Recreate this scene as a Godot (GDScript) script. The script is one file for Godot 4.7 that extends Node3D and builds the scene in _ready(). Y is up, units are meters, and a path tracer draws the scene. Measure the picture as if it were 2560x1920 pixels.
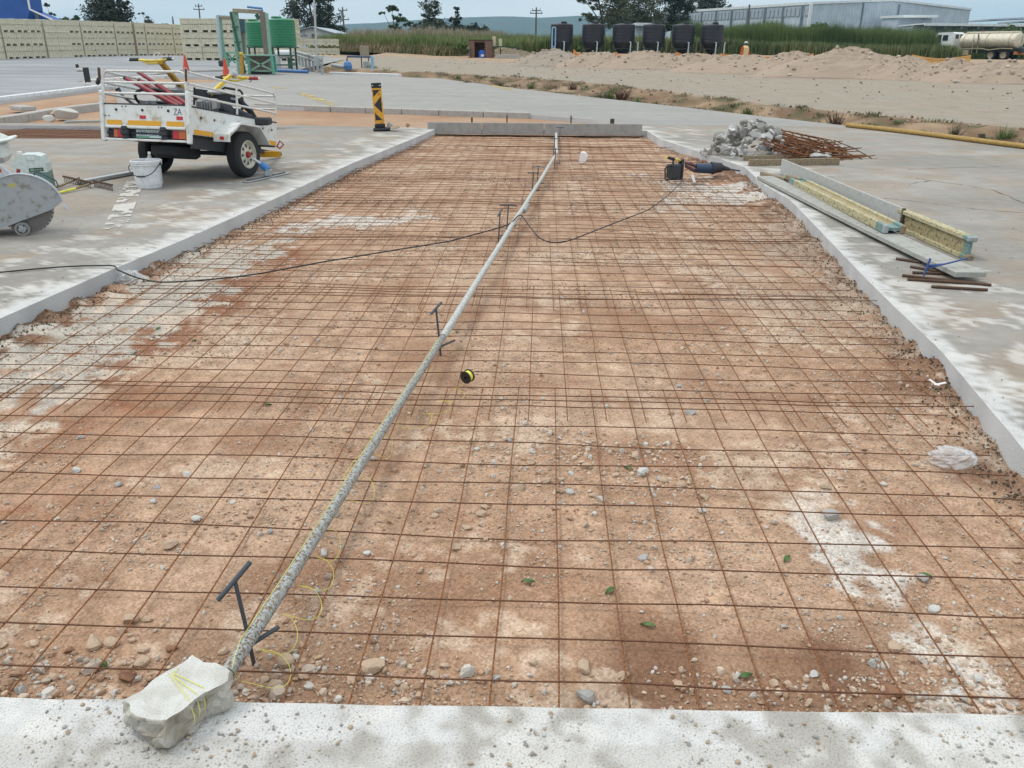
extends Node3D
# A building-site yard: a trench with reinforcing mesh between concrete slabs, a trailer and tools, and a farm yard behind.

const V := Vector3.UP
var used := {}
var M := {}
var T := {}
var N1 := FastNoiseLite.new()
var N2 := FastNoiseLite.new()
var N3 := FastNoiseLite.new()
var rng := RandomNumberGenerator.new()

# ---------- mesh builder: triangles given counter-clockwise seen from outside ----------
class B:
	var v := PackedVector3Array()
	var n := PackedVector3Array()
	var c := PackedColorArray()
	var col := Color(1, 1, 1)
	var tint := false
	func tri(a: Vector3, b: Vector3, d: Vector3):
		var m := (b - a).cross(d - a).normalized()
		v.append(a); v.append(d); v.append(b)
		n.append(m); n.append(m); n.append(m)
		if tint:
			c.append(col); c.append(col); c.append(col)
	func tris(a: Vector3, b: Vector3, d: Vector3, na: Vector3, nb: Vector3, nd: Vector3):
		v.append(a); v.append(d); v.append(b)
		n.append(na); n.append(nd); n.append(nb)
		if tint:
			c.append(col); c.append(col); c.append(col)
	func quad(a: Vector3, b: Vector3, d: Vector3, e: Vector3):
		tri(a, b, d); tri(a, d, e)
	func box(ctr: Vector3, size: Vector3, bs := Basis()) -> B:
		return rbox(ctr, size, 0.0, bs)
	func rbox(ctr: Vector3, size: Vector3, r := 0.006, bs := Basis()) -> B:
		var h := size * 0.5
		r = minf(r, minf(h.x, minf(h.y, h.z)) * 0.8)
		var P := func(x, y, z, k): # k: axis whose face this vertex lies on
			var q := Vector3(x * (h.x - (0.0 if k == 0 else r)), y * (h.y - (0.0 if k == 1 else r)), z * (h.z - (0.0 if k == 2 else r)))
			return ctr + bs * q
		for s in [-1, 1]:
			var a = [P.call(s, -1, -s, 0), P.call(s, 1, -s, 0), P.call(s, 1, s, 0), P.call(s, -1, s, 0)]
			quad(a[0], a[1], a[2], a[3])
			a = [P.call(-1, s, -1, 1), P.call(1, s, -1, 1), P.call(1, s, 1, 1), P.call(-1, s, 1, 1)]
			if s < 0: quad(a[0], a[1], a[2], a[3])
			else: quad(a[3], a[2], a[1], a[0])
			a = [P.call(-1, -1, s, 2), P.call(1, -1, s, 2), P.call(1, 1, s, 2), P.call(-1, 1, s, 2)]
			if s > 0: quad(a[0], a[1], a[2], a[3])
			else: quad(a[3], a[2], a[1], a[0])
		if r > 0.0:
			for s in [-1, 1]:
				for t in [-1, 1]:
					edge(P.call(s, t, -1, 0), P.call(s, t, 1, 0), P.call(s, t, 1, 1), P.call(s, t, -1, 1), ctr)
					edge(P.call(s, -1, t, 0), P.call(s, 1, t, 0), P.call(s, 1, t, 2), P.call(s, -1, t, 2), ctr)
					edge(P.call(-1, s, t, 1), P.call(1, s, t, 1), P.call(1, s, t, 2), P.call(-1, s, t, 2), ctr)
					for u in [-1, 1]:
						edge3(P.call(s, t, u, 0), P.call(s, t, u, 1), P.call(s, t, u, 2), ctr)
		return self
	func edge(a: Vector3, b: Vector3, d: Vector3, e: Vector3, ctr: Vector3):
		if (b - a).cross(d - a).dot((a + d) * 0.5 - ctr) > 0: quad(a, b, d, e)
		else: quad(e, d, b, a)
	func edge3(a: Vector3, b: Vector3, d: Vector3, ctr: Vector3):
		if (b - a).cross(d - a).dot(a - ctr) > 0: tri(a, b, d)
		else: tri(d, b, a)
	func bar(p: Vector3, q: Vector3, w: float, h: float, r := 0.0, up := Vector3.UP) -> B:
		var z := (q - p).normalized()
		if absf(z.dot(up)) > 0.98: up = Vector3(0, 0, 1) if absf(z.z) < 0.9 else Vector3(1, 0, 0)
		var x := up.cross(z).normalized()
		return rbox((p + q) * 0.5, Vector3(w, h, p.distance_to(q)), r, Basis(x, z.cross(x), z))
	func tube(pts: Array, r: float, sides := 8, r2 := -1.0, cap := true) -> B:
		if r2 < 0: r2 = r
		var k := pts.size()
		var dir: Vector3 = (pts[1] - pts[0]).normalized()
		var x := dir.cross(Vector3.UP if absf(dir.y) < 0.9 else Vector3.RIGHT).normalized()
		var last := []
		var lastn := []
		for i in k:
			var a: Vector3 = pts[maxi(i - 1, 0)]
			var b: Vector3 = pts[mini(i + 1, k - 1)]
			dir = (b - a).normalized()
			x = (x - dir * x.dot(dir)).normalized()
			var y := dir.cross(x)
			var ring := []
			var rn := []
			var rr := lerpf(r, r2, float(i) / (k - 1))
			for j in sides:
				var t := TAU * j / sides
				var m := x * cos(t) + y * sin(t)
				rn.append(m); ring.append(pts[i] + m * rr)
			if i > 0:
				for j in sides:
					var l := (j + 1) % sides
					tris(last[j], last[l], ring[l], lastn[j], lastn[l], rn[l])
					tris(last[j], ring[l], ring[j], lastn[j], rn[l], rn[j])
			if cap and (i == 0 or i == k - 1):
				for j in sides:
					var l := (j + 1) % sides
					if i == 0: tri(pts[0], ring[l], ring[j])
					else: tri(pts[i], ring[j], ring[l])
			last = ring; lastn = rn
		return self
	func lathe(pf: Array, segs := 20, xf := Transform3D()) -> B:
		for i in pf.size() - 1:
			var a: Vector2 = pf[i]
			var b: Vector2 = pf[i + 1]
			var dd := b - a
			if dd.length() < 1e-6: continue
			var m2 := Vector2(dd.y, -dd.x).normalized()
			for j in segs:
				var t := TAU * j / segs
				var u := TAU * (j + 1) / segs
				var d1 := Vector3(cos(t), 0, -sin(t))
				var d2 := Vector3(cos(u), 0, -sin(u))
				var n1 := (xf.basis * (d1 * m2.x + Vector3(0, m2.y, 0))).normalized()
				var n2 := (xf.basis * (d2 * m2.x + Vector3(0, m2.y, 0))).normalized()
				var p1 := xf * (d1 * a.x + Vector3(0, a.y, 0))
				var p2 := xf * (d2 * a.x + Vector3(0, a.y, 0))
				var p3 := xf * (d2 * b.x + Vector3(0, b.y, 0))
				var p4 := xf * (d1 * b.x + Vector3(0, b.y, 0))
				if a.x > 1e-5: tris(p1, p2, p3, n1, n2, n2)
				if b.x > 1e-5: tris(p1, p3, p4, n1, n2, n1)
		return self
	func prism(poly: PackedVector2Array, depth: float, xf := Transform3D()) -> B:
		if Geometry2D.is_polygon_clockwise(poly): poly.reverse()
		var ix := Geometry2D.triangulate_polygon(poly)
		var h := depth * 0.5
		for i in range(0, ix.size(), 3):
			var a := poly[ix[i]]
			var b := poly[ix[i + 1]]
			var d := poly[ix[i + 2]]
			if (b - a).cross(d - a) < 0:
				var s := b
				b = d; d = s
			tri(xf * Vector3(a.x, a.y, h), xf * Vector3(b.x, b.y, h), xf * Vector3(d.x, d.y, h))
			tri(xf * Vector3(a.x, a.y, -h), xf * Vector3(d.x, d.y, -h), xf * Vector3(b.x, b.y, -h))
		for i in poly.size():
			var a := poly[i]
			var b := poly[(i + 1) % poly.size()]
			quad(xf * Vector3(a.x, a.y, -h), xf * Vector3(b.x, b.y, -h), xf * Vector3(b.x, b.y, h), xf * Vector3(a.x, a.y, h))
		return self
	func rock(ctr: Vector3, size: Vector3, sd: int, g := 3, cuts := 9, bs := Basis()) -> B:
		var r := RandomNumberGenerator.new()
		r.seed = sd
		var pl := []
		for i in cuts:
			var d := Vector3(r.randfn(), r.randfn(), r.randfn()).normalized()
			pl.append([d, r.randf_range(0.42, 0.78) if cuts < 10 else r.randf_range(0.32, 0.62)])
		var put := func(d: Vector3):
			var p := d.normalized()
			for q in pl:
				var e: float = p.dot(q[0]) - q[1]
				if e > 0: p -= q[0] * e
			return ctr + bs * (p * size * 0.62)
		for f in 6:
			var ax := f / 2
			var s := -1.0 if f % 2 else 1.0
			for i in g:
				for j in g:
					var q := []
					for k in [[0, 0], [1, 0], [1, 1], [0, 1]]:
						var a: float = tan((2.0 * (i + k[0]) / g - 1.0) * 0.7) / tan(0.7)
						var b: float = tan((2.0 * (j + k[1]) / g - 1.0) * 0.7) / tan(0.7)
						var d := Vector3.ZERO
						d[ax] = s; d[(ax + 1) % 3] = a * s; d[(ax + 2) % 3] = b
						q.append(put.call(d))
					quad(q[0], q[1], q[2], q[3])
		return self
	func mesh() -> ArrayMesh:
		var a := []
		a.resize(Mesh.ARRAY_MAX)
		a[Mesh.ARRAY_VERTEX] = v
		a[Mesh.ARRAY_NORMAL] = n
		if tint: a[Mesh.ARRAY_COLOR] = c
		var m := ArrayMesh.new()
		m.add_surface_from_arrays(Mesh.PRIMITIVE_TRIANGLES, a)
		return m

# ---------- naming and tagging ----------
func numbered(s: String) -> String:
	used[s] = used.get(s, -1) + 1
	return s if used[s] == 0 else "%s_%03d" % [s, used[s]]
func tag(o: Node3D, label: String, cat: String, group := "") -> Node3D:
	o.set_meta("label", label); o.set_meta("category", cat)
	if group: o.set_meta("group", group)
	return o
func thing(called: String, label: String, cat: String, at := Vector3.ZERO, turn := 0.0, group := "") -> Node3D:
	var o := Node3D.new()
	o.name = numbered(called); add_child(o)
	o.position = at; o.rotation.y = turn
	return tag(o, label, cat, group)
func part(called: String, b, m: Material, parent: Node3D, at := Vector3.ZERO) -> MeshInstance3D:
	var o := MeshInstance3D.new()
	o.mesh = b.mesh() if b is B else b
	o.material_override = m
	o.position = at
	o.name = called
	parent.add_child(o, true)
	return o
func single(called: String, b, m: Material, label: String, cat: String, group := "", at := Vector3.ZERO) -> MeshInstance3D:
	var o := MeshInstance3D.new()
	o.mesh = b.mesh() if b is B else b
	o.material_override = m
	o.position = at
	o.name = numbered(called); add_child(o)
	tag(o, label, cat, group)
	return o
func struct(called: String, b, m: Material, kind := "structure") -> MeshInstance3D:
	var o := MeshInstance3D.new()
	o.mesh = b.mesh() if b is B else b
	o.material_override = m
	o.name = numbered(called); add_child(o)
	o.set_meta("kind", kind)
	return o
func dup(o: Node3D, at: Vector3, turn := 0.0, label := "", group := "") -> Node3D:
	var c := o.duplicate()
	c.name = numbered(String(o.name).rstrip("0123456789").rstrip("_")); add_child(c)
	c.position = at; c.rotation.y = turn
	if label: c.set_meta("label", label)
	if group: c.set_meta("group", group)
	return c

# ---------- textures and materials ----------
func noise(sd: int, f: float, typ := FastNoiseLite.TYPE_SIMPLEX_SMOOTH, oct := 4) -> FastNoiseLite:
	var q := FastNoiseLite.new()
	q.seed = sd; q.frequency = f; q.noise_type = typ; q.fractal_octaves = oct
	return q
func tex(called: String, size: int, q: FastNoiseLite, ramp: Array) -> ImageTexture:
	# ramp: [[value, Color], ...]; the noise picks the colour
	var im := q.get_seamless_image(size, size, false, false, 0.12)
	im.convert(Image.FORMAT_L8)
	var g := Gradient.new()
	g.offsets = PackedFloat32Array(ramp.map(func(e): return e[0]))
	g.colors = PackedColorArray(ramp.map(func(e): return e[1]))
	var lut := PackedByteArray()
	for i in 256:
		var k := g.sample(i / 255.0)
		lut.append(int(k.r * 255)); lut.append(int(k.g * 255)); lut.append(int(k.b * 255))
	var src := im.get_data()
	var out := PackedByteArray()
	out.resize(src.size() * 3)
	for i in src.size():
		var s := src[i] * 3
		out[i * 3] = lut[s]; out[i * 3 + 1] = lut[s + 1]; out[i * 3 + 2] = lut[s + 2]
	var t := ImageTexture.create_from_image(Image.create_from_data(size, size, false, Image.FORMAT_RGB8, out))
	T[called] = t
	return t
func nmap(called: String, size: int, q: FastNoiseLite, k: float) -> void:
	var im := q.get_seamless_image(size, size, false, false, 0.12)
	im.convert(Image.FORMAT_RGBA8)
	im.bump_map_to_normal_map(k)
	T[called] = ImageTexture.create_from_image(im)
func g(x: float) -> Color: return Color(x, x, x)
func mat(called: String, r: float, gg: float, b: float, rough := 0.8, metal := 0.0, tx := "", size := 1.0, nm := "", nk := 1.0, world := false) -> StandardMaterial3D:
	var m := StandardMaterial3D.new()
	m.albedo_color = Color(r, gg, b).linear_to_srgb()
	m.roughness = rough; m.metallic = metal
	if tx or nm:
		m.uv1_triplanar = true
		m.uv1_world_triplanar = world
		m.uv1_scale = Vector3.ONE / size
	if tx: m.albedo_texture = T[tx]
	if nm:
		m.normal_enabled = true
		m.normal_texture = T[nm]; m.normal_scale = nk
	M[called] = m
	return m

# ---------- the lie of the land ----------
func R(x: float, d: float) -> float:
	var t := d - 17.0
	var r := 0.035 * (sqrt(t * t + 36.0) + t) * 0.5 - 0.0179
	var cap := lerpf(2.3, 1.6, clampf((x - 5.0) / 25.0, 0, 1)) - 0.72 * clampf((-20.0 - x) / 6.0, 0, 1)
	return -0.25 * log(exp(-r / 0.25) + exp(-cap / 0.25))
func Y(x: float, z: float) -> float: return R(x, -z)
func line(pts: Array, x: float) -> float:
	if x <= pts[0][0]: return pts[0][1]
	for i in pts.size() - 1:
		if x < pts[i + 1][0]: return lerpf(pts[i][1], pts[i + 1][1], (x - pts[i][0]) / (pts[i + 1][0] - pts[i][0]))
	return pts[-1][1]
func seg_dist(p: Vector2, poly: PackedVector2Array, from := 0, to := -1) -> float:
	var best := 1e9
	if to < 0: to = poly.size()
	for i in range(from, to):
		best = minf(best, p.distance_squared_to(Geometry2D.get_closest_point_to_segment(p, poly[i], poly[(i + 1) % poly.size()])))
	return sqrt(best)

# ---------- ground ----------
var near_edge := [[-60.0, -90.0], [-13.4, -84.0], [-13.0, -58.0], [-12.2, -43.5], [-9.0, -40.0], [-4.45, -37.2], [-0.85, -31.5], [1.83, -27.7], [3.94, -24.8], [5.62, -22.3], [6.87, -20.46], [9.03, -16.12], [14.0, -9.0], [22.0, 3.0]]
var far_edge := [[-60.0, -91.0], [-13.4, -85.0], [-13.0, -59.5], [-11.8, -46.0], [-9.0, -43.5], [-4.76, -40.6], [-1.02, -37.9], [2.25, -34.0], [4.68, -29.6], [6.34, -25.9], [7.91, -23.05], [10.7, -19.3], [16.0, -12.0], [24.0, 0.0], [60.0, 30.0]]
var road_far := [[-60.0, -64.0], [-20.0, -66.0], [-10.0, -60.0], [-4.0, -54.0], [-0.9, -50.5], [5.0, -47.0], [10.0, -42.5], [15.0, -39.0], [20.0, -38.2], [40.0, -36.0], [60.0, -30.0]]
var grass_edge := [[-60.0, -92.0], [-18.7, -78.0], [-11.7, -70.0], [-7.5, -64.0], [-4.0, -63.5], [0.0, -75.0], [12.0, -77.0], [20.0, -79.0], [60.0, -82.0]]
var yard := PackedVector2Array()
var trench := PackedVector2Array()
var island := PackedVector2Array()
var patch := PackedVector2Array()
var strip := PackedVector2Array()

func jag(pts: Array, step: float, k: float) -> PackedVector2Array:
	# subdivides an outline and roughens it like broken or hand-formed concrete
	var out := PackedVector2Array()
	for i in pts.size():
		var a: Vector2 = pts[i]
		var b: Vector2 = pts[(i + 1) % pts.size()]
		var c := maxi(1, int(a.distance_to(b) / step))
		for j in c:
			var p := a.lerp(b, float(j) / c)
			out.append(p + Vector2(N2.get_noise_2d(p.x * 9, p.y * 9), N2.get_noise_2d(p.y * 9 + 71, p.x * 9)) * k)
	return out

func dirt_colour(x: float, z: float) -> Color:
	# the red soil in the trench, with its damp, dusty and gravelly patches
	var a := N1.get_noise_2d(x * 1.6, z * 1.6)
	var b := N2.get_noise_2d(x * 3.0 + 40, z * 3.0)
	var e := N3.get_noise_2d(x * 9.0, z * 9.0)
	var h := N3.get_noise_2d(x * 24.0 + 5, z * 24.0)
	var gr := e * 0.5 + h * 0.5
	var c := Color(0.480, 0.312, 0.208).lerp(Color(0.580, 0.410, 0.295), clampf(0.5 + (a + gr * 0.6) * 1.5, 0, 1))
	c = c.lerp(Color(0.350, 0.195, 0.118), clampf((b + gr * 0.55 - 0.16) * 2.6, 0, 0.7))
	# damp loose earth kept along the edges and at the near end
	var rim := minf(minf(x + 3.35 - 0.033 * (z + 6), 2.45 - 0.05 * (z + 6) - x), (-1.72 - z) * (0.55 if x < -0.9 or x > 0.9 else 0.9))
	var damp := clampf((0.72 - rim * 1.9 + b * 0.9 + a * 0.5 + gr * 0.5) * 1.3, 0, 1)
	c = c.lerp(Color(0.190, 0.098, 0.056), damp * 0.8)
	# a broad reddish damp band inside the left edge
	var band := exp(-pow((x + 2.35 + 0.25 * a - 0.03 * z) / 0.42, 2)) * clampf(1.25 - absf(z + 6.0) / 4.0, 0, 1)
	c = c.lerp(Color(0.330, 0.142, 0.070), clampf((band * (0.85 + b) + gr * 0.5 - 0.2) * 1.6, 0, 0.85))
	# cement slurry spilt on the left and in the streak on the right
	var s1 := 1.0 - absf(x + 2.86 + 0.04 * (z + 6.5)) / 0.42
	s1 = minf(s1, 1.0 - absf(z + 5.9) / 2.6) + (b + e) * 0.55
	var s2 := minf(1.0 - absf(x - 1.26 - 0.085 * (z + 2.4)) / 0.13, 1.0 - absf(z + 2.42) / 0.62) + (e + b) * 0.75
	var s3 := minf(1.0 - absf(x + 2.2) / 0.9, 1.0 - absf(z + 9.3) / 0.7) + b * 1.2 - 0.25
	var s4 := minf(1.0 - absf(x - 2.4) / 0.7, 1.0 - absf(z + 11.6) / 1.2) + b * 1.3
	c = c.lerp(Color(0.56, 0.54, 0.49), clampf((s1 + gr * 0.5) * 4.0, 0, 0.93))
	c = c.lerp(Color(0.72, 0.71, 0.68), clampf((maxf(maxf(s2, s3 - 0.1), s4 - 0.1) + gr * 0.9 - 0.05) * 2.6, 0, 0.85))
	# pale grit
	var gx := clampf((x - 1.0) * 0.7, 0, 1) * clampf((-3.0 - z) * 0.5, 0, 1) * clampf((11.0 + z) * 0.4, 0, 1)
	c = c.lerp(Color(0.50, 0.425, 0.345), clampf((gx * 0.75 + a + gr * 1.4 - 0.3) * 1.5, 0, 1.0 if gx > 0.05 else 0.0) * 0.65)
	c = c.lerp(Color(0.64, 0.52, 0.41), clampf((N3.get_noise_2d(x * 2.2 + 9, z * 2.2) + gr * 0.9 - 0.38) * 3.5, 0, 0.6))
	var f := 1.0 + e * 0.16 + h * 0.2
	return Color(c.r * f, c.g * f, c.b * f)

func dirt_y(x: float, z: float) -> float:
	var y := -0.142 + N1.get_noise_2d(x * 3, z * 3) * 0.012 + N2.get_noise_2d(x * 14, z * 14) * 0.006 + N3.get_noise_2d(x * 34, z * 34) * 0.0045
	var rim := minf(minf(x + 3.3 - 0.033 * (z + 6), 2.42 - 0.05 * (z + 6) - x), 9.0)
	if rim < 0.3: y += clampf(0.3 - rim, 0, 0.3) * 0.16 * (0.6 + N2.get_noise_2d(x * 8, z * 8) * 1.6)
	return y

func build_trench_soil():
	var xs := []
	var x := -4.6
	while x < 3.9:
		xs.append(x); x += 0.018
	var zs := []
	var z := -1.2
	while z > -19.4:
		zs.append(z); z -= 0.0042 * -z + 0.004
	var v := PackedVector3Array()
	var c := PackedColorArray()
	for a in zs:
		for b in xs:
			v.append(Vector3(b, Y(b, a) + dirt_y(b, a), a))
			c.append(dirt_colour(b, a))
	commit_grid("trench_soil", v, c, xs.size(), zs.size(), M.soil)

func commit_grid(called: String, v: PackedVector3Array, c: PackedColorArray, w: int, h: int, m: Material, kind := "structure"):
	var n := PackedVector3Array()
	n.resize(v.size())
	var ix := PackedInt32Array()
	for j in h:
		for i in w:
			var l := v[j * w + maxi(i - 1, 0)]
			var r := v[j * w + mini(i + 1, w - 1)]
			var u := v[mini(j + 1, h - 1) * w + i]
			var d := v[maxi(j - 1, 0) * w + i]
			var k := (r - l).cross(u - d).normalized()
			n[j * w + i] = k if k.y > 0 else -k
			if i < w - 1 and j < h - 1:
				var o := j * w + i
				ix.append_array([o, o + w, o + 1, o + 1, o + w, o + w + 1])
	var a := []
	a.resize(Mesh.ARRAY_MAX)
	a[Mesh.ARRAY_VERTEX] = v; a[Mesh.ARRAY_NORMAL] = n; a[Mesh.ARRAY_INDEX] = ix
	if c.size(): a[Mesh.ARRAY_COLOR] = c
	var t := ArrayMesh.new()
	t.add_surface_from_arrays(Mesh.PRIMITIVE_TRIANGLES, a)
	struct(called, t, m, kind)

func land(x: float, z: float) -> float:
	# bare ground outside the concrete yard: ditch, dirt road, shoulders, field
	var y := Y(x, z)
	var zn := line(near_edge, x)
	var zf := line(far_edge, x)
	if z > zn + 0.35: return y - 0.32
	var t := (zn - z) / maxf(zn - zf, 0.5)
	if t < 1.0:
		var k := -0.07 - 0.17 * sin(clampf(t, 0, 1) * PI * 0.75 + 0.25)
		if t > 0.62: k = lerpf(k, 0.03, smoothstep(0.62, 0.97, t))
		return y + k + N2.get_noise_2d(x * 3, z * 3) * 0.07 + N3.get_noise_2d(x * 4, z * 4) * 0.06 + N3.get_noise_2d(x * 13, z * 13) * 0.03
	return y + 0.03 + N1.get_noise_2d(x * 0.8, z * 0.8) * 0.03 + N2.get_noise_2d(x * 5, z * 5) * 0.012

func land_colour(x: float, z: float) -> Color:
	var wob := N2.get_noise_2d(x * 1.2, z * 1.2)
	var a := N1.get_noise_2d(x * 0.7, z * 2.2)
	var e := N3.get_noise_2d(x * 6, z * 6)
	var zn := line(near_edge, x)
	var zf := line(far_edge, x)
	var t := (zn - z) / maxf(zn - zf, 0.5) + wob * 0.12
	var c: Color
	var road := Color(0.365, 0.315, 0.25).lerp(Color(0.42, 0.33, 0.235), clampf(0.4 + a * 1.6, 0, 1))
	road = road.lerp(Color(0.35, 0.325, 0.285), clampf(a * 2.0 + 0.2, 0, 0.7))
	var soil := Color(0.20, 0.125, 0.072).lerp(Color(0.36, 0.255, 0.165), clampf(0.45 + (wob + e * 0.7) * 1.6, 0, 1))
	if t < 1.0:
		c = soil
		if t < 0.5: c = c.lerp(Color(0.47, 0.375, 0.275), clampf(0.15 + (a + e * 0.5) * 2.6, 0, 0.8))
		c = c.lerp(Color(0.075, 0.085, 0.032), clampf((N1.get_noise_2d(x * 2.5 + 30, z * 2.5) + e * 0.4 - 0.08) * 3.5, 0, 0.8))
	else:
		c = soil.lerp(road, smoothstep(1.0, 1.06, t))
	var q := (line(road_far, x) - z) * 0.7 + wob * 2.0
	if q > 0: c = c.lerp(Color(0.43, 0.295, 0.185).lerp(Color(0.47, 0.36, 0.25), clampf(0.5 + a * 1.5, 0, 1)), clampf(q, 0, 1))
	var w := (line(grass_edge, x) - z) * 0.6 + wob * 2.0 + e
	if w > 0: c = c.lerp(Color(0.070, 0.085, 0.030).lerp(Color(0.10, 0.11, 0.045), clampf(0.5 + a, 0, 1)), clampf(w, 0, 1))
	var f := 1.0 + e * 0.14 + N3.get_noise_2d(x * 21, z * 21) * 0.12
	return Color(c.r * f, c.g * f, c.b * f)

func build_land():
	var xs := [-1500.0, -500.0, -150.0, -90.0]
	var x := -62.0
	while x < 62.0:
		xs.append(x); x += 0.22 if x > -13 and x < 26 else 0.9
	xs.append_array([90.0, 150.0, 500.0, 1500.0])
	var zs := [60.0, 20.0, 6.0]
	var z := 2.0
	while z > -92:
		zs.append(z); z -= 0.26 if z > -52 and z < -9 else 0.7
	zs.append_array([-110.0, -150.0, -250.0, -500.0, -1000.0, -2000.0])
	var v := PackedVector3Array()
	var c := PackedColorArray()
	for a in zs:
		for b in xs:
			var far := clampf((-a - 100.0) / 100.0, 0, 1)
			v.append(Vector3(b, lerpf(land(b, a), 1.2, far) if a < 3 else -0.35, a))
			c.append(land_colour(b, a))
	commit_grid("ground", v, c, xs.size(), zs.size(), M.land)

func slab_colour(x: float, z: float) -> Color:
	var p := Vector2(x, z)
	var d := -z
	var a := N1.get_noise_2d(x * 0.9, z * 0.9)
	var b := N2.get_noise_2d(x * 2.6, z * 2.6)
	var e := N3.get_noise_2d(x * 8, z * 8)
	var h := N3.get_noise_2d(x * 26, z * 26)
	var c := Color(0.285, 0.268, 0.243).lerp(Color(0.36, 0.342, 0.312), clampf(0.5 + a + e * 0.4, 0, 1))
	if x < -14 - (d - 25) * 0.05: c = Color(0.245, 0.26, 0.28).lerp(Color(0.33, 0.345, 0.36), clampf(0.5 + N1.get_noise_2d(x * 0.25, z * 1.3) * 1.5, 0, 1))
	elif d > 20: c = c.lerp(Color(0.33, 0.325, 0.31), 0.7).lerp(Color(0.285, 0.285, 0.28), clampf(N1.get_noise_2d(x * 0.4 + 7, z * 2.0) * 1.6, 0, 0.6))
	if d < 20:
		# ochre earth trodden onto the slabs
		c = c.lerp(Color(0.31, 0.238, 0.172), clampf(b * 1.4 + a * 0.7 + e * 0.5 + h * 0.3 + (0.28 if x > 0 and z > -8 else 0.14) - (0.25 if z > -1.7 else 0.0), 0, 0.65))
		c = c.lerp(Color(0.235, 0.225, 0.205), clampf(N1.get_noise_2d(x * 0.5 + 90, z * 1.4) * 1.5 + e * 0.3 + (0.25 if x > 4.3 else -0.15), 0, 0.6) * (0.0 if z > -1.7 else 1.0))
		# cement dust and slurry left beside the cut edges
		var k := edge_dist(p) if x > -5.5 and x < 4.6 else 9.0
		var w := (0.30 if x < 0 else 0.17)
		var dust := clampf(1.15 - k / w + b * 0.8 + e * 0.7 + h * 0.5, 0, 1)
		if z > -1.7 and x > -3: dust = clampf(0.50 + b * 1.2 + e * 0.9 + a * 0.5 + h * 0.7, 0, 1); c = c.lerp(Color(0.44, 0.42, 0.385), 0.75)
		c = c.lerp(Color(0.60, 0.605, 0.60), clampf(dust * 1.5 + h * 0.5 - 0.15, 0, 1) * (0.85 if k < 0.12 else 0.55))
		if k < 1.1: c = c.lerp(Color(0.60, 0.59, 0.56), clampf((N3.get_noise_2d(x * 5 + 3, z * 5) + h * 0.5 - 0.2) * 4.0, 0, 0.6))
	var f := 1.0 + e * 0.08 + h * 0.12
	return Color(c.r * f, c.g * f, c.b * f)

func edge_dist(p: Vector2) -> float:
	var best := 1e9
	for i in trench_line.size() - 1:
		best = minf(best, p.distance_squared_to(Geometry2D.get_closest_point_to_segment(p, trench_line[i], trench_line[i + 1])))
	return sqrt(best)
var trench_line := [Vector2(-2.3, -18.6), Vector2(-2.97, -13.0), Vector2(-3.29, -7.53), Vector2(-3.5, -4.9), Vector2(-3.6, -1.6), Vector2(2.13, -1.72), Vector2(2.16, -3.3), Vector2(2.38, -4.56), Vector2(2.55, -6.27), Vector2(3.0, -10.0), Vector2(3.0, -11.2), Vector2(3.14, -13.0), Vector2(2.36, -17.07), Vector2(2.3, -18.6)]

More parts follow.
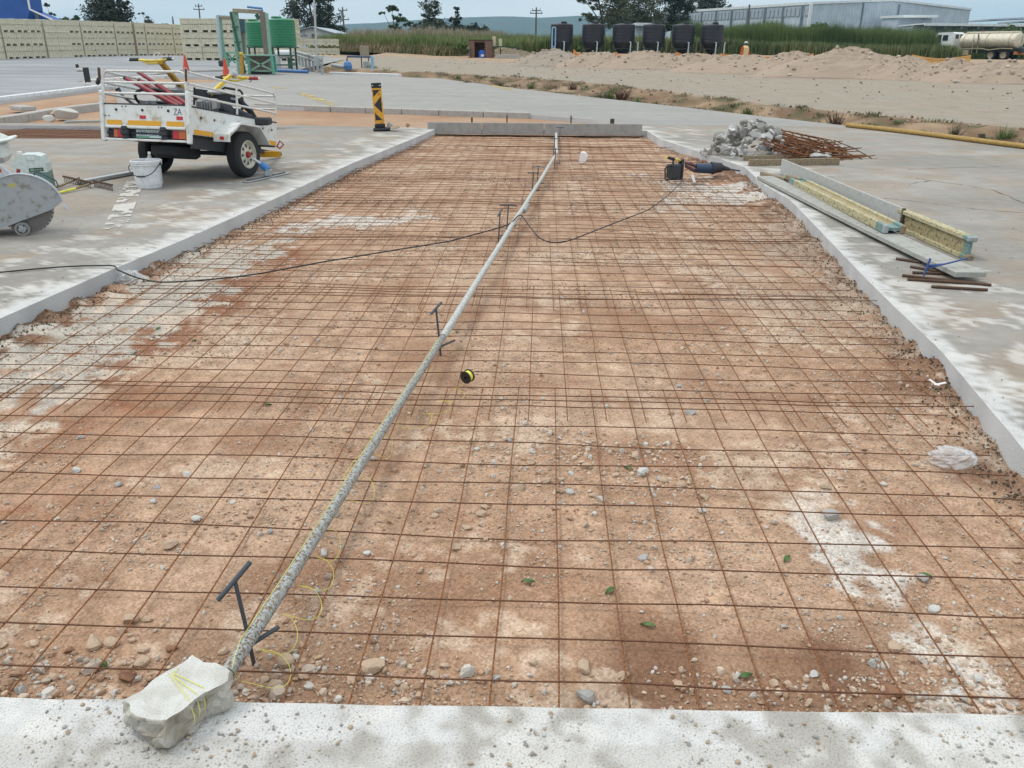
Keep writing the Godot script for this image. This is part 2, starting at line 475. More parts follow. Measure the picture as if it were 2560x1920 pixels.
func sheet(called: String, outer: PackedVector2Array, holes: Array, z0: float, z1: float, lift: float, colour: Callable, m: Material, thick := 0.0, k := 0.0062, margin := 1.6):
	# a slab cut into strips that get finer towards the camera, clipped to its outline
	var v := PackedVector3Array()
	var n := PackedVector3Array()
	var c := PackedColorArray()
	var z := z0
	var put := func(p: Vector2):
		v.append(Vector3(p.x, Y(p.x, p.y) + lift, p.y)); n.append(V); c.append(colour.call(p.x, p.y))
	while z > z1:
		var s := k * absf(z) + k * 0.25
		var zn := maxf(z - s, z1)
		var half := 0.78 * absf(z) + margin
		var band := [PackedVector2Array([Vector2(-90, z), Vector2(90, z), Vector2(90, zn), Vector2(-90, zn)])]
		var pieces := []
		for q in Geometry2D.intersect_polygons(band[0], outer): pieces.append(q)
		for hl in holes:
			var nx := []
			for q in pieces:
				for w in Geometry2D.clip_polygons(q, hl): nx.append(w)
			pieces = nx
		for q in pieces:
			# cut the strip piece across
			var lo := 1e9
			var hi := -1e9
			for p in q:
				lo = minf(lo, p.x); hi = maxf(hi, p.x)
			var x := lo
			while x < hi - 1e-6:
				var st := s * 1.3 if x > -half - 0.2 and x < half else 6.0
				var xn := minf(x + st, hi)
				if x < -half and xn > -half: xn = minf(-half, hi)
				if hi - xn < 0.004: xn = hi
				var cell := PackedVector2Array([Vector2(x, z + 0.001), Vector2(xn, z + 0.001), Vector2(xn, zn - 0.001), Vector2(x, zn - 0.001)])
				for w in Geometry2D.intersect_polygons(cell, q):
					var ix := PackedInt32Array([0, 1, 2, 0, 2, 3]) if w.size() == 4 else Geometry2D.triangulate_polygon(w)
					for i in range(0, ix.size(), 3):
						var a: Vector2 = w[ix[i]]
						var b: Vector2 = w[ix[i + 1]]
						var d: Vector2 = w[ix[i + 2]]
						put.call(a)
						if (b - a).cross(d - a) < 0:
							put.call(d); put.call(b)
						else:
							put.call(b); put.call(d)
				x = xn
		z = zn
	if thick > 0:
		for ol in [outer] + holes:
			var cw: bool = Geometry2D.is_polygon_clockwise(ol)
			for i in ol.size():
				var a: Vector2 = ol[i]
				var b: Vector2 = ol[(i + 1) % ol.size()]
				if maxf(a.y, b.y) > 1.5 or minf(a.y, b.y) < -42: continue
				var e := (b - a).normalized()
				var m3 := Vector3(-e.y, 0, e.x)
				if cw != (ol == outer): m3 = -m3
				var turn: bool = Vector3(e.x, 0, e.y).cross(Vector3.DOWN).dot(m3) > 0
				for q in ([[a, 0], [b, 1], [b, 0], [a, 0], [a, 1], [b, 1]] if turn else [[a, 0], [b, 0], [b, 1], [a, 0], [b, 1], [a, 1]]):
					var p: Vector2 = q[0]
					v.append(Vector3(p.x, Y(p.x, p.y) + lift - thick * q[1], p.y)); n.append(m3)
					var f := 1.0 + 0.18 * N3.get_noise_2d(p.x * 9, p.y * 9)
					c.append(Color(0.56 * f, 0.57 * f, 0.58 * f))
	var ar := []
	ar.resize(Mesh.ARRAY_MAX)
	ar[Mesh.ARRAY_VERTEX] = v; ar[Mesh.ARRAY_NORMAL] = n; ar[Mesh.ARRAY_COLOR] = c
	var t := ArrayMesh.new()
	t.add_surface_from_arrays(Mesh.PRIMITIVE_TRIANGLES, ar)
	struct(called, t, m)

func pts(a: Array) -> Array:
	var o := []
	for q in a: o.append(Vector2(q[0], q[1]))
	return o

func build_ground():
	trench = jag(pts([[-2.34, -18.62], [-2.66, -15.8], [-2.97, -13.0], [-3.29, -7.53], [-3.42, -6.1], [-3.5, -4.9], [-3.62, -1.63], [-1.44, -1.655], [-0.05, -1.68], [1.3, -1.71], [2.13, -1.73], [2.16, -3.3], [2.375, -4.56], [2.55, -6.27], [2.8, -8.3], [3.0, -10.0], [2.99, -11.2], [3.14, -13.0], [2.8, -15.0], [2.36, -17.07], [2.28, -18.62]]), 0.16, 0.007)
	island = jag(pts([[-13.5, -18.95], [-9.8, -18.95], [-5.9, -19.1], [-2.6, -18.75], [2.0, -18.75], [2.2, -19.6], [1.2, -21.0], [-0.27, -22.1], [-5.83, -23.5], [-12.4, -24.6], [-15.6, -31.0], [-15.9, -25.5], [-16.4, -21.0], [-16.5, -18.9]]), 0.5, 0.1)
	patch = jag(pts([[-17.0, -15.6], [-12.0, -15.9], [-8.5, -16.15], [-6.6, -17.0], [-5.3, -18.6], [-9.8, -18.5], [-17.0, -18.3]]), 0.4, 0.06)
	strip = jag(pts([[-18.9, -37.6], [-13.2, -36.6], [-13.0, -33.6], [-18.3, -33.2]]), 0.6, 0.1)
	var pl := [Vector2(-60, 4), Vector2(22, 4)]
	for i in range(near_edge.size() - 2, 4, -1): pl.append(Vector2(near_edge[i][0], near_edge[i][1]))
	pl.append_array(pts([[-9.0, -39.2], [-12.2, -42.5], [-13.0, -58.0], [-20.0, -68.0], [-60.0, -72.0]]))
	yard = PackedVector2Array(pl)
	build_land()
	build_trench_soil()
	sheet("concrete_yard", yard, [trench, island, patch, strip], 3.9, -71.0, 0.0, slab_colour, M.slab, 0.17)
	var pink := func(x, z):
		var a := N1.get_noise_2d(x * 0.9, z * 0.9)
		var e := N3.get_noise_2d(x * 5, z * 5)
		var c := Color(0.43, 0.265, 0.165).lerp(Color(0.50, 0.35, 0.24), clampf(0.5 + a * 1.2, 0, 1))
		var f := 1.0 + e * 0.2
		return Color(c.r * f, c.g * f, c.b * f)
	var wet := func(x, z):
		var f := 1.0 + N3.get_noise_2d(x * 6, z * 6) * 0.25
		return Color(0.185 * f, 0.092 * f, 0.05 * f)
	var fat := func(p): return Geometry2D.offset_polygon(p, 0.3)[0]
	sheet("island_soil", fat.call(island), [], -18.4, -31.4, -0.10, pink, M.soil, 0.0, 0.012)
	sheet("damp_soil", fat.call(patch), [], -15.2, -18.9, -0.085, wet, M.soil, 0.0, 0.012)
	sheet("strip_soil", fat.call(strip), [], -32.8, -38.0, -0.10, pink, M.soil, 0.0, 0.012)

# ---------- things in the trench ----------
func wave_bar(p: Vector3, q: Vector3, r: float, sd: float, amp: float) -> B:
	var b := B.new()
	var n := maxi(4, int(p.distance_to(q) / 0.3))
	var a := []
	for i in n + 1:
		var t := float(i) / n
		var w := p.lerp(q, t)
		w.y += N2.get_noise_2d(w.x * 1.1 + sd * 7, w.z * 1.1 + sd) * amp + N1.get_noise_2d(w.x * 1.5, w.z * 1.5) * 0.012
		var side := (q - p).cross(V).normalized()
		w += side * N2.get_noise_2d(t * 6 + sd * 13, sd * 3) * amp * 0.55
		a.append(w)
	return b.tube(a, r, 5, r, true)

func mesh_sheet(label: String, x0: float, x1: float, z0: float, z1: float, h: float, off: float, skew: float, sd: int, group := "sheets of reinforcing mesh laid along the trench") -> Node3D:
	var t := thing("reinforcing_mesh", label, "steel mesh", Vector3(0, 0, 0), 0, group)
	var z := z0 - 0.1
	var k := 0
	while z > z1 - 0.02:
		var a := x0 + rng.randf_range(-0.03, 0.02)
		var b := x1 + rng.randf_range(-0.03, 0.05)
		part("cross_bar", wave_bar(Vector3(a, Y(a, z) + h, z - skew * a), Vector3(b, Y(b, z) + h + (0.03 if k % 5 == 0 else 0.0), z - skew * b), 0.0028, sd + k, 0.022), M.rust_dark, t)
		z -= 0.2; k += 1
	var x := x0 + off
	while x < x1 - 0.03:
		part("long_bar", wave_bar(Vector3(x + skew * z0, Y(x, z0) + h - 0.006, z0 + 0.1 - skew * x), Vector3(x + skew * z1, Y(x, z1) + h - 0.006, z1 - 0.1 - skew * x), 0.0030, sd + k + 50, 0.014), M.rust_bright, t)
		x += 0.2; k += 1
	return t

func build_meshes():
	# eight sheets, each lapped over the last
	var zz := [-1.78, -3.86, -5.82, -7.9, -9.95, -12.05, -14.2, -16.2]
	var ord := ["first", "second", "third", "fourth", "fifth", "sixth", "seventh", "last"]
	for i in 8:
		var z0: float = zz[i]
		var z1: float = z0 - 2.32
		var zm := (z0 + z1) * 0.5
		var xl := -3.42 - zm * 0.0 + (-zm - 4.0) * 0.045 + (0.0 if i else -0.02)
		xl = maxf(xl, -3.4)
		var xr := minf(2.04 + (-zm - 2.5) * 0.12, 2.78)
		if i == 7: xl = -2.55; xr = 2.2; z1 = -18.4
		if i == 6: xl = -2.8; xr = 2.5
		mesh_sheet("rusty steel mesh sheet, %s counted from the near slab" % ord[i], xl, xr, z0, z1, -0.108 + 0.006 * (i % 2), [0.07, 0.13, 0.03, 0.11, 0.06, 0.14, 0.02, 0.09][i], 0.006 * (i % 3 - 1), i * 100)

func t_peg(label: String, base: Vector3, top: Vector3, ha: Vector3, hb: Vector3, foot: Vector3):
	var t := thing("t_handled_peg", label, "steel peg", Vector3.ZERO, 0, "pegs holding up the pipe")
	part("stem", B.new().tube([base - Vector3(0, 0.04, 0), base.lerp(top, 0.5), top], 0.0065, 8), M.steel_dark, t)
	part("handle", B.new().tube([ha, top + Vector3(0, 0.006, 0), hb], 0.008, 8), M.steel_dark, t)
	part("cradle", B.new().tube([foot, foot + Vector3(0.075, 0.01, -0.09)], 0.007, 8), M.steel_dark, t)

func build_pipe():
	var a := Vector3(-0.862, -0.018, -1.795)
	var j := Vector3(-0.591, -0.018, -4.83)
	var e := Vector3(0.222, 0.014, -14.44)
	var run := func(p: Vector3, q: Vector3, r: float) -> B:
		var k := []
		for i in 13:
			var w := p.lerp(q, i / 12.0)
			k.append(w + Vector3(N1.get_noise_2d(w.z * 0.9, 3), 0.5 * N1.get_noise_2d(w.z, 9), 0) * 0.012 * sin(i / 12.0 * PI))
		return B.new().tube(k, r, 16)
	single("screed_pipe", run.call(a, j, 0.0215), M.pipe_old, "long mottled steel pipe with flaking grey paint leading away from the wrapped concrete block", "pipe")
	var far := thing("screed_pipe", "pale grey steel pipe continuing the mottled one to the pegs far up the trench", "pipe")
	part("tube", run.call(j + Vector3(-0.003, 0.004, 0.06), e, 0.0235), M.pipe_grey, far)
	part("sleeve", B.new().tube([Vector3(-0.19, -0.012, -9.2), Vector3(-0.155, -0.012, -9.62)], 0.026, 14), M.pipe_old, far)
	single("screed_pipe", run.call(Vector3(0.262, 0.04, -14.6), Vector3(0.297, 0.075, -18.2), 0.025), M.pipe_grey, "short pale steel pipe at the far end of the trench, against the form boards", "pipe")
	t_peg("blue grey T-handled steel peg beside the near end of the mottled pipe", Vector3(-0.855, -0.138, -1.97), Vector3(-0.879, 0.165, -1.97), Vector3(-0.927, 0.118, -1.945), Vector3(-0.838, 0.216, -2.0), Vector3(-0.868, -0.06, -1.95))
	t_peg("dark T-handled steel peg where the two long pipes meet, behind the spool", Vector3(-0.605, -0.134, -4.75), Vector3(-0.628, 0.172, -4.75), Vector3(-0.655, 0.15, -4.72), Vector3(-0.60, 0.2, -4.8), Vector3(-0.60, -0.06, -4.73))
	var i := 0
	for q in [[-8.05, "dark upright T-handled peg in the middle of the trench, left of the pipe", -0.40, 0.02], [-8.45, "thin T-handled peg with a long level handle touching the middle of the pipe", -0.335, 0.09],
			[-10.9, "nearer peg of the thin pair standing left of the pipe past mid-trench", -0.105, 0.075], [-11.5, "farther peg of the thin pair standing left of the pipe past mid-trench", -0.045, 0.085],
			[-13.7, "peg standing in front of the far end of the long pipe", 0.225, 0.085], [-15.3, "peg in the middle of the short pipe near the form boards", 0.225, 0.08], [-17.4, "last peg of the row, just before the form boards", 0.365, 0.08]]:
		var z: float = q[0]
		var x: float = q[2]
		var yy := Y(x, z)
		var hb := Vector3(q[3], 0.0, 0.01)
		if i == 0: hb = Vector3(0.02, 0.03, -0.05)
		t_peg(q[1], Vector3(x - 0.02, yy - 0.14, z), Vector3(x, yy + 0.165, z), Vector3(x, yy + 0.165, z) - hb, Vector3(x, yy + 0.165, z) + hb, Vector3(x, yy - 0.065, z + 0.02))
		i += 1

func build_block_and_string():
	# the lump of broken concrete at the near edge, yellow line wound round it
	var foot := [Vector2(-1.03, -1.575), Vector2(-1.0, -1.535), Vector2(-0.945, -1.505), Vector2(-0.89, -1.505), Vector2(-0.862, -1.55), Vector2(-0.845, -1.592), Vector2(-0.79, -1.65), Vector2(-0.80, -1.685), Vector2(-0.85, -1.715), Vector2(-0.885, -1.715), Vector2(-0.925, -1.745), Vector2(-0.96, -1.68)]
	var ol := PackedVector2Array()
	for i in foot.size():
		var p: Vector2 = foot[i]
		var q: Vector2 = foot[(i + 1) % foot.size()]
		var k := maxi(1, int(p.distance_to(q) / 0.009))
		for s in k: ol.append(p.lerp(q, float(s) / k))
	var c := Vector2(-0.91, -1.62)
	var b := B.new()
	b.tint = true
	var ring := func(h: float, shrink: float, rough: float) -> Array:
		var o := []
		for p in ol:
			var w := Vector3(c.x + (p.x - c.x) * shrink, h, c.y + (p.y - c.y) * shrink)
			var n := Vector3(N2.get_noise_3d(w.x * 60, w.y * 60, w.z * 60), N3.get_noise_3d(w.x * 45, w.y * 45 + 9, w.z * 45) * 0.6, N2.get_noise_3d(w.z * 60, w.x * 60, w.y * 60))
			var coarse := Vector3(N1.get_noise_3d(w.x * 26, w.y * 22, w.z * 26), 0, N1.get_noise_3d(w.z * 26, w.y * 22, w.x * 26 + 5))
			o.append(w + (n * 0.02 + coarse * 0.03) * rough)
		return o
	var last := []
	var L := [[0.0, 0.90, 0.7], [0.010, 0.95, 0.9], [0.022, 0.985, 1.0], [0.034, 1.0, 1.0], [0.046, 1.01, 1.0], [0.058, 1.01, 0.9], [0.070, 1.005, 0.75], [0.080, 1.0, 0.55], [0.086, 0.992, 0.4], [0.089, 0.975, 0.3]]
	for q in L:
		var r: Array = ring.call(q[0], q[1], q[2])
		if last.size():
			for i in r.size():
				var j := (i + 1) % r.size()
				b.col = Color(0.33, 0.295, 0.235).lerp(Color(0.52, 0.50, 0.45), clampf(0.5 + N2.get_noise_3d(r[i].x * 30, r[i].y * 30, r[i].z * 30) * 1.4, 0, 1))
				b.tri(last[i], last[j], r[j]); b.tri(last[i], r[j], r[i])
		last = r
	for s in 7:
		var f := 0.975 - 0.975 * (s + 1) / 7.0
		var r := []
		for i in ol.size():
			var p := ol[i]
			var w := Vector3(c.x + (p.x - c.x) * f, 0.090, c.y + (p.y - c.y) * f)
			w.y += N2.get_noise_2d(w.x * 50, w.z * 50) * 0.003
			r.append(w)
		for i in r.size():
			var j := (i + 1) % r.size()
			b.col = Color(0.70, 0.70, 0.67).lerp(Color(0.58, 0.57, 0.53), clampf(0.3 + N2.get_noise_2d(r[i].x * 25, r[i].z * 25) * 1.5, 0, 1))
			b.tri(last[i], last[j], r[i])
			if s < 6: b.tri(last[j], r[j], r[i])
		last = r
	single("concrete_block", b, M.chunk, "broken lump of pale concrete with string wound round it on the near slab", "concrete block")
	# building line
	var s := thing("string_line", "thin yellow builder's line wound round the block and running along the pipe", "string")
	for k in 3:
		var o := 0.02 * k
		part("winding", B.new().tube([Vector3(-0.86 + o * 0.2, 0.003, -1.556 - o * 0.9), Vector3(-0.852 + o * 0.3, 0.05, -1.562 - o), Vector3(-0.866 + o * 0.5, 0.093, -1.575 - o * 1.1), Vector3(-0.93 - o * 0.3, 0.095, -1.64 - o * 0.6), Vector3(-0.955 + o * 0.4, 0.093, -1.665 - o * 0.5), Vector3(-0.975 + o * 0.4, 0.05, -1.672 - o * 0.5)], 0.0011, 5), M.string, s)
	var along := [Vector3(-0.80, 0.088, -1.70), Vector3(-0.845, 0.02, -1.82)]
	for i in 40:
		var t := (i + 1) / 40.0
		along.append(Vector3(lerpf(-0.862, -0.60, t) - 0.008 + sin(t * 9) * 0.004, 0.0035, lerpf(-1.84, -4.72, t)))
	part("straight_run", B.new().tube(along, 0.0009, 5), M.string, s)
	var loose := [Vector3(-0.80, 0.085, -1.70)]
	# scallops of slack line lying on the mesh, mostly to the right of the pipe
	var zs := [-1.80, -1.93, -2.10, -2.25, -2.42, -2.60, -2.82, -3.02, -3.22, -3.42, -3.6, -3.78, -3.95, -4.1]
	var bulge := [0.115, 0.075, 0.10, 0.085, 0.05, -0.03, 0.06, -0.06, 0.03, -0.055, 0.085, 0.10, 0.10]
	for k in 13:
		for i in 18:
			var t := i / 18.0
			var z := lerpf(zs[k], zs[k + 1], t)
			var px := lerpf(-0.862, -0.66, (-z - 1.8) / 2.3) + (0.03 if bulge[k] > 0 else -0.03) + (0.16 * clampf((-z - 3.5) / 0.6, 0, 1))
			var w: float = bulge[k] * sin(t * PI) + 0.004 * N2.get_noise_1d(z * 60)
			loose.append(Vector3(px + w, -0.098 + 0.05 * pow(cos(t * PI), 2) * (1.0 if k < 10 else 0.15), z + 0.03 * sin(t * TAU)))
	loose.append(Vector3(-0.43, -0.09, -4.16)); loose.append(Vector3(-0.415, -0.098, -4.22))
	part("loose_coil", B.new().tube(loose, 0.0008, 5), M.string, s)
	# the reel it came from, on its side
	var ax := Vector3(0.55, 0.10, -0.80).normalized()
	var up := Vector3.UP
	var bx := up.cross(ax).normalized()
	var xf := Transform3D(Basis(bx, -ax, bx.cross(-ax)), Vector3(-0.395, -0.068, -4.25))
	var r := thing("string_reel", "small black reel of yellow string lying on the mesh by the pipe", "reel")
	for q in [-1, 1]:
		part("flange", B.new().lathe([Vector2(0.012, q * 0.017 - 0.003), Vector2(0.037, q * 0.017 - 0.003), Vector2(0.0375, q * 0.017), Vector2(0.037, q * 0.017 + 0.003), Vector2(0.012, q * 0.017 + 0.003)], 24, xf), M.black, r)
	part("hub", B.new().lathe([Vector2(0.0, -0.012), Vector2(0.007, -0.012), Vector2(0.007, -0.021), Vector2(0.0125, -0.021), Vector2(0.0125, 0.021), Vector2(0.007, 0.021), Vector2(0.007, 0.012), Vector2(0, 0.012)], 16, xf), M.black, r)
	part("wound_string", B.new().lathe([Vector2(0.0125, -0.013), Vector2(0.0305, -0.013), Vector2(0.0315, 0.0), Vector2(0.0305, 0.013), Vector2(0.0125, 0.013)], 20, xf), M.string, r)

func bag(called: String, ctr: Vector3, size: Vector3, sd: int, label: String):
	var b := B.new()
	var n := 22
	var f := func(i, j) -> Vector3:
		var u: float = TAU * i / n
		var w: float = PI * 0.52 * j / 10.0
		var d := Vector3(cos(u) * sin(w), cos(w), sin(u) * sin(w))
		var k := 1.0 + N2.get_noise_3d(d.x * 7 + sd, d.y * 7, d.z * 7) * 0.30 + N3.get_noise_3d(d.x * 11 + sd, d.y * 11, d.z * 11) * 0.16
		return ctr + Vector3(d.x * size.x, d.y * size.y, d.z * size.z) * 0.5 * k
	for i in n:
		for j in 10:
			b.quad(f.call(i, j), f.call(i + 1, j), f.call(i + 1, j + 1), f.call(i, j + 1))
	single(called, b, M.bag, label, "plastic bag")

func build_trench_bits():
	bag("plastic_bag", Vector3(1.925, -0.115, -3.42), Vector3(0.21, 0.13, 0.15), 3, "crumpled clear plastic bag lying on the mesh near the right slab edge")
	bag("plastic_bag", Vector3(-3.33, -0.12, -6.32), Vector3(0.24, 0.2, 0.2), 8, "crumpled clear plastic sheet stuffed against the left slab edge under the cable")
	var w := B.new()
	for q in [[0.0, 0.02], [2.0, 0.028], [4.2, 0.018]]:
		var d := Vector3(cos(q[0]), 0.25, sin(q[0])) * 0.05
		w.bar(Vector3(2.245, -0.09, -4.32), Vector3(2.245, -0.09, -4.32) + d, q[1], 0.002)
	single("paper_scrap", w, M.white_plastic, "torn white scrap of plastic caught on the mesh by the right slab edge", "litter")
	# black extension cable
	var k := []
	for p in [[-5.2, 0.012, -5.62], [-4.55, 0.012, -5.85], [-3.9, 0.014, -6.2], [-3.46, 0.02, -6.28], [-3.36, -0.01, -6.24], [-3.15, -0.07, -6.2], [-2.9, -0.085, -6.2], [-2.4, -0.088, -6.45], [-1.9, -0.088, -6.95], [-1.35, -0.088, -7.45], [-0.9, -0.088, -7.85], [-0.6, -0.06, -8.15], [-0.33, -0.01, -8.35], [-0.22, 0.03, -8.65], [-0.12, -0.05, -8.5], [0.02, -0.088, -8.0], [0.22, -0.088, -7.9], [0.5, -0.088, -8.35], [0.95, -0.086, -9.15], [1.3, -0.086, -9.8], [1.62, -0.085, -10.7], [1.9, -0.08, -11.6], [2.08, -0.075, -12.2]]:
		k.append(Vector3(p[0], p[1] + Y(p[0], p[2]), p[2]))
	var cv := Curve3D.new()
	for i in k.size():
		var tg: Vector3 = (k[mini(i + 1, k.size() - 1)] - k[maxi(i - 1, 0)]) / 6.0
		cv.add_point(k[i], -tg, tg)
	single("extension_cable", B.new().tube(Array(cv.tessellate(4, 3)), 0.0065, 6), M.black, "black extension cable trailing from the left slab across the trench and over the pipe", "cable")
	# form boards closing the far end
	var fl := ["left form board at the far end of the trench, behind the slab corner", "middle form board at the far end of the trench, between two joints", "right form board at the far end of the trench, longest of the three"]
	var xs := [Vector3(-2.527, 0.092, -17.3).x, Vector3(-1.325, 0.094, -17.41).x, Vector3(0.035, 0.097, -17.53).x, Vector3(2.175, 0.097, -17.57).x]
	for i in 3:
		var o := thing("form_board", fl[i], "form board", Vector3.ZERO, 0, "")
		var a: float = xs[i] + 0.008
		var c: float = xs[i + 1] - 0.008
		part("board", B.new().rbox(Vector3((a + c) * 0.5, 0.125, -18.56 - 0.01 * (i % 2)), Vector3(c - a, 0.27, 0.045), 0.006), M.board_grey, o)
	for q in [[-1.55, 0.30, 0.03], [-0.78, 0.36, 0.022], [0.62, 0.36, 0.022], [1.52, 0.30, 0.07]]:
		single("form_stake", B.new().rbox(Vector3(q[0], q[1] * 0.5 - 0.05 + 0.06, -18.64), Vector3(q[2] * 1.3, q[1] + 0.1, 0.03), 0.004), M.timber_dark, {-1.55: "short square wooden stake behind the left form board", -0.78: "thin stake behind the left half of the middle form board", 0.62: "thin dark stake behind the joint of the right form boards", 1.52: "wide wooden block behind the right end of the form boards"}[q[0]], "stake")
	# lump of concrete in the far part of the trench
	single("concrete_lump", B.new().rock(Vector3(0.7, -0.04 + 0.06, -14.25), Vector3(0.2, 0.17, 0.17), 77, 5, 12), M.chunk, "pale grey concrete lump sitting alone on the mesh right of the pipe's far end", "concrete lump")
	# transformer or work light with a yellow grip
	var t := thing("vibrator_motor", "black tool in a tubular stand with a yellow grip on the far mesh", "power tool", Vector3(1.93, 0.037 - 0.085, -12.2), 0.35)
	part("stand", B.new().tube([Vector3(-0.13, 0.0, 0.06), Vector3(-0.17, 0.02, 0.06), Vector3(-0.18, 0.16, 0.05), Vector3(-0.15, 0.2, 0.05), Vector3(0.0, 0.21, 0.04)], 0.011, 8), M.black, t)
	part("stand", B.new().tube([Vector3(-0.15, 0.01, 0.05), Vector3(0.1, 0.01, 0.08)], 0.011, 8), M.black, t)
	part("body", B.new().rbox(Vector3(-0.01, 0.12, 0.0), Vector3(0.16, 0.2, 0.16), 0.015, Basis(Vector3.UP, 0.3)), M.black_dusty, t)
	part("rear_plate", B.new().rbox(Vector3(0.115, 0.13, -0.02), Vector3(0.03, 0.24, 0.14), 0.01), M.black_dusty, t)
	part("handle_post", B.new().tube([Vector3(-0.03, 0.2, 0), Vector3(-0.03, 0.29, 0)], 0.012, 8), M.black, t)
	part("grip", B.new().tube([Vector3(-0.15, 0.32, 0.03), Vector3(-0.02, 0.29, 0.01)], 0.022, 10), M.black_dusty, t)
	part("grip_end", B.new().tube([Vector3(-0.165, 0.324, 0.033), Vector3(-0.149, 0.32, 0.03)], 0.02, 10), M.yellow, t)
	part("handle", B.new().tube([Vector3(-0.02, 0.29, 0.01), Vector3(0.11, 0.262, -0.01)], 0.016, 10), M.yellow, t)
	part("knob", B.new().tube([Vector3(0.10, 0.26, -0.03), Vector3(0.125, 0.255, 0.01)], 0.034, 12), M.black, t)
	t = thing("breaker_hammer", "dark blue electric hammer lying against the far right slab edge", "power tool", Vector3(2.52, 0.037 - 0.08, -12.72), 0.12)
	part("motor_housing", B.new().tube([Vector3(-0.19, 0.10, 0.0), Vector3(-0.17, 0.10, 0), Vector3(0.04, 0.095, 0.02), Vector3(0.06, 0.095, 0.02)], 0.068, 14, 0.078), M.tool_blue, t)
	part("front_housing", B.new().tube([Vector3(0.05, 0.10, 0.02), Vector3(0.09, 0.105, 0.02), Vector3(0.2, 0.11, 0.0)], 0.098, 14, 0.07), M.black_dusty, t)
	part("rear_handle", B.new().tube([Vector3(-0.17, 0.12, 0.0), Vector3(-0.27, 0.16, 0.0), Vector3(-0.37, 0.18, 0.01), Vector3(-0.35, 0.13, 0.01), Vector3(-0.19, 0.05, 0.0)], 0.025, 10), M.tool_red, t)
	part("nose", B.new().tube([Vector3(0.18, 0.11, 0.0), Vector3(0.34, 0.08, -0.03)], 0.05, 12, 0.022), M.black_dusty, t)
	part("chisel", B.new().tube([Vector3(0.33, 0.08, -0.03), Vector3(0.52, 0.05, -0.06)], 0.012, 8), M.steel_dark, t)
	t = thing("scraper", "small scraper with a white handle lying on the mesh near the blue hammer", "hand tool", Vector3(2.15, 0.037 - 0.09, -11.75), 0.2)
	part("handle", B.new().tube([Vector3(-0.03, 0.13, -0.03), Vector3(0.0, 0.03, 0.02)], 0.02, 10), M.white_plastic, t)
	part("blade", B.new().rbox(Vector3(0.04, 0.012, 0.05), Vector3(0.16, 0.008, 0.06), 0.002, Basis(Vector3.UP, -0.4)), M.steel_dark, t)

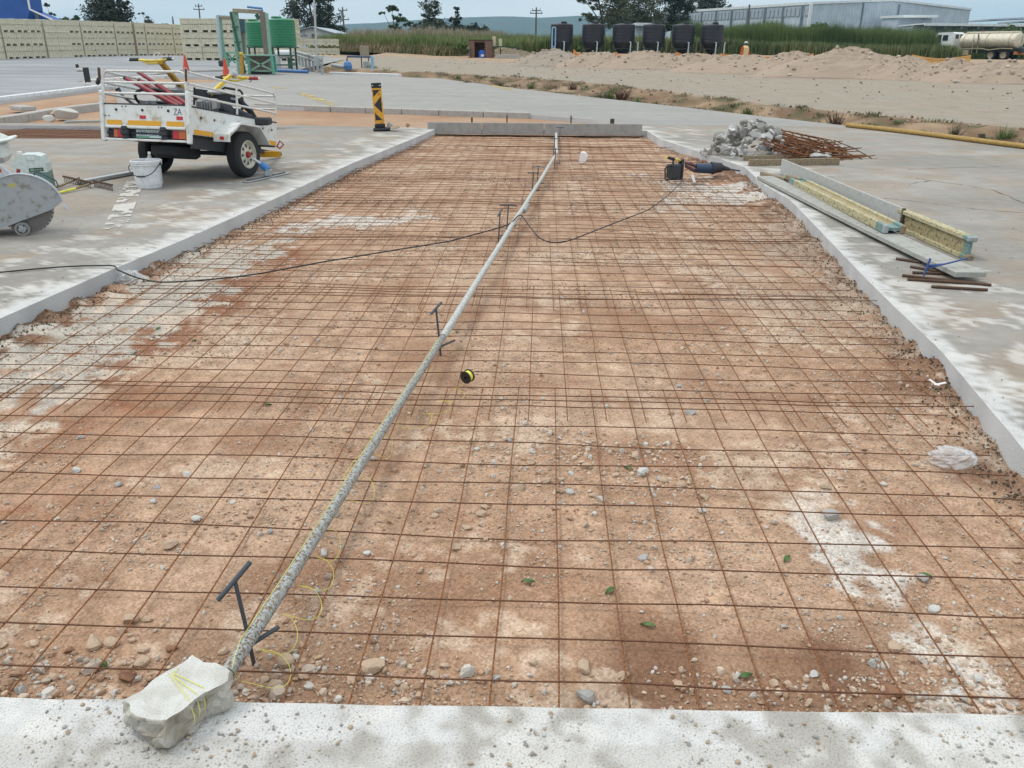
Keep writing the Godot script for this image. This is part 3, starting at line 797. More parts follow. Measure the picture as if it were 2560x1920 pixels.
func build_stones():
	# the loose stones that can be told apart: [x, z, size, colour]
	var kinds := {"t": ["tan", M.stone_tan], "w": ["white", M.stone_white], "g": ["grey", M.stone_grey], "o": ["orange brown", M.stone_brown]}
	var L := [[1.16, -2.14, 0.052, "t"], [1.26, -1.92, 0.043, "w"], [1.35, -2.00, 0.034, "w"], [1.05, -2.05, 0.035, "g"], [1.27, -3.17, 0.049, "t"], [1.21, -2.93, 0.066, "g"], [1.37, -2.34, 0.041, "w"], [1.40, -2.50, 0.041, "g"], [1.07, -1.92, 0.052, "o"], [1.11, -1.91, 0.047, "t"], [0.86, -2.00, 0.027, "w"], [0.77, -1.95, 0.029, "t"], [0.83, -2.23, 0.024, "g"], [0.73, -1.96, 0.031, "t"], [1.29, -2.04, 0.027, "w"], [1.16, -1.92, 0.029, "g"], [0.88, -1.95, 0.024, "t"], [0.23, -3.30, 0.051, "t"], [-0.08, -3.10, 0.052, "t"], [0.48, -3.25, 0.065, "w"], [0.28, -3.03, 0.037, "w"], [0.15, -3.09, 0.038, "w"], [0.41, -2.60, 0.045, "g"], [0.47, -3.43, 0.053, "t"], [-0.13, -3.57, 0.035, "g"], [-0.21, -2.80, 0.035, "t"], [0.25, -3.06, 0.041, "t"], [0.69, -2.96, 0.037, "w"], [0.72, -3.06, 0.038, "t"], [0.57, -3.20, 0.039, "t"], [0.16, -3.25, 0.032, "w"], [0.11, -3.18, 0.035, "t"], [0.36, -3.23, 0.032, "t"], [0.49, -3.14, 0.035, "t"], [0.55, -3.22, 0.036, "g"], [0.05, -3.17, 0.042, "t"], [0.10, -3.09, 0.031, "t"], [0.64, -3.17, 0.039, "t"], [-0.79, -2.57, 0.036, "w"], [-0.63, -2.57, 0.033, "w"], [-0.30, -2.63, 0.039, "t"], [-0.41, -2.86, 0.032, "t"], [-0.21, -2.94, 0.033, "t"], [-0.22, -2.88, 0.042, "t"], [-0.27, -2.77, 0.035, "t"], [-1.27, -2.93, 0.026, "w"], [-1.36, -2.78, 0.041, "w"], [-1.04, -2.70, 0.028, "g"], [-0.73, -2.62, 0.021, "g"], [-0.76, -2.35, 0.031, "g"], [-0.76, -1.99, 0.059, "t"], [-0.12, -2.65, 0.024, "w"], [-1.46, -2.01, 0.037, "o"], [-1.40, -2.04, 0.060, "t"], [-1.34, -2.05, 0.045, "t"], [-1.22, -1.90, 0.064, "o"], [-1.51, -1.83, 0.034, "g"], [-1.28, -1.84, 0.021, "w"], [-1.23, -1.84, 0.023, "w"], [-1.19, -1.90, 0.026, "g"], [-1.21, -1.97, 0.049, "t"], [-1.34, -2.16, 0.055, "t"], [-1.28, -2.17, 0.034, "t"], [-1.14, -2.03, 0.032, "o"], [-1.23, -2.02, 0.035, "t"], [-0.97, -2.02, 0.035, "t"], [-0.77, -1.88, 0.047, "t"], [-0.74, -2.01, 0.027, "w"], [0.16, -1.88, 0.061, "g"], [0.16, -1.99, 0.054, "t"], [-0.49, -1.97, 0.073, "t"], [-1.38, -2.58, 0.057, "t"], [-1.34, -2.11, 0.038, "t"], [-1.22, -2.14, 0.028, "t"], [-0.91, -2.15, 0.026, "w"], [-0.30, -1.95, 0.036, "t"], [-0.11, -1.93, 0.031, "g"], [-0.54, -1.91, 0.040, "t"], [-0.38, -1.89, 0.028, "t"], [-0.69, -1.92, 0.031, "t"], [-0.00, -2.00, 0.032, "t"], [0.28, -1.96, 0.031, "t"], [0.44, -1.93, 0.031, "t"], [0.58, -1.92, 0.029, "g"], [0.63, -1.99, 0.027, "w"], [-1.45, -1.89, 0.031, "t"], [-1.62, -2.12, 0.033, "t"], [-1.56, -3.17, 0.039, "w"], [-2.06, -3.15, 0.042, "w"], [-1.81, -3.05, 0.034, "g"], [-1.60, -2.92, 0.033, "w"], [-1.64, -3.04, 0.031, "g"], [-1.50, -3.37, 0.030, "t"], [-2.69, -4.13, 0.062, "w"], [-2.23, -3.51, 0.031, "g"], [-2.54, -4.70, 0.044, "g"], [0.81, -4.34, 0.032, "g"], [0.81, -3.95, 0.055, "g"], [0.71, -3.94, 0.042, "t"]]
	var i := 0
	for q in L:
		var kd: Array = kinds[q[3]]
		var s: float = q[2]
		var b := B.new().rock(Vector3.ZERO, Vector3(s, s * 0.62, s * (0.75 + 0.3 * fmod(i * 0.37, 1.0))), 400 + i, 3, 8, Basis(Vector3.UP, i * 1.7))
		var where := "in the middle of the red soil"
		if q[1] > -1.95: where = "in the loose soil against the near slab"
		elif q[0] < -0.95: where = "on the red soil left of the pipe"
		elif q[0] > 1.0: where = "on the soil at the right of the trench"
		elif q[0] < -0.35: where = "on the red soil just right of the pipe"
		var sz := "small" if s < 0.032 else ("fist-sized" if s < 0.06 else "large")
		var lb := "%s %s stone lying %s" % [sz, kd[0], where]
		lb = lb.replace("lying ", "").replace("red soil", "soil close to the near slab" if q[1] > -2.25 and q[1] <= -1.95 else ("soil beyond the string reel" if q[1] < -4.3 else ("soil by the gravel patch" if q[0] > -0.3 and q[0] < 0.9 and q[1] < -3.0 else "red soil")))
		single("stone", b, kd[1], lb, "stone", "loose stones in the trench", Vector3(q[0], dirt_y(q[0], q[1]) + s * 0.16 + Y(q[0], q[1]), q[1]))
		i += 1
	# everything smaller: grit on the soil, crumbs on the slabs, clods under the edges
	var variants := []
	for k in 3: variants.append(B.new().rock(Vector3.ZERO, Vector3(1, 0.66, 0.85), 900 + k, 2, 7).mesh())
	var sets := [["gravel", M.grit, [], [], 11], ["gravel", M.grit, [], [], 12], ["gravel", M.grit, [], [], 13]]
	var add := func(p: Vector3, s: float, c: Color):
		var e: Array = sets[rng.randi() % 3]
		e[2].append(Transform3D(Basis(Vector3(rng.randfn(), 1.5, rng.randfn()).normalized(), rng.randf() * TAU).scaled(Vector3.ONE * s), p)); e[3].append(c)
	var tans := [Color(0.50, 0.34, 0.23), Color(0.55, 0.41, 0.30), Color(0.42, 0.27, 0.18), Color(0.58, 0.55, 0.50), Color(0.47, 0.39, 0.32), Color(0.62, 0.50, 0.39)]
	var n := 0
	while n < 50000:
		var u := rng.randf()
		var z := -1.7 - 11.5 * pow(u, 1.75)
		var x := rng.randf_range(-3.4, 2.5)
		if absf(x) > 0.75 * -z + 0.5: continue
		var dn := 0.42 + N2.get_noise_2d(x * 2.3 + 60, z * 2.3) * 1.6
		var heap := exp(-(pow((x - 0.25) / 0.62, 2) + pow((z + 3.38) / 0.34, 2)))
		dn += heap * 1.6 + (0.75 if z > -2.0 else 0.0) + (0.4 if x > 1.2 else 0.0)
		if rng.randf() > dn: continue
		var s := 0.004 + 0.011 * pow(rng.randf(), 3.0) + 0.0004 * -z
		if rng.randf() < 0.06 or (heap > 0.4 and rng.randf() < 0.3) or (z > -2.1 and rng.randf() < 0.22): s *= 2.0
		if z > -2.05 and rng.randf() < 0.04: s *= 2.2
		add.call(Vector3(x, Y(x, z) + dirt_y(x, z) + s * 0.2, z), s, tans[rng.randi() % 6] if heap < 0.3 else tans[[1, 3, 5, 5, 0][rng.randi() % 5]])
		n += 1
	n = 0
	while n < 9000: # clods and dead plant matter under the slab edges
		var z := -1.8 - 15.0 * pow(rng.randf(), 1.5)
		var left := rng.randf() < 0.55
		var o := absf(rng.randfn()) * 0.11
		var x := 0.0
		for i2 in trench_line.size() - 1:
			var a: Vector2 = trench_line[i2]
			var b: Vector2 = trench_line[i2 + 1]
			if (i2 < 4) == left and i2 != 4 and (z - a.y) * (z - b.y) <= 0 and absf(a.y - b.y) > 0.2:
				x = lerpf(a.x, b.x, (z - a.y) / (b.y - a.y)) + (o + 0.01 if left else -o - 0.01)
		if x == 0.0: continue
		var s := 0.004 + 0.014 * pow(rng.randf(), 2.4)
		var c: Color = [Color(0.13, 0.085, 0.05), Color(0.17, 0.12, 0.08), Color(0.09, 0.075, 0.055), Color(0.26, 0.22, 0.17)][rng.randi() % 4]
		add.call(Vector3(x, Y(x, z) + dirt_y(x, z) + s * (0.3 + 0.5 * rng.randf()), z), s, c)
		n += 1
	n = 0
	while n < 6500: # crumbs of concrete on the slabs
		var x := 0.0
		var z := 0.0
		var pick := rng.randf()
		if pick < 0.42:
			x = rng.randf_range(-1.7, 1.5); z = rng.randf_range(-1.66, -1.1)
			if N2.get_noise_2d(x * 5, z * 5 + 33) < 0.0: continue
		else:
			z = -2.0 - 13.0 * pow(rng.randf(), 1.4)
			x = rng.randf_range(-6.5, -3.2) if pick < 0.7 else rng.randf_range(2.2, 5.0)
			if Geometry2D.is_point_in_polygon(Vector2(x, z), trench): continue
		var s := 0.0035 + 0.012 * pow(rng.randf(), 4.0)
		add.call(Vector3(x, Y(x, z) + s * 0.2, z), s, [Color(0.5, 0.49, 0.46), Color(0.32, 0.3, 0.28), Color(0.42, 0.33, 0.24)][rng.randi() % 3])
		n += 1
	for i3 in 3:
		var e: Array = sets[i3]
		var mm := MultiMesh.new()
		mm.transform_format = MultiMesh.TRANSFORM_3D
		mm.use_colors = true
		mm.mesh = variants[i3]
		mm.instance_count = e[2].size()
		for k in e[2].size():
			mm.set_instance_transform(k, e[2][k]); mm.set_instance_color(k, e[3][k])
		var o := MultiMeshInstance3D.new()
		o.multimesh = mm; o.material_override = M.grit
		o.name = numbered("gravel"); add_child(o)
		o.set_meta("kind", "stuff")
		tag(o, ["pale and tan gravel scattered over the trench soil", "loose grit and clods strewn along the slab edges", "small concrete crumbs and stones on soil and slabs"][i3], "gravel")
	# fallen green leaves
	for q in [[0.27, -2.38], [0.38, -2.2], [-0.02, -2.42], [1.42, -2.52], [1.98, -2.72], [0.42, -3.3], [0.22, -1.72], [-1.32, -1.95], [-1.45, -3.95], [-2.25, -4.95], [-2.6, -5.2], [-0.55, -5.2], [0.65, -1.98], [0.95, -2.62]]:
		var y := dirt_y(q[0], q[1]) + 0.008
		var an: float = q[0] * 9.0
		var d := Vector3(cos(an), 0, sin(an))
		var s := Vector3(-sin(an), 0, cos(an))
		var b := B.new()
		var o := Vector3(q[0], y, q[1])
		for sd in [-1, 1]:
			var p := []
			for k in 6:
				var t := k / 5.0
				p.append([o + d * (t - 0.5) * 0.052 + V * 0.004 * sin(t * 5), o + d * (t - 0.5) * 0.052 + s * sd * 0.011 * sin(t * PI) + V * (0.006 + 0.004 * sin(t * 4))])
			for k in 5:
				if sd < 0: b.quad(p[k][0], p[k + 1][0], p[k + 1][1], p[k][1])
				else: b.quad(p[k][1], p[k + 1][1], p[k + 1][0], p[k][0])
		single("fallen_leaf", b, M.leaf, "green leaf on the red soil %s" % ("left of the pipe" if q[0] < -0.9 else ("right of the white slurry streak" if q[0] > 1.6 else ("near the gravel patch" if q[1] < -3.0 else ("beside the near slab" if q[1] > -2.0 else "in the open right of the pipe")))), "leaf", "green leaves fallen on the soil")
	# the nail on the near slab
	var nl := thing("nail", "long steel nail lying on the near slab at the left", "nail")
	part("shank", B.new().tube([Vector3(-1.405, 0.004, -1.55), Vector3(-1.408, 0.004, -1.472)], 0.002, 6), M.steel_dark, nl)
	part("head", B.new().tube([Vector3(-1.4049, 0.005, -1.552), Vector3(-1.405, 0.005, -1.549)], 0.005, 8), M.steel_dark, nl)

# ---------- right-hand slab ----------
func plank(called: String, a: Vector3, b: Vector3, w: float, h: float, m: Material, label: String, cat := "plank", roll := 0.0):
	var d := (b - a).normalized()
	var up := V.rotated(d, roll)
	var n := 14
	var bb := B.new()
	var x := up.cross(d).normalized()
	var u := d.cross(x)
	# a board with slightly uneven faces and eased edges
	var sec := [Vector2(-0.5, -0.5), Vector2(0.5, -0.5), Vector2(0.5, 0.42), Vector2(0.47, 0.5), Vector2(-0.47, 0.5), Vector2(-0.5, 0.42)]
	var last := []
	for i in n + 1:
		var t := float(i) / n
		var c := a.lerp(b, t) + u * (h * 0.5 + 0.004 * sin(t * 5 + a.x)) + x * 0.004 * sin(t * 4 + a.z)
		var r := []
		for s in sec: r.append(c + x * (s.x * w * (1.0 + 0.01 * sin(i * 2.1 + s.y))) + u * (s.y * h))
		if i > 0:
			for k in 6: bb.quad(last[k], last[(k + 1) % 6], r[(k + 1) % 6], r[k])
		else:
			for k in range(1, 5): bb.tri(r[0], r[k + 1], r[k])
		if i == n:
			for k in range(1, 5): bb.tri(r[0], r[k], r[k + 1])
		last = r
	return single(called, bb, m, label, cat)

func i_beam(label: String, a: Vector3, b: Vector3, upright: bool, blue_far: bool):
	# a timber formwork beam: two flanges and a web, blue-painted ends
	var t := thing("formwork_beam", label, "formwork beam")
	var d := (b - a).normalized()
	var side := V.cross(d).normalized()
	var across := V if upright else side
	var flat := side if upright else V
	var c := V * (0.10 if upright else 0.04)
	var ends := [[0.0, 0.06, 1], [0.06, 1.0 - (0.06 if blue_far else 0.0), 0]]
	if blue_far: ends.append([0.94, 1.0, 1])
	for s in [-1, 1]:
		for e in ends:
			var o: Vector3 = c + across * (0.08 * s)
			part("flange" if e[2] == 0 else "painted_end", B.new().bar(a.lerp(b, e[0]) + o, a.lerp(b, e[1]) + o, 0.04 if not upright else 0.08, 0.08 if not upright else 0.04, 0.006), M.beam_yellow if e[2] == 0 else M.beam_blue, t)
		part("end_cap", B.new().rbox(a + c + across * (0.08 * s) - d * 0.004, (across.abs() * 0.052 + flat.abs() * 0.086 + d.abs() * 0.035), 0.012), M.cap_grey if s > 0 else M.timber, t)
	for e in ends:
		part("web" if e[2] == 0 else "painted_web", B.new().bar(a.lerp(b, e[0]) + c, a.lerp(b, e[1]) + c, 0.121 if not upright else 0.028, 0.028 if not upright else 0.121), M.beam_web if e[2] == 0 else M.beam_blue, t)

func build_right():
	plank("scaffold_plank", Vector3(3.31, 0.055, -6.22), Vector3(3.13, 0.035, -11.75), 0.235, 0.038, M.plank_grey, "long weathered grey plank beside the right slab edge with rods under its near end")
	i_beam("pale yellow formwork beam lying on its side on the long grey plank", Vector3(3.31, 0.088, -7.72), Vector3(3.365, 0.07, -11.05), false, true)
	i_beam("yellow formwork beam standing on edge at the near end of the tall grey board", Vector3(3.67, 0.012, -7.0), Vector3(3.62, 0.016, -8.35), true, false)
	plank("shutter_board", Vector3(3.60, 0.022, -8.28), Vector3(3.50, 0.035, -12.3), 0.022, 0.21, M.board_pale, "tall pale grey shutter board standing on edge behind the yellow beams", "board")
	single("wooden_stake", B.new().bar(Vector3(3.585, 0.02, -8.22), Vector3(3.60, 0.235, -8.25), 0.03, 0.03, 0.004), M.timber_dark, "dark square stake leaning on the near end of the tall grey board", "stake")
	plank("timber_batten", Vector3(3.174, 0.032, -12.09), Vector3(3.347, 0.028, -11.45), 0.075, 0.06, M.timber, "short square timber lying on the plank's far end by the slab edge")
	plank("timber_batten", Vector3(3.462, 0.03, -11.83), Vector3(3.497, 0.028, -11.39), 0.06, 0.055, M.timber, "lower of two short battens stacked against the tall grey board")
	plank("timber_batten", Vector3(3.345, 0.084, -11.43), Vector3(3.42, 0.082, -11.04), 0.06, 0.055, M.timber, "upper of two short battens, brown at its sawn end, against the tall grey board")
	plank("timber_batten", Vector3(3.237, 0.04, -13.18), Vector3(4.708, 0.042, -13.44), 0.06, 0.10, M.timber, "long timber lying crosswise nearest the front of the rubble heap")
	plank("timber_batten", Vector3(3.294, 0.045, -13.82), Vector3(4.092, 0.046, -13.94), 0.06, 0.085, M.timber, "weathered timber lying against the front of the rubble heap, behind the long one")
	plank("timber_batten", Vector3(4.099, 0.047, -13.99), Vector3(4.477, 0.049, -14.18), 0.05, 0.08, M.timber, "short timber end at the foot of the rusty mesh offcuts")
	# rusty dowel rods under the plank
	var rods := [[Vector3(3.047, 0.011, -6.96), Vector3(3.201, 0.011, -6.83), "shortest rusty rod poking out left of the plank, farthest from camera"], [Vector3(3.053, 0.01, -6.68), Vector3(3.211, 0.01, -6.53), "thin rusty rod reaching under the plank, second from the far side"], [Vector3(2.987, 0.01, -6.48), Vector3(3.313, 0.01, -6.44), "thick rusty rod under the plank just behind the blue tool"], [Vector3(2.864, 0.01, -6.38), Vector3(3.427, 0.009, -6.12), "longest rusty rod crossing right under the plank's end"], [Vector3(2.856, 0.009, -6.26), Vector3(3.394, 0.009, -6.15), "rusty rod in front of the longest one, ending right of the plank"], [Vector3(2.949, 0.009, -6.05), Vector3(3.328, 0.009, -5.98), "rusty rod lying alone nearest the camera in front of the plank"]]
	for q in rods:
		var s: Vector3 = (q[1] - q[0]).normalized() * 0.01
		single("steel_rod", B.new().tube([q[0] + V * 0.012, q[1] + V * 0.012], 0.0115, 9), M.rust_rod, q[2], "steel rod")
	var bt := thing("blue_form_pin", "blue painted steel key with a crossbar standing against the near plank end", "hand tool")
	var bp: Vector3 = Vector3(3.022, 0.01, -6.34)
	part("upright", B.new().tube([bp + Vector3(-0.01, 0.02, 0), bp + Vector3(0.025, 0.155, -0.02)], 0.0095, 8), M.blue_paint, bt)
	part("arm", B.new().tube([bp + Vector3(0.01, 0.10, -0.01), bp + Vector3(0.16, 0.105, -0.05)], 0.0075, 8), M.blue_paint, bt)
	part("long_arm", B.new().tube([bp + Vector3(0.005, 0.075, -0.01), bp + Vector3(0.33, 0.15, -0.06)], 0.0075, 8), M.blue_paint, bt)
	single("steel_offcut", B.new().tube([Vector3(3.276, 0.115, -8.36), Vector3(3.42, 0.145, -8.3)], 0.006, 6), M.rust_rod, "thin rusty rod end resting across the channel of the yellow beam", "steel rod")
	# heap of broken concrete
	var c := Vector2(3.62, -14.6)
	var big := 0
	for i in 190:
		var a := rng.randf() * TAU
		var rr := pow(rng.randf(), 0.62)
		var x := c.x + cos(a) * rr * 0.92
		var z := c.y + sin(a) * rr * 0.80
		var top := maxf(0.0, 0.60 * (1.0 - rr * 1.05))
		if a < 1.1 and a > -0.5 and rr > 0.55: top *= 0.6
		var s := (0.08 + 0.17 * pow(rng.randf(), 1.6)) * (1.0 if rr < 0.8 else 0.7)
		var y := Y(x, z) + s * 0.25 + top * (1.0 if i % 3 else rng.randf())
		var tone: String = ["grey", "grey", "pale", "grey", "dark"][i % 5]
		var spot: String = "near the top" if rr < 0.28 else ("on the front slope" if sin(a) > 0.5 else ("on the back slope" if sin(a) < -0.5 else ("on the left slope" if cos(a) < 0 else "on the right slope")))
		var lb := "%s %s lump of broken concrete %s of the rubble heap" % ["big" if s > 0.22 else ("middling" if s > 0.15 else "small"), tone, spot]
		var gp := "broken concrete lumps heaped on the right slab"
		if rr > 0.85:
			lb = "%s concrete lump lying loose at the %s foot of the rubble heap" % [tone, "front" if sin(a) > 0.5 else ("far" if sin(a) < -0.5 else ("left" if cos(a) < 0 else "right"))]; gp = "concrete lumps strewn round the foot of the heap"
		var b := B.new().rock(Vector3.ZERO, Vector3(s, s * rng.randf_range(0.4, 0.75), s * rng.randf_range(0.6, 1.0)), 2000 + i, 5, 10, Basis(Vector3(rng.randfn(), rng.randfn(), rng.randfn()).normalized(), rng.randf() * TAU))
		single("concrete_chunk", b, [M.chunk_mid, M.chunk_pale, M.chunk_dark][[0, 0, 1, 0, 2][i % 5]], lb, "concrete rubble", gp, Vector3(x, y, z))
	var strays := [[Vector3(4.473, 0.051, -14.44), 0.34, "largest grey concrete block right of the rusty mesh offcuts"], [Vector3(4.569, 0.047, -14.03), 0.24, "rounded concrete lump beside the largest block right of the heap"], [Vector3(4.745, 0.048, -14.15), 0.2, "flat concrete slab piece right of the rounded lump by the heap"], [Vector3(5.23, 0.061, -15.3), 0.1, "brown brick-like lump lying alone right of the rubble heap"], [Vector3(5.342, 0.061, -15.25), 0.17, "flat grey piece lying farthest right of the rubble heap"]]
	for i in strays.size():
		var s: float = strays[i][1]
		single("concrete_chunk", B.new().rock(Vector3.ZERO, Vector3(s, s * 0.6, s * 0.8), 3100 + i, 4, 9), M.chunk_mid if i != 3 else M.stone_brown, strays[i][2], "concrete rubble", "", strays[i][0] + V * s * 0.2)
	# rusty mesh offcuts dumped on the heap
	var ol := ["largest rusty mesh offcut dumped on the right side of the rubble heap", "tilted rusty mesh offcut lying over the largest one by the rubble heap", "lowest rusty mesh offcut, its bars sticking out to the right of the heap", "small crumpled rusty mesh offcut against the concrete lumps"]
	for k in 4:
		var o := thing("mesh_offcut", ol[k], "steel mesh", Vector3(4.45, 0.06, -14.45) + Vector3([0.0, 0.1, 0.2, -0.4][k], [0.14, 0.22, 0.08, 0.24][k], [0.0, -0.1, 0.15, 0.2][k]), [0.25, 0.05, 0.45, -0.3][k], "")
		var tl := Basis(Vector3(0.2, 0, 1).normalized(), [-0.12, -0.2, 0.02, -0.3][k]) * Basis(Vector3.RIGHT, 0.25)
		var wx: float = [1.5, 1.2, 1.7, 0.8][k]
		for i in 13:
			var z := -0.42 + i * 0.07
			part("bar", B.new().tube([tl * Vector3(-wx * 0.5 + rng.randf() * 0.1, 0.02 * sin(i), z), tl * Vector3(0, 0.03 * sin(i * 2.0), z + 0.02), tl * Vector3(wx * 0.5 + rng.randf_range(-0.15, 0.1), 0.04 * sin(i * 1.3), z + 0.03)], 0.0085, 5), M.rust_bright if i % 3 else M.rust_dark, o)
		for i in 8:
			var x := -wx * 0.45 + i * wx * 0.125
			part("bar", B.new().tube([tl * Vector3(x, 0.012, -0.45), tl * Vector3(x + 0.06, 0.03 * sin(i * 3.0), 0.0), tl * Vector3(x + 0.05, 0.012, 0.44)], 0.0085, 5), M.rust_dark, o)
	# yellow pole along the ditch
	var yp := [Vector3(6.973, 0.146, -19.76)]
	for q in [[2200, 326], [2300, 338], [2400, 351], [2500, 364], [2560, 372], [2640, 384]]: yp.append(Vector3.ZERO)
	yp[1] = Vector3(7.468, 0.129, -19.05); yp[2] = Vector3(7.968, 0.109, -18.16); yp[3] = Vector3(8.377, 0.091, -17.25); yp[4] = Vector3(8.739, 0.077, -16.41); yp[5] = Vector3(8.973, 0.069, -15.87); yp[6] = Vector3(9.191, 0.061, -15.24)
	for i in yp.size(): yp[i] += V * 0.05
	single("yellow_pole", B.new().tube(yp, 0.048, 12), M.pole_yellow, "long scuffed yellow pole lying along the ditch edge at the right", "pole")
	single("wood_block", B.new().rbox(Vector3(9.068, 0.102, -17.81) + V * 0.05, Vector3(0.11, 0.08, 0.1), 0.01), M.timber_dark, "small dark wooden block resting behind the yellow pole", "block")
	single("wood_block", B.new().rbox(Vector3(7.083, 0.153, -20.03) + V * 0.03, Vector3(0.07, 0.06, 0.07), 0.008), M.timber_dark, "small dark block at the left end of the yellow pole", "block")
	# cracks in the slab
	var cr := B.new()
	for l in [[Vector3(4.447, 0.041, -13.33), Vector3(5.213, 0.037, -12.89)], [Vector3(5.33, 0.031, -12.02), Vector3(5.448, 0.03, -11.8), Vector3(5.681, 0.028, -11.45), Vector3(5.898, 0.025, -10.95), Vector3(5.748, 0.02, -9.9)], [Vector3(5.448, 0.03, -11.8), Vector3(4.976, 0.028, -11.43)], [Vector3(4.2, 0.022, -10.24), Vector3(4.655, 0.02, -9.9), Vector3(4.93, 0.019, -9.55), Vector3(5.429, 0.018, -9.31)], [Vector3(5.601, 0.038, -12.96), Vector3(6.378, 0.04, -13.21), Vector3(7.239, 0.042, -13.46)], [Vector3(-3.897, 0.412, -28.56), Vector3(-3.152, 0.409, -28.47), Vector3(-1.528, 0.32, -25.72), Vector3(-0.759, 0.273, -24.22)], [Vector3(2.408, 0.107, -18.05), Vector3(3.698, 0.12, -18.64)]]:
		for i in l.size() - 1:
			var a: Vector3 = l[i]
			var b: Vector3 = l[i + 1]
			var n := maxi(3, int(a.distance_to(b) / 0.09))
			var side := (b - a).cross(V).normalized()
			var lp := a
			var lw := 0.003
			for k in n:
				var p := a.lerp(b, (k + 1.0) / n) + side * rng.randf_range(-0.018, 0.018)
				var w := rng.randf_range(0.001, 0.008)
				p.y = Y(p.x, p.z) + 0.004
				cr.quad(lp + side * lw + V * 0.004 * float(k == 0), lp - side * lw, p - side * w, p + side * w)
				lp = p; lw = w
	struct("slab_crack", cr, M.crack)

# ---------- trailer and its load ----------
func text_part(called: String, s: String, h: float, m: Material, parent: Node3D, xf: Transform3D) -> MeshInstance3D:
	var t := TextMesh.new()
	var f := SystemFont.new()
	f.font_names = PackedStringArray(["Droid Sans"])
	t.font = f; t.text = s; t.font_size = 32; t.pixel_size = h / 24.0; t.depth = 0.002
	var o := part(called, t, m, parent)
	o.transform = xf
	return o

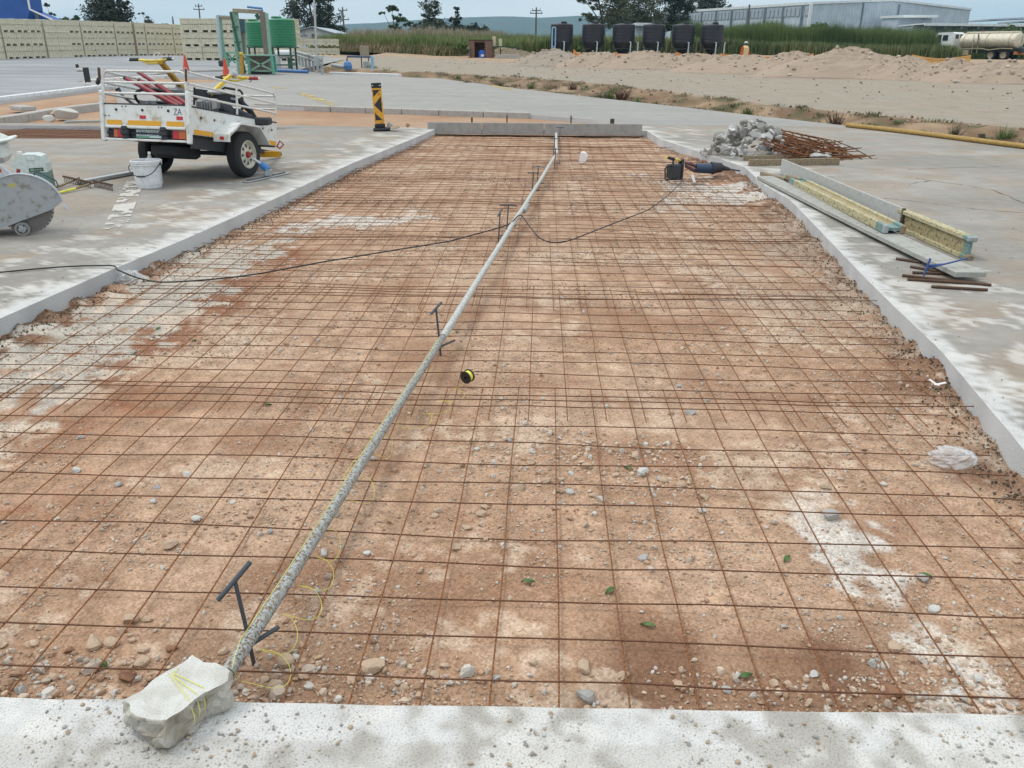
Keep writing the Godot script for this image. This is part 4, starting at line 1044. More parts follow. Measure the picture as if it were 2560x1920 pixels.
func build_trailer():
	var base := Vector3(-4.79, 0.0, -11.545)
	base.y = Y(base.x, base.z)
	var t := thing("utility_trailer", "white box trailer with yellow reflective strips, rail sides and its nose on the ground", "trailer", base, -0.233)
	var X := Transform3D(Basis(Vector3.RIGHT, -0.164), Vector3(0, 0.485, 0))
	var bx := func(b: B, x0, x1, y0, y1, z0, z1, r := 0.004) -> B:
		return b.rbox(X * Vector3((x0 + x1) * 0.5, (y0 + y1) * 0.5, (z0 + z1) * 0.5), Vector3(x1 - x0, y1 - y0, z1 - z0), r, X.basis)
	# sides, front, floor, tailgate
	for s in [-1, 1]:
		var side := part("side_panel", bx.call(B.new(), s * 0.635 - 0.014, s * 0.635 + 0.014, 0.0, 0.325, -1.0, 0.985), M.trailer_white, t)
		part("top_trim", bx.call(B.new(), s * 0.635 - 0.02, s * 0.635 + 0.02, 0.326, 0.342, -1.0, 0.985), M.black_dusty, side)
		for q in [[0.62, 0.95], [0.55, 0.60], [-0.97, -0.54]]:
			part("yellow_strip", bx.call(B.new(), s * 0.652 - 0.003, s * 0.652 + 0.003, 0.004, 0.064, q[0], q[1], 0.001), M.reflect_yellow, side)
		for z in [0.80, 0.52, -0.62, -0.86]:
			part("bolt", B.new().tube([X * Vector3(s * 0.648, 0.215, z), X * Vector3(s * 0.656, 0.215, z)], 0.016, 10), M.black, side)
		# mudguard
		var pf := PackedVector2Array([Vector2(-0.50, 0.0), Vector2(-0.25, 0.235), Vector2(0.22, 0.235), Vector2(0.5, 0.06), Vector2(0.5, -0.03), Vector2(0.47, -0.03), Vector2(0.47, 0.045), Vector2(0.21, 0.215), Vector2(-0.24, 0.215), Vector2(-0.48, 0.0)])
		var gd := part("mudguard", B.new().prism(pf, 0.23, X * Transform3D(Basis(Vector3(0, 0, 1), Vector3(0, 1, 0), Vector3(-1, 0, 0)), Vector3(s * 0.765, -0.02, 0.05))), M.trailer_white, t)
		part("rear_face", bx.call(B.new(), s * 0.765 - 0.113, s * 0.765 + 0.113, -0.05, 0.045, 0.548, 0.556, 0.001), M.trailer_white, gd)
		part("red_reflector", bx.call(B.new(), s * 0.78 - 0.03, s * 0.78 + 0.03, -0.025, 0.015, 0.557, 0.562, 0.001), M.red_lens, gd)
		# rails
		var h := [0.735, 0.60, 0.465]
		for k in 3:
			var e: float = -1.0 if k else -0.93
			var l := [X * Vector3(s * 0.635, h[k], 1.0), X * Vector3(s * 0.635, h[k], e)]
			if k == 0: l.append_array([X * Vector3(s * 0.635, 0.70, -0.985), X * Vector3(s * 0.635, 0.64, -1.0), X * Vector3(s * 0.635, 0.33, -1.0)])
			part("rail", B.new().tube(l, 0.0145, 8), M.rail_white, t)
		part("rail_post", B.new().tube([X * Vector3(s * 0.635, 0.33, -0.02), X * Vector3(s * 0.635, 0.73, -0.02)], 0.0145, 8), M.rail_white, t)
		part("corner_post", bx.call(B.new(), s * 0.635 - 0.028, s * 0.635 + 0.028, -0.12, 0.50, 0.99, 1.05, 0.008), M.trailer_white, t)
		part("rail_post", B.new().tube([X * Vector3(s * 0.615, 0.45, 1.02), X * Vector3(s * 0.615, 0.78, 1.02)], 0.019, 8), M.rail_white, t)
		part("latch", bx.call(B.new(), s * 0.635 - 0.012, s * 0.635 + 0.012, 0.62, 0.77, 1.035, 1.06, 0.004), M.rust_rod, t)
		# wheel
		var wc := Vector3(s * 0.70, 0.305, -0.02)
		var wx := Transform3D(Basis(Vector3(0, 0, 1), Vector3(s, 0, 0), Vector3(0, s, 0)), wc)
		wx.basis = Basis(Vector3.FORWARD, s * PI / 2)
		var w := part("wheel", B.new().lathe([Vector2(0.17, -0.085), Vector2(0.25, -0.09), Vector2(0.285, -0.078), Vector2(0.302, -0.055), Vector2(0.304, 0.0), Vector2(0.302, 0.055), Vector2(0.285, 0.078), Vector2(0.25, 0.088), Vector2(0.19, 0.084), Vector2(0.178, 0.07)], 36, wx), M.rubber, t)
		part("rim", B.new().lathe([Vector2(0.18, 0.07), Vector2(0.187, 0.082), Vector2(0.176, 0.086), Vector2(0.168, 0.06), Vector2(0.155, 0.035), Vector2(0.13, 0.045), Vector2(0.06, 0.058), Vector2(0.0, 0.06)], 30, wx), M.rim_cream, w)
		var hol := B.new()
		for k in 8:
			var a := TAU * k / 8.0
			var c := Vector3(cos(a), 0, sin(a))
			var l := Vector3(-sin(a), 0, cos(a))
			var q := [c * 0.135 + l * 0.022, c * 0.135 - l * 0.022, c * 0.088 - l * 0.008, c * 0.088 + l * 0.008]
			for z in 4: q[z] = wx * (q[z] + Vector3(0, 0.0625 - 0.3 * (0.0 if z > 1 else 0.02), 0))
			hol.quad(q[0], q[1], q[2], q[3])
		part("rim_slots", hol, M.black, w)
		part("hub_cap", B.new().lathe([Vector2(0.042, 0.055), Vector2(0.042, 0.085), Vector2(0.036, 0.098), Vector2(0, 0.103)], 16, wx), M.red_hub, w)
	part("floor", bx.call(B.new(), -0.62, 0.62, -0.02, 0.004, -1.0, 1.0), M.black_dusty, t)
	part("front_panel", bx.call(B.new(), -0.62, 0.62, 0.006, 0.32, -1.0, -0.975), M.trailer_white, t)
	for k in 2: part("front_rail", B.new().tube([X * Vector3(-0.63, [0.70, 0.52][k], -0.985), X * Vector3(0.63, [0.70, 0.52][k], -0.985)], 0.013, 8), M.rail_white, t)
	var tg := part("tailgate", bx.call(B.new(), -0.605, 0.60, 0.045, 0.335, 1.005, 1.03, 0.006), M.trailer_white, t)
	part("top_trim", bx.call(B.new(), -0.62, 0.61, 0.336, 0.348, 1.0, 1.036), M.black_dusty, tg)
	part("ledge", bx.call(B.new(), -0.59, 0.59, 0.05, 0.078, 1.03, 1.05), M.trailer_white, tg)
	for q in [[-0.57, -0.345], [-0.255, 0.235], [0.315, 0.565]]:
		part("yellow_strip", bx.call(B.new(), q[0], q[1], 0.085, 0.145, 1.031, 1.035, 0.001), M.reflect_yellow, tg)
	for x in [-0.42, -0.03, 0.35]:
		part("bolt", B.new().tube([X * Vector3(x, 0.27, 1.03), X * Vector3(x, 0.27, 1.038)], 0.017, 10), M.black, tg)
	for q in [[-0.33, 0.32], [-0.275, 0.32], [0.21, 0.32], [0.255, 0.32], [-0.585, 0.205], [-0.535, 0.205]]:
		part("bolt", B.new().tube([X * Vector3(q[0], q[1] - 0.01, 1.03), X * Vector3(q[0], q[1] - 0.01, 1.036)], 0.009, 8), M.steel_dark, tg)
	for x in [-0.03, 0.51]:
		part("red_reflector", bx.call(B.new(), x - 0.045, x + 0.045, 0.165, 0.208, 1.031, 1.037, 0.002), M.red_lens, tg)
	text_part("country_letters", "ZA", 0.075, M.letter_blue, tg, X * Transform3D(Basis(), Vector3(0.485, 0.258, 1.0315)))
	# rear lights, plate and hinges
	part("rear_crossmember", bx.call(B.new(), -0.60, 0.60, -0.105, -0.08, 0.96, 1.05, 0.004), M.trailer_white, t)
	part("light_board", bx.call(B.new(), -0.6, 0.6, -0.08, 0.045, 0.965, 0.985, 0.002), M.black_dusty, t)
	for q in [[-0.50, -0.435, 0], [-0.434, -0.365, 1], [0.378, 0.465, 1], [0.466, 0.575, 0]]:
		part("tail_light", bx.call(B.new(), q[0], q[1], -0.065, 0.035, 0.986, 1.01, 0.006), M.red_lens if q[2] else M.amber_lens, t)
	var pl := part("number_plate", bx.call(B.new(), -0.17, 0.22, -0.062, 0.035, 0.986, 0.993, 0.002), M.plate_white, t)
	part("green_band", bx.call(B.new(), -0.165, 0.03, -0.058, -0.042, 0.9935, 0.9955, 0.0005), M.plate_green, pl)
	text_part("plate_letters", "CMV 338 E", 0.062, M.letter_blue, pl, X * Transform3D(Basis().scaled(Vector3(0.86, 1, 1)), Vector3(0.025, -0.008, 0.9945)))
	for x in [-0.30, 0.275]:
		part("hinge", bx.call(B.new(), x - 0.038, x + 0.042, 0.02, 0.075, 1.03, 1.075, 0.012), M.black_dusty, t)
		part("hinge", bx.call(B.new(), x - 0.06, x + 0.055, -0.035, 0.03, 1.0, 1.07, 0.014), M.black_dusty, t)
		part("hinge", bx.call(B.new(), x - 0.04, x + 0.045, -0.10, -0.03, 0.99, 1.05, 0.012), M.black_dusty, t)
	for k in 3:
		var y: float = [0.735, 0.60, 0.47][k]
		var l := [X * Vector3(-0.59, y, 1.02), X * Vector3(0.60, y, 1.02)]
		if k == 0: l = [X * Vector3(-0.60, 0.34, 1.02), X * Vector3(-0.60, 0.64, 1.02), X * Vector3(-0.585, 0.70, 1.02), X * Vector3(-0.54, 0.735, 1.02), X * Vector3(0.50, 0.735, 1.02), X * Vector3(0.56, 0.725, 1.02), X * Vector3(0.60, 0.70, 1.02)]
		part("rear_rail", B.new().tube(l, 0.015, 8), M.rail_white, t)
	part("post_knob", B.new().rock(X * Vector3(-0.68, 0.61, 1.02), Vector3(0.06, 0.09, 0.06), 5, 3), M.black_dusty, t)
	# underneath: frame, axle, spare wheel, drawbar
	for s in [-0.36, 0.36]: part("chassis_rail", bx.call(B.new(), s - 0.025, s + 0.025, -0.10, -0.022, -1.0, 0.95), M.black_dusty, t)
	part("chassis_side", bx.call(B.new(), 0.585, 0.60, -0.17, -0.022, 0.2, 0.95), M.black_dusty, t)
	part("axle", B.new().tube([Vector3(-0.62, 0.305, -0.02), Vector3(0.62, 0.305, -0.02)], 0.03, 10), M.black_dusty, t)
	part("spare_wheel", B.new().lathe([Vector2(0.1, -0.08), Vector2(0.25, -0.085), Vector2(0.3, -0.05), Vector2(0.3, 0.05), Vector2(0.25, 0.08), Vector2(0.1, 0.08)], 28, X * Transform3D(Basis(), Vector3(0.13, -0.2, 0.62))), M.rubber, t)
	for s in [-1, 1]: part("drawbar", B.new().bar(X * Vector3(s * 0.34, -0.07, -0.9), Vector3(0.02 * s, 0.09, -1.95), 0.05, 0.06), M.black_dusty, t)
	part("drawbar_plate", B.new().rbox(Vector3(0.3, 0.16, -1.32), Vector3(0.34, 0.09, 0.02), 0.004, Basis(Vector3.UP, 0.35)), M.reflect_yellow, t)
	part("coupling", B.new().tube([Vector3(0, 0.10, -1.9), Vector3(0, 0.07, -2.12)], 0.045, 12), M.steel_dark, t)
	part("shackle", B.new().tube([X * Vector3(0.64, 0.0, -1.0), X * Vector3(0.66, -0.03, -1.06), X * Vector3(0.70, 0.03, -1.1), X * Vector3(0.66, 0.08, -1.06), X * Vector3(0.64, 0.0, -1.02)], 0.012, 8), M.red_hub, t)
	build_load()

func handlebar(o: Node3D, l: Vector3, m: Vector3, r: Vector3, droop: float, red: bool):
	var d := (r - l).normalized()
	part("handlebar", B.new().tube([l + d * 0.1, l.lerp(m, 0.55) + Vector3(0, -0.008, 0), m, m.lerp(r, 0.6), r - d * 0.1], 0.016, 8), M.machine_yellow, o)
	part("guard_bar", B.new().tube([l + d * 0.14, l.lerp(m, 0.6) + Vector3(0, -droop, 0), m.lerp(r, 0.2) + Vector3(0, -droop * 0.9, 0), r - d * 0.14], 0.013, 8), M.machine_yellow, o)
	part("grip", B.new().tube([l, l + d * 0.13], 0.023, 10), M.black_dusty, o)
	part("grip", B.new().tube([r, r - d * 0.13], 0.023, 10), M.red_hub if red else M.black_dusty, o)
	for e in [l - d * 0.03, r + d * 0.03]: part("grip_tip", B.new().tube([e, e + d * (0.03 if e.x < m.x else -0.03)], 0.014, 8), M.white_plastic, o)
	part("lever", B.new().tube([r - d * 0.04 + Vector3(0, 0.03, 0.0), r - d * 0.1 + Vector3(0.0, -0.05, 0.05)], 0.006, 6), M.steel_dark, o)

func build_load():
	var D1 := 11.6
	var a := thing("power_trowel", "trowel machine with its yellow handle rising at the left of the trailer load", "trowel machine")
	part("handle_column", B.new().bar(Vector3(-4.921, 1.112, -11.7), Vector3(-4.991, 1.524, -11.2), 0.075, 0.055, 0.008), M.machine_ochre, a)
	handlebar(a, Vector3(-5.433, 1.535, -11.3), Vector3(-5.001, 1.528, -11.2), Vector3(-4.829, 1.549, -11.2), 0.04, false)
	var lp := []
	for i in 15: lp.append(Vector3(-5.019, 1.576, -11.2) + Vector3(cos(i * 0.45) * 0.055 + i * 0.002, sin(i * 0.45) * 0.05, 0.02 * sin(i)))
	part("throttle_cable", B.new().tube(lp, 0.005, 6), M.white_plastic, a)
	var rc: Vector3 = Vector3(-5.145, 0.972, -11.35)
	var ring := []
	for i in 33: ring.append(rc + Vector3(cos(i * TAU / 32) * 0.30, 0.05 + sin(i * TAU / 32) * 0.16, sin(i * TAU / 32) * 0.25))
	part("guard_ring", B.new().tube(ring, 0.02, 8), M.black_dusty, a)
	for k in 4: part("blade", B.new().rbox(rc + Vector3(0, 0.02, 0), Vector3(0.5, 0.012, 0.11), 0.003, Basis(Vector3.UP, k * 0.8) * Basis(Vector3.RIGHT, 0.5)), M.steel_dark, a)
	part("motor", B.new().rbox(Vector3(-5.015, 1.095, -11.6), Vector3(0.26, 0.2, 0.26), 0.04), M.engine_grey, a)
	part("tank", B.new().rbox(Vector3(-5.07, 1.166, -11.6), Vector3(0.26, 0.10, 0.2), 0.03), M.tank_grey, a)
	var b := thing("power_trowel", "trowel machine with its yellow handle leaning to the right of the trailer load", "trowel machine")
	part("handle_column", B.new().bar(Vector3(-4.671, 0.968, -11.5), Vector3(-4.335, 1.339, -11.9), 0.06, 0.045, 0.006), M.machine_yellow, b)
	part("pivot_plate", B.new().rbox(Vector3(-4.641, 1.025, -11.5), Vector3(0.1, 0.06, 0.06), 0.006), M.machine_yellow, b)
	handlebar(b, Vector3(-4.558, 1.306, -11.9), Vector3(-4.337, 1.318, -11.9), Vector3(-3.991, 1.297, -12), 0.05, true)
	part("speed_dial", B.new().tube([Vector3(-4.332, 1.365, -11.9), Vector3(-4.29, 1.343, -11.95)], 0.055, 14), M.steel_light, b)
	part("frame_panel", B.new().bar(Vector3(-4.672, 1.106, -11.4), Vector3(-4.324, 1.031, -12), 0.02, 0.15, 0.004), M.black_dusty, b)
	part("maker_badge", B.new().bar(Vector3(-4.378, 1.035, -11.9), Vector3(-4.333, 1.022, -11.96), 0.024, 0.03, 0.001), M.badge_grey, b)
	part("lifting_bar", B.new().tube([Vector3(-4.449, 1.122, -11.8), Vector3(-4.438, 1.164, -11.8), Vector3(-4.402, 1.18, -11.8), Vector3(-4.265, 1.137, -12), Vector3(-4.24, 1.106, -12), Vector3(-4.246, 1.01, -12), Vector3(-4.283, 0.794, -12)], 0.016, 8), M.black, b)
	part("guard_arm", B.new().tube([Vector3(-4.289, 1.031, -12), Vector3(-4.253, 0.956, -12), Vector3(-4.194, 0.865, -12.1), Vector3(-4.145, 0.731, -12.15)], 0.045, 8), M.black_dusty, b)
	part("guard_arm", B.new().tube([Vector3(-4.665, 1.196, -11.4), Vector3(-4.702, 0.973, -11.4)], 0.014, 8), M.black, b)
	part("seat_pan", B.new().rbox(Vector3(-4.567, 1.13, -11.7), Vector3(0.34, 0.06, 0.28), 0.03), M.tank_grey, b)
	part("motor", B.new().rbox(Vector3(-4.51, 0.975, -11.4), Vector3(0.26, 0.16, 0.24), 0.035), M.engine_grey, b)
	part("motor", B.new().rock(Vector3(-4.393, 0.91, -11.65), Vector3(0.36, 0.24, 0.28), 41, 5, 12), M.engine_dark, b)
	for k in 5: part("cooling_fin", B.new().rbox(Vector3(-4.514, 0.98, -11.3) + Vector3(0.035 * k, 0.015 * sin(k * 2.0), 0.03), Vector3(0.008, 0.12, 0.16), 0.002), M.steel_light, b)
	part("silencer", B.new().tube([Vector3(-4.248, 0.867, -11.7), Vector3(-4.131, 0.77, -11.9)], 0.06, 12), M.engine_dark, b)
	part("skid", B.new().rbox(Vector3(-3.981, 0.73, -11.95), Vector3(0.24, 0.10, 0.2), 0.02), M.black_dusty, b)
	var rp := [[Vector3(-5.498, 1.315, -11.2), Vector3(-4.703, 0.98, -10.9), "red pole nearest the front of the trailer load, reaching farthest left"], [Vector3(-5.358, 1.284, -11.3), Vector3(-4.691, 0.984, -11), "middle red pole of the three slanting over the tailgate"], [Vector3(-5.399, 1.386, -11.4), Vector3(-4.598, 0.975, -11), "uppermost red pole of the three slanting across the trailer rails"]]
	for q in rp:
		var p: Vector3 = q[0]
		var e: Vector3 = q[1]
		var o := thing("red_pole", q[2], "pole")
		part("sleeve", B.new().tube([p.lerp(e, 0.36), e], 0.032, 12), M.red_paint, o)
		part("tube", B.new().tube([p.lerp(e, 0.02), p.lerp(e, 0.37)], 0.025, 12), M.red_paint, o)
		part("end_plug", B.new().tube([p, p.lerp(e, 0.03)], 0.027, 12), M.black_dusty, o)
	var dt := thing("dark_pipe", "dark bent pipe leaning in the trailer's left rear corner", "pipe")
	part("tube", B.new().tube([Vector3(-5.689, 1.152, -11.3), Vector3(-5.651, 1.182, -11.3), Vector3(-5.624, 1.092, -11.3), Vector3(-5.365, 0.973, -11.1)], 0.02, 8), M.black_dusty, dt)
	part("clamp", B.new().rbox(Vector3(-5.664, 1.082, -11.3), Vector3(0.09, 0.03, 0.05), 0.006), M.steel_light, dt)

# ---------- tools left of the trailer ----------
func build_left():
	# bucket
	var o := thing("bucket", "white plastic bucket with a black handle standing behind the trailer", "bucket", Vector3(-4.998, 0.023, -10.39))
	part("shell", B.new().lathe([Vector2(0.0, 0.0), Vector2(0.143, 0.0), Vector2(0.15, 0.012), Vector2(0.168, 0.27), Vector2(0.17, 0.285), Vector2(0.185, 0.288), Vector2(0.185, 0.305), Vector2(0.178, 0.307), Vector2(0.188, 0.312), Vector2(0.19, 0.34), Vector2(0.182, 0.345), Vector2(0.172, 0.34), Vector2(0.16, 0.05), Vector2(0.0, 0.04)], 40), M.bucket_white, o)
	var hd := []
	for i in 13:
		var u := PI * i / 12.0
		hd.append(Vector3(cos(u) * 0.188, 0.30 - sin(u) * 0.14, 0.08 + sin(u) * 0.12))
	hd[0] = Vector3(0.186, 0.30, 0.02); hd[12] = Vector3(-0.186, 0.30, 0.02)
	part("handle", B.new().tube(hd, 0.0055, 6), M.black, o)
	part("handle_grip", B.new().tube([hd[5], hd[6], hd[7]], 0.011, 8), M.black, o)
	for s in [-1, 1]: part("ear", B.new().rbox(Vector3(s * 0.186, 0.30, 0.02), Vector3(0.02, 0.03, 0.03), 0.004), M.black, o)
	o = thing("plastic_bottle", "small clear bottle sticking out of the white bucket", "bottle", Vector3(-4.998, 0.023, -10.39) + Vector3(0.03, 0.25, -0.02))
	o.rotation = Vector3(0.1, 0, -0.15)
	part("body", B.new().lathe([Vector2(0, 0), Vector2(0.034, 0.0), Vector2(0.036, 0.1), Vector2(0.018, 0.15), Vector2(0.014, 0.17)], 16), M.bag, o)
	part("cap", B.new().lathe([Vector2(0.0, 0.168), Vector2(0.017, 0.168), Vector2(0.017, 0.192), Vector2(0, 0.193)], 14), M.white_plastic, o)
	# bull float with its knuckle
	o = thing("bull_float", "steel float blade with a blue and silver knuckle joint lying by the trailer wheel", "hand tool")
	var fa: Vector3 = Vector3(-3.931, 0.025, -10.85)
	var fb: Vector3 = Vector3(-3.632, 0.03, -11.78)
	part("blade", B.new().bar(fa + V * 0.012, fb + V * 0.012, 0.09, 0.012, 0.004), M.steel_light, o)
	part("rib", B.new().bar(fa.lerp(fb, 0.06) + V * 0.024, fa.lerp(fb, 0.94) + V * 0.024, 0.02, 0.014, 0.003), M.steel_dark, o)
	var k0 := fa.lerp(fb, 0.52)
	part("bracket", B.new().rbox(k0 + V * 0.05, Vector3(0.11, 0.05, 0.07), 0.012, Basis(V, 0.9)), M.cap_grey, o)
	part("knuckle", B.new().tube([k0 + V * 0.05, k0 + Vector3(0.02, 0.12, 0)], 0.045, 12, 0.055), M.cap_grey, o)
	part("sleeve", B.new().tube([k0 + Vector3(0.015, 0.11, 0), k0 + Vector3(-0.08, 0.19, 0.0)], 0.05, 12, 0.045), M.sleeve_blue, o)
	part("stub_pole", B.new().tube([k0 + Vector3(-0.08, 0.19, 0.0), k0 + Vector3(-0.17, 0.25, 0.0)], 0.022, 12), M.steel_light, o)
	# straightedge and rakes
	single("straightedge", B.new().bar(Vector3(-6.005, 0.053, -10.55), Vector3(-5.733, 0.058, -11.55), 0.10, 0.045, 0.006), M.steel_light, "long aluminium straightedge lying between the rakes and the bucket", "straightedge")
	for q in [[Vector3(-6.323, 0.024, -10.76), Vector3(-5.7, 0.022, -10.27), Vector3(-6.116, 0.021, -10.14), Vector3(-6.065, 0.024, -10.68), "rake lying behind, with a pale wooden handle and dark tines", M.timber], [Vector3(-5.732, 0.023, -10.4), Vector3(-5.317, 0.021, -10.07), Vector3(-5.841, 0.02, -9.76), Vector3(-5.674, 0.023, -10.47), "rake lying nearest, with a yellow-ended handle", M.string_dull]]:
		var r := thing("rake", q[4], "rake")
		var p: Vector3 = q[0]
		var e: Vector3 = q[1]
		part("head", B.new().bar(p + V * 0.075, e + V * 0.075, 0.02, 0.022), M.rust_rod, r)
		var d := (e - p).normalized()
		for i in 15: part("tine", B.new().bar(p.lerp(e, (i + 0.5) / 15.0) + V * 0.065, p.lerp(e, (i + 0.5) / 15.0) + Vector3(0.01, 0.002, 0.015), 0.008, 0.008), M.rust_rod, r)
		part("handle", B.new().tube([q[2] + V * 0.02, q[2].lerp(q[3], 0.4) + V * 0.03], 0.015, 8), q[5] if q[5] == M.timber else M.string, r)
		part("handle", B.new().tube([q[2].lerp(q[3], 0.4) + V * 0.03, q[3] + V * 0.07], 0.014, 8), M.timber, r)
	build_saw()

func build_saw():
	var at: Vector3 = Vector3(-4.866, 0.012, -7.46)
	var t := thing("floor_saw", "grey concrete floor saw with a half-round blade guard, cut off by the left edge", "concrete saw", at, 0.42)
	# local frame: +x runs along the blade towards the right of the photo
	var bc := Vector3(0.055, 0.265, 0.0)
	var gd := PackedVector2Array()
	for i in 25:
		var a := lerpf(0.10, PI + 0.3, i / 24.0)
		gd.append(Vector2(bc.x + cos(a) * 0.325 + 0.0, bc.y + 0.01 + sin(a) * 0.295))
	gd.append(Vector2(bc.x - 0.33, 0.05))
	gd.append(Vector2(bc.x + 0.23, 0.235))
	var g1 := part("blade_guard", B.new().prism(gd, 0.012, Transform3D(Basis(), Vector3(0, 0, 0.05))), M.saw_grey, t)
	var rim := []
	for i in 25: rim.append(Vector3(gd[i].x, gd[i].y, 0.03))
	var rb := B.new()
	for i in 24: rb.bar(rim[i], rim[i + 1], 0.006, 0.075, 0.0, Vector3(0, 0, 1))
	part("guard_rim", rb, M.saw_light, g1)
	part("guard_lip", B.new().rbox(Vector3(bc.x + 0.335, 0.245, 0.03), Vector3(0.012, 0.05, 0.09), 0.003, Basis(Vector3(0, 0, 1), 0.55)), M.saw_light, g1)
	part("guard_hook", B.new().tube([Vector3(bc.x + 0.13, 0.55, 0.02), Vector3(bc.x + 0.14, 0.575, 0.02), Vector3(bc.x + 0.18, 0.57, 0.02), Vector3(bc.x + 0.30, 0.49, 0.02), Vector3(bc.x + 0.31, 0.44, 0.02)], 0.007, 6), M.steel_dark, g1)
	part("worn_label", B.new().rbox(Vector3(bc.x - 0.06, 0.47, 0.0565), Vector3(0.06, 0.035, 0.001), 0.0), M.label_yellow, g1)
	for q in [[-0.26, 0.1], [-0.27, 0.36], [0.15, 0.30], [0.12, 0.5]]: part("bolt", B.new().tube([Vector3(bc.x + q[0], q[1], 0.055), Vector3(bc.x + q[0], q[1], 0.064)], 0.008, 8), M.steel_light, g1)
	# toothed blade
	var bp := PackedVector2Array()
	for i in 36:
		var a := TAU * i / 36.0
		var w := TAU / 36.0
		for q in [[0.0, 0.238], [0.78, 0.238], [0.84, 0.222], [0.94, 0.222]]: bp.append(Vector2(bc.x + cos(a + w * q[0]) * q[1], bc.y - 0.005 + sin(a + w * q[0]) * q[1]))
	part("saw_blade", B.new().prism(bp, 0.005, Transform3D(Basis(), Vector3(0, 0, 0.012))), M.blade, t)
	# wheels and frame
	for z in [0.03, -0.42]:
		for x in [0.0, -0.55]:
			var wx := Transform3D(Basis(Vector3.RIGHT, PI / 2), Vector3(x, 0.066, z))
			var w := part("wheel", B.new().lathe([Vector2(0.045, -0.022), Vector2(0.062, -0.022), Vector2(0.066, -0.012), Vector2(0.066, 0.012), Vector2(0.062, 0.022), Vector2(0.045, 0.022)], 24, wx), M.wheel_grey, t)
			part("wheel_disc", B.new().lathe([Vector2(0.046, 0.01), Vector2(0.03, 0.02), Vector2(0.014, 0.02), Vector2(0.012, 0.028), Vector2(0, 0.028)], 20, wx), M.saw_grey, w)
			for k in 4: part("wheel_hole", B.new().tube([wx * Vector3(cos(k * PI / 2 + 0.5) * 0.036, 0.014, sin(k * PI / 2 + 0.5) * 0.036), wx * Vector3(cos(k * PI / 2 + 0.5) * 0.036, 0.021, sin(k * PI / 2 + 0.5) * 0.036)], 0.008, 8), M.black, w)
	part("frame", B.new().rbox(Vector3(-0.3, 0.16, -0.2), Vector3(0.75, 0.1, 0.44), 0.015), M.saw_dark, t)
	part("engine_block", B.new().rbox(Vector3(-0.22, 0.36, -0.24), Vector3(0.46, 0.3, 0.34), 0.03), M.engine_grey, t)
	part("recoil_cover", B.new().lathe([Vector2(0, 0.05), Vector2(0.09, 0.05), Vector2(0.13, 0.03), Vector2(0.145, 0.0)], 24, Transform3D(Basis(Vector3.RIGHT, PI / 2), Vector3(-0.17, 0.47, -0.06))), M.saw_light, t)
	for k in 9: part("cooling_slot", B.new().rbox(Vector3(-0.17 + cos(0.4 + k * 0.3) * 0.085, 0.47 + sin(0.4 + k * 0.3) * 0.085, -0.007), Vector3(0.012, 0.03, 0.006), 0.002, Basis(Vector3(0, 0, 1), 0.4 + k * 0.3 - PI / 2)), M.black, t)
	part("fuel_cap", B.new().lathe([Vector2(0.0, -0.015), Vector2(0.03, -0.015), Vector2(0.03, 0.015), Vector2(0, 0.018)], 14, Transform3D(Basis(), Vector3(-0.11, 0.59, -0.06))), M.orange, t)
	part("spark_lead", B.new().tube([Vector3(-0.3, 0.56, -0.02), Vector3(-0.2, 0.58, -0.02), Vector3(-0.12, 0.59, -0.05)], 0.012, 8), M.black, t)
	part("red_knob", B.new().tube([Vector3(0.05, 0.56, -0.05), Vector3(0.06, 0.60, -0.05)], 0.016, 10), M.red_hub, t)
	part("handle_post", B.new().bar(Vector3(0.0, 0.55, -0.02), Vector3(-0.33, 0.90, -0.02), 0.03, 0.03, 0.006), M.saw_light, t)
	part("post_clamp", B.new().rbox(Vector3(-0.31, 0.88, -0.02), Vector3(0.05, 0.07, 0.05), 0.008), M.saw_grey, t)
	part("water_tank", B.new().rbox(Vector3(-0.33, 0.70, -0.32), Vector3(0.62, 0.2, 0.34), 0.05, Basis(Vector3(0, 0, 1), 0.18)), M.tank_white, t)
	part("tank_lid", B.new().rbox(Vector3(-0.28, 0.80, -0.30), Vector3(0.66, 0.025, 0.37), 0.01, Basis(Vector3(0, 0, 1), 0.18)), M.tank_white, t)
	part("filler", B.new().rock(Vector3(-0.1, 0.86, -0.34), Vector3(0.16, 0.08, 0.14), 6, 3), M.tank_white, t)
	# can of fuel behind it
	var c := thing("jerrycan", "translucent white jerrycan half full of green liquid behind the floor saw", "jerrycan", Vector3(-6.243, 0.021, -10) , 0.3)
	var pr := func(s: float) -> PackedVector2Array:
		var w := 0.19 * s
		return PackedVector2Array([Vector2(-w, 0), Vector2(w, 0), Vector2(w, 0.19), Vector2(w * 0.98, 0.34), Vector2(w * 0.82, 0.43), Vector2(w * 0.45, 0.452), Vector2(-w * 0.3, 0.452), Vector2(-w * 0.62, 0.43), Vector2(-w * 0.95, 0.36), Vector2(-w, 0.2)])
	var cut := func(lo: float, hi: float, s: float, dpt: float, called: String, m: Material):
		var q := Geometry2D.intersect_polygons(pr.call(s), PackedVector2Array([Vector2(-1, lo), Vector2(1, lo), Vector2(1, hi), Vector2(-1, hi)]))[0]
		part(called, B.new().prism(q, dpt), m, c)
	cut.call(0.002, 0.24, 1.0, 0.26, "liquid_filled_lower_half", M.can_green)
	cut.call(0.241, 0.46, 1.0, 0.26, "clear_upper_half", M.can_white)
	part("moulded_handle", B.new().rbox(Vector3(0.04, 0.40, 0.132), Vector3(0.09, 0.035, 0.01), 0.008), M.can_white, c)
	part("cap", B.new().lathe([Vector2(0.03, 0.45), Vector2(0.03, 0.48), Vector2(0, 0.482)], 14, Transform3D(Basis(), Vector3(-0.1, 0, 0))), M.white_plastic, c)
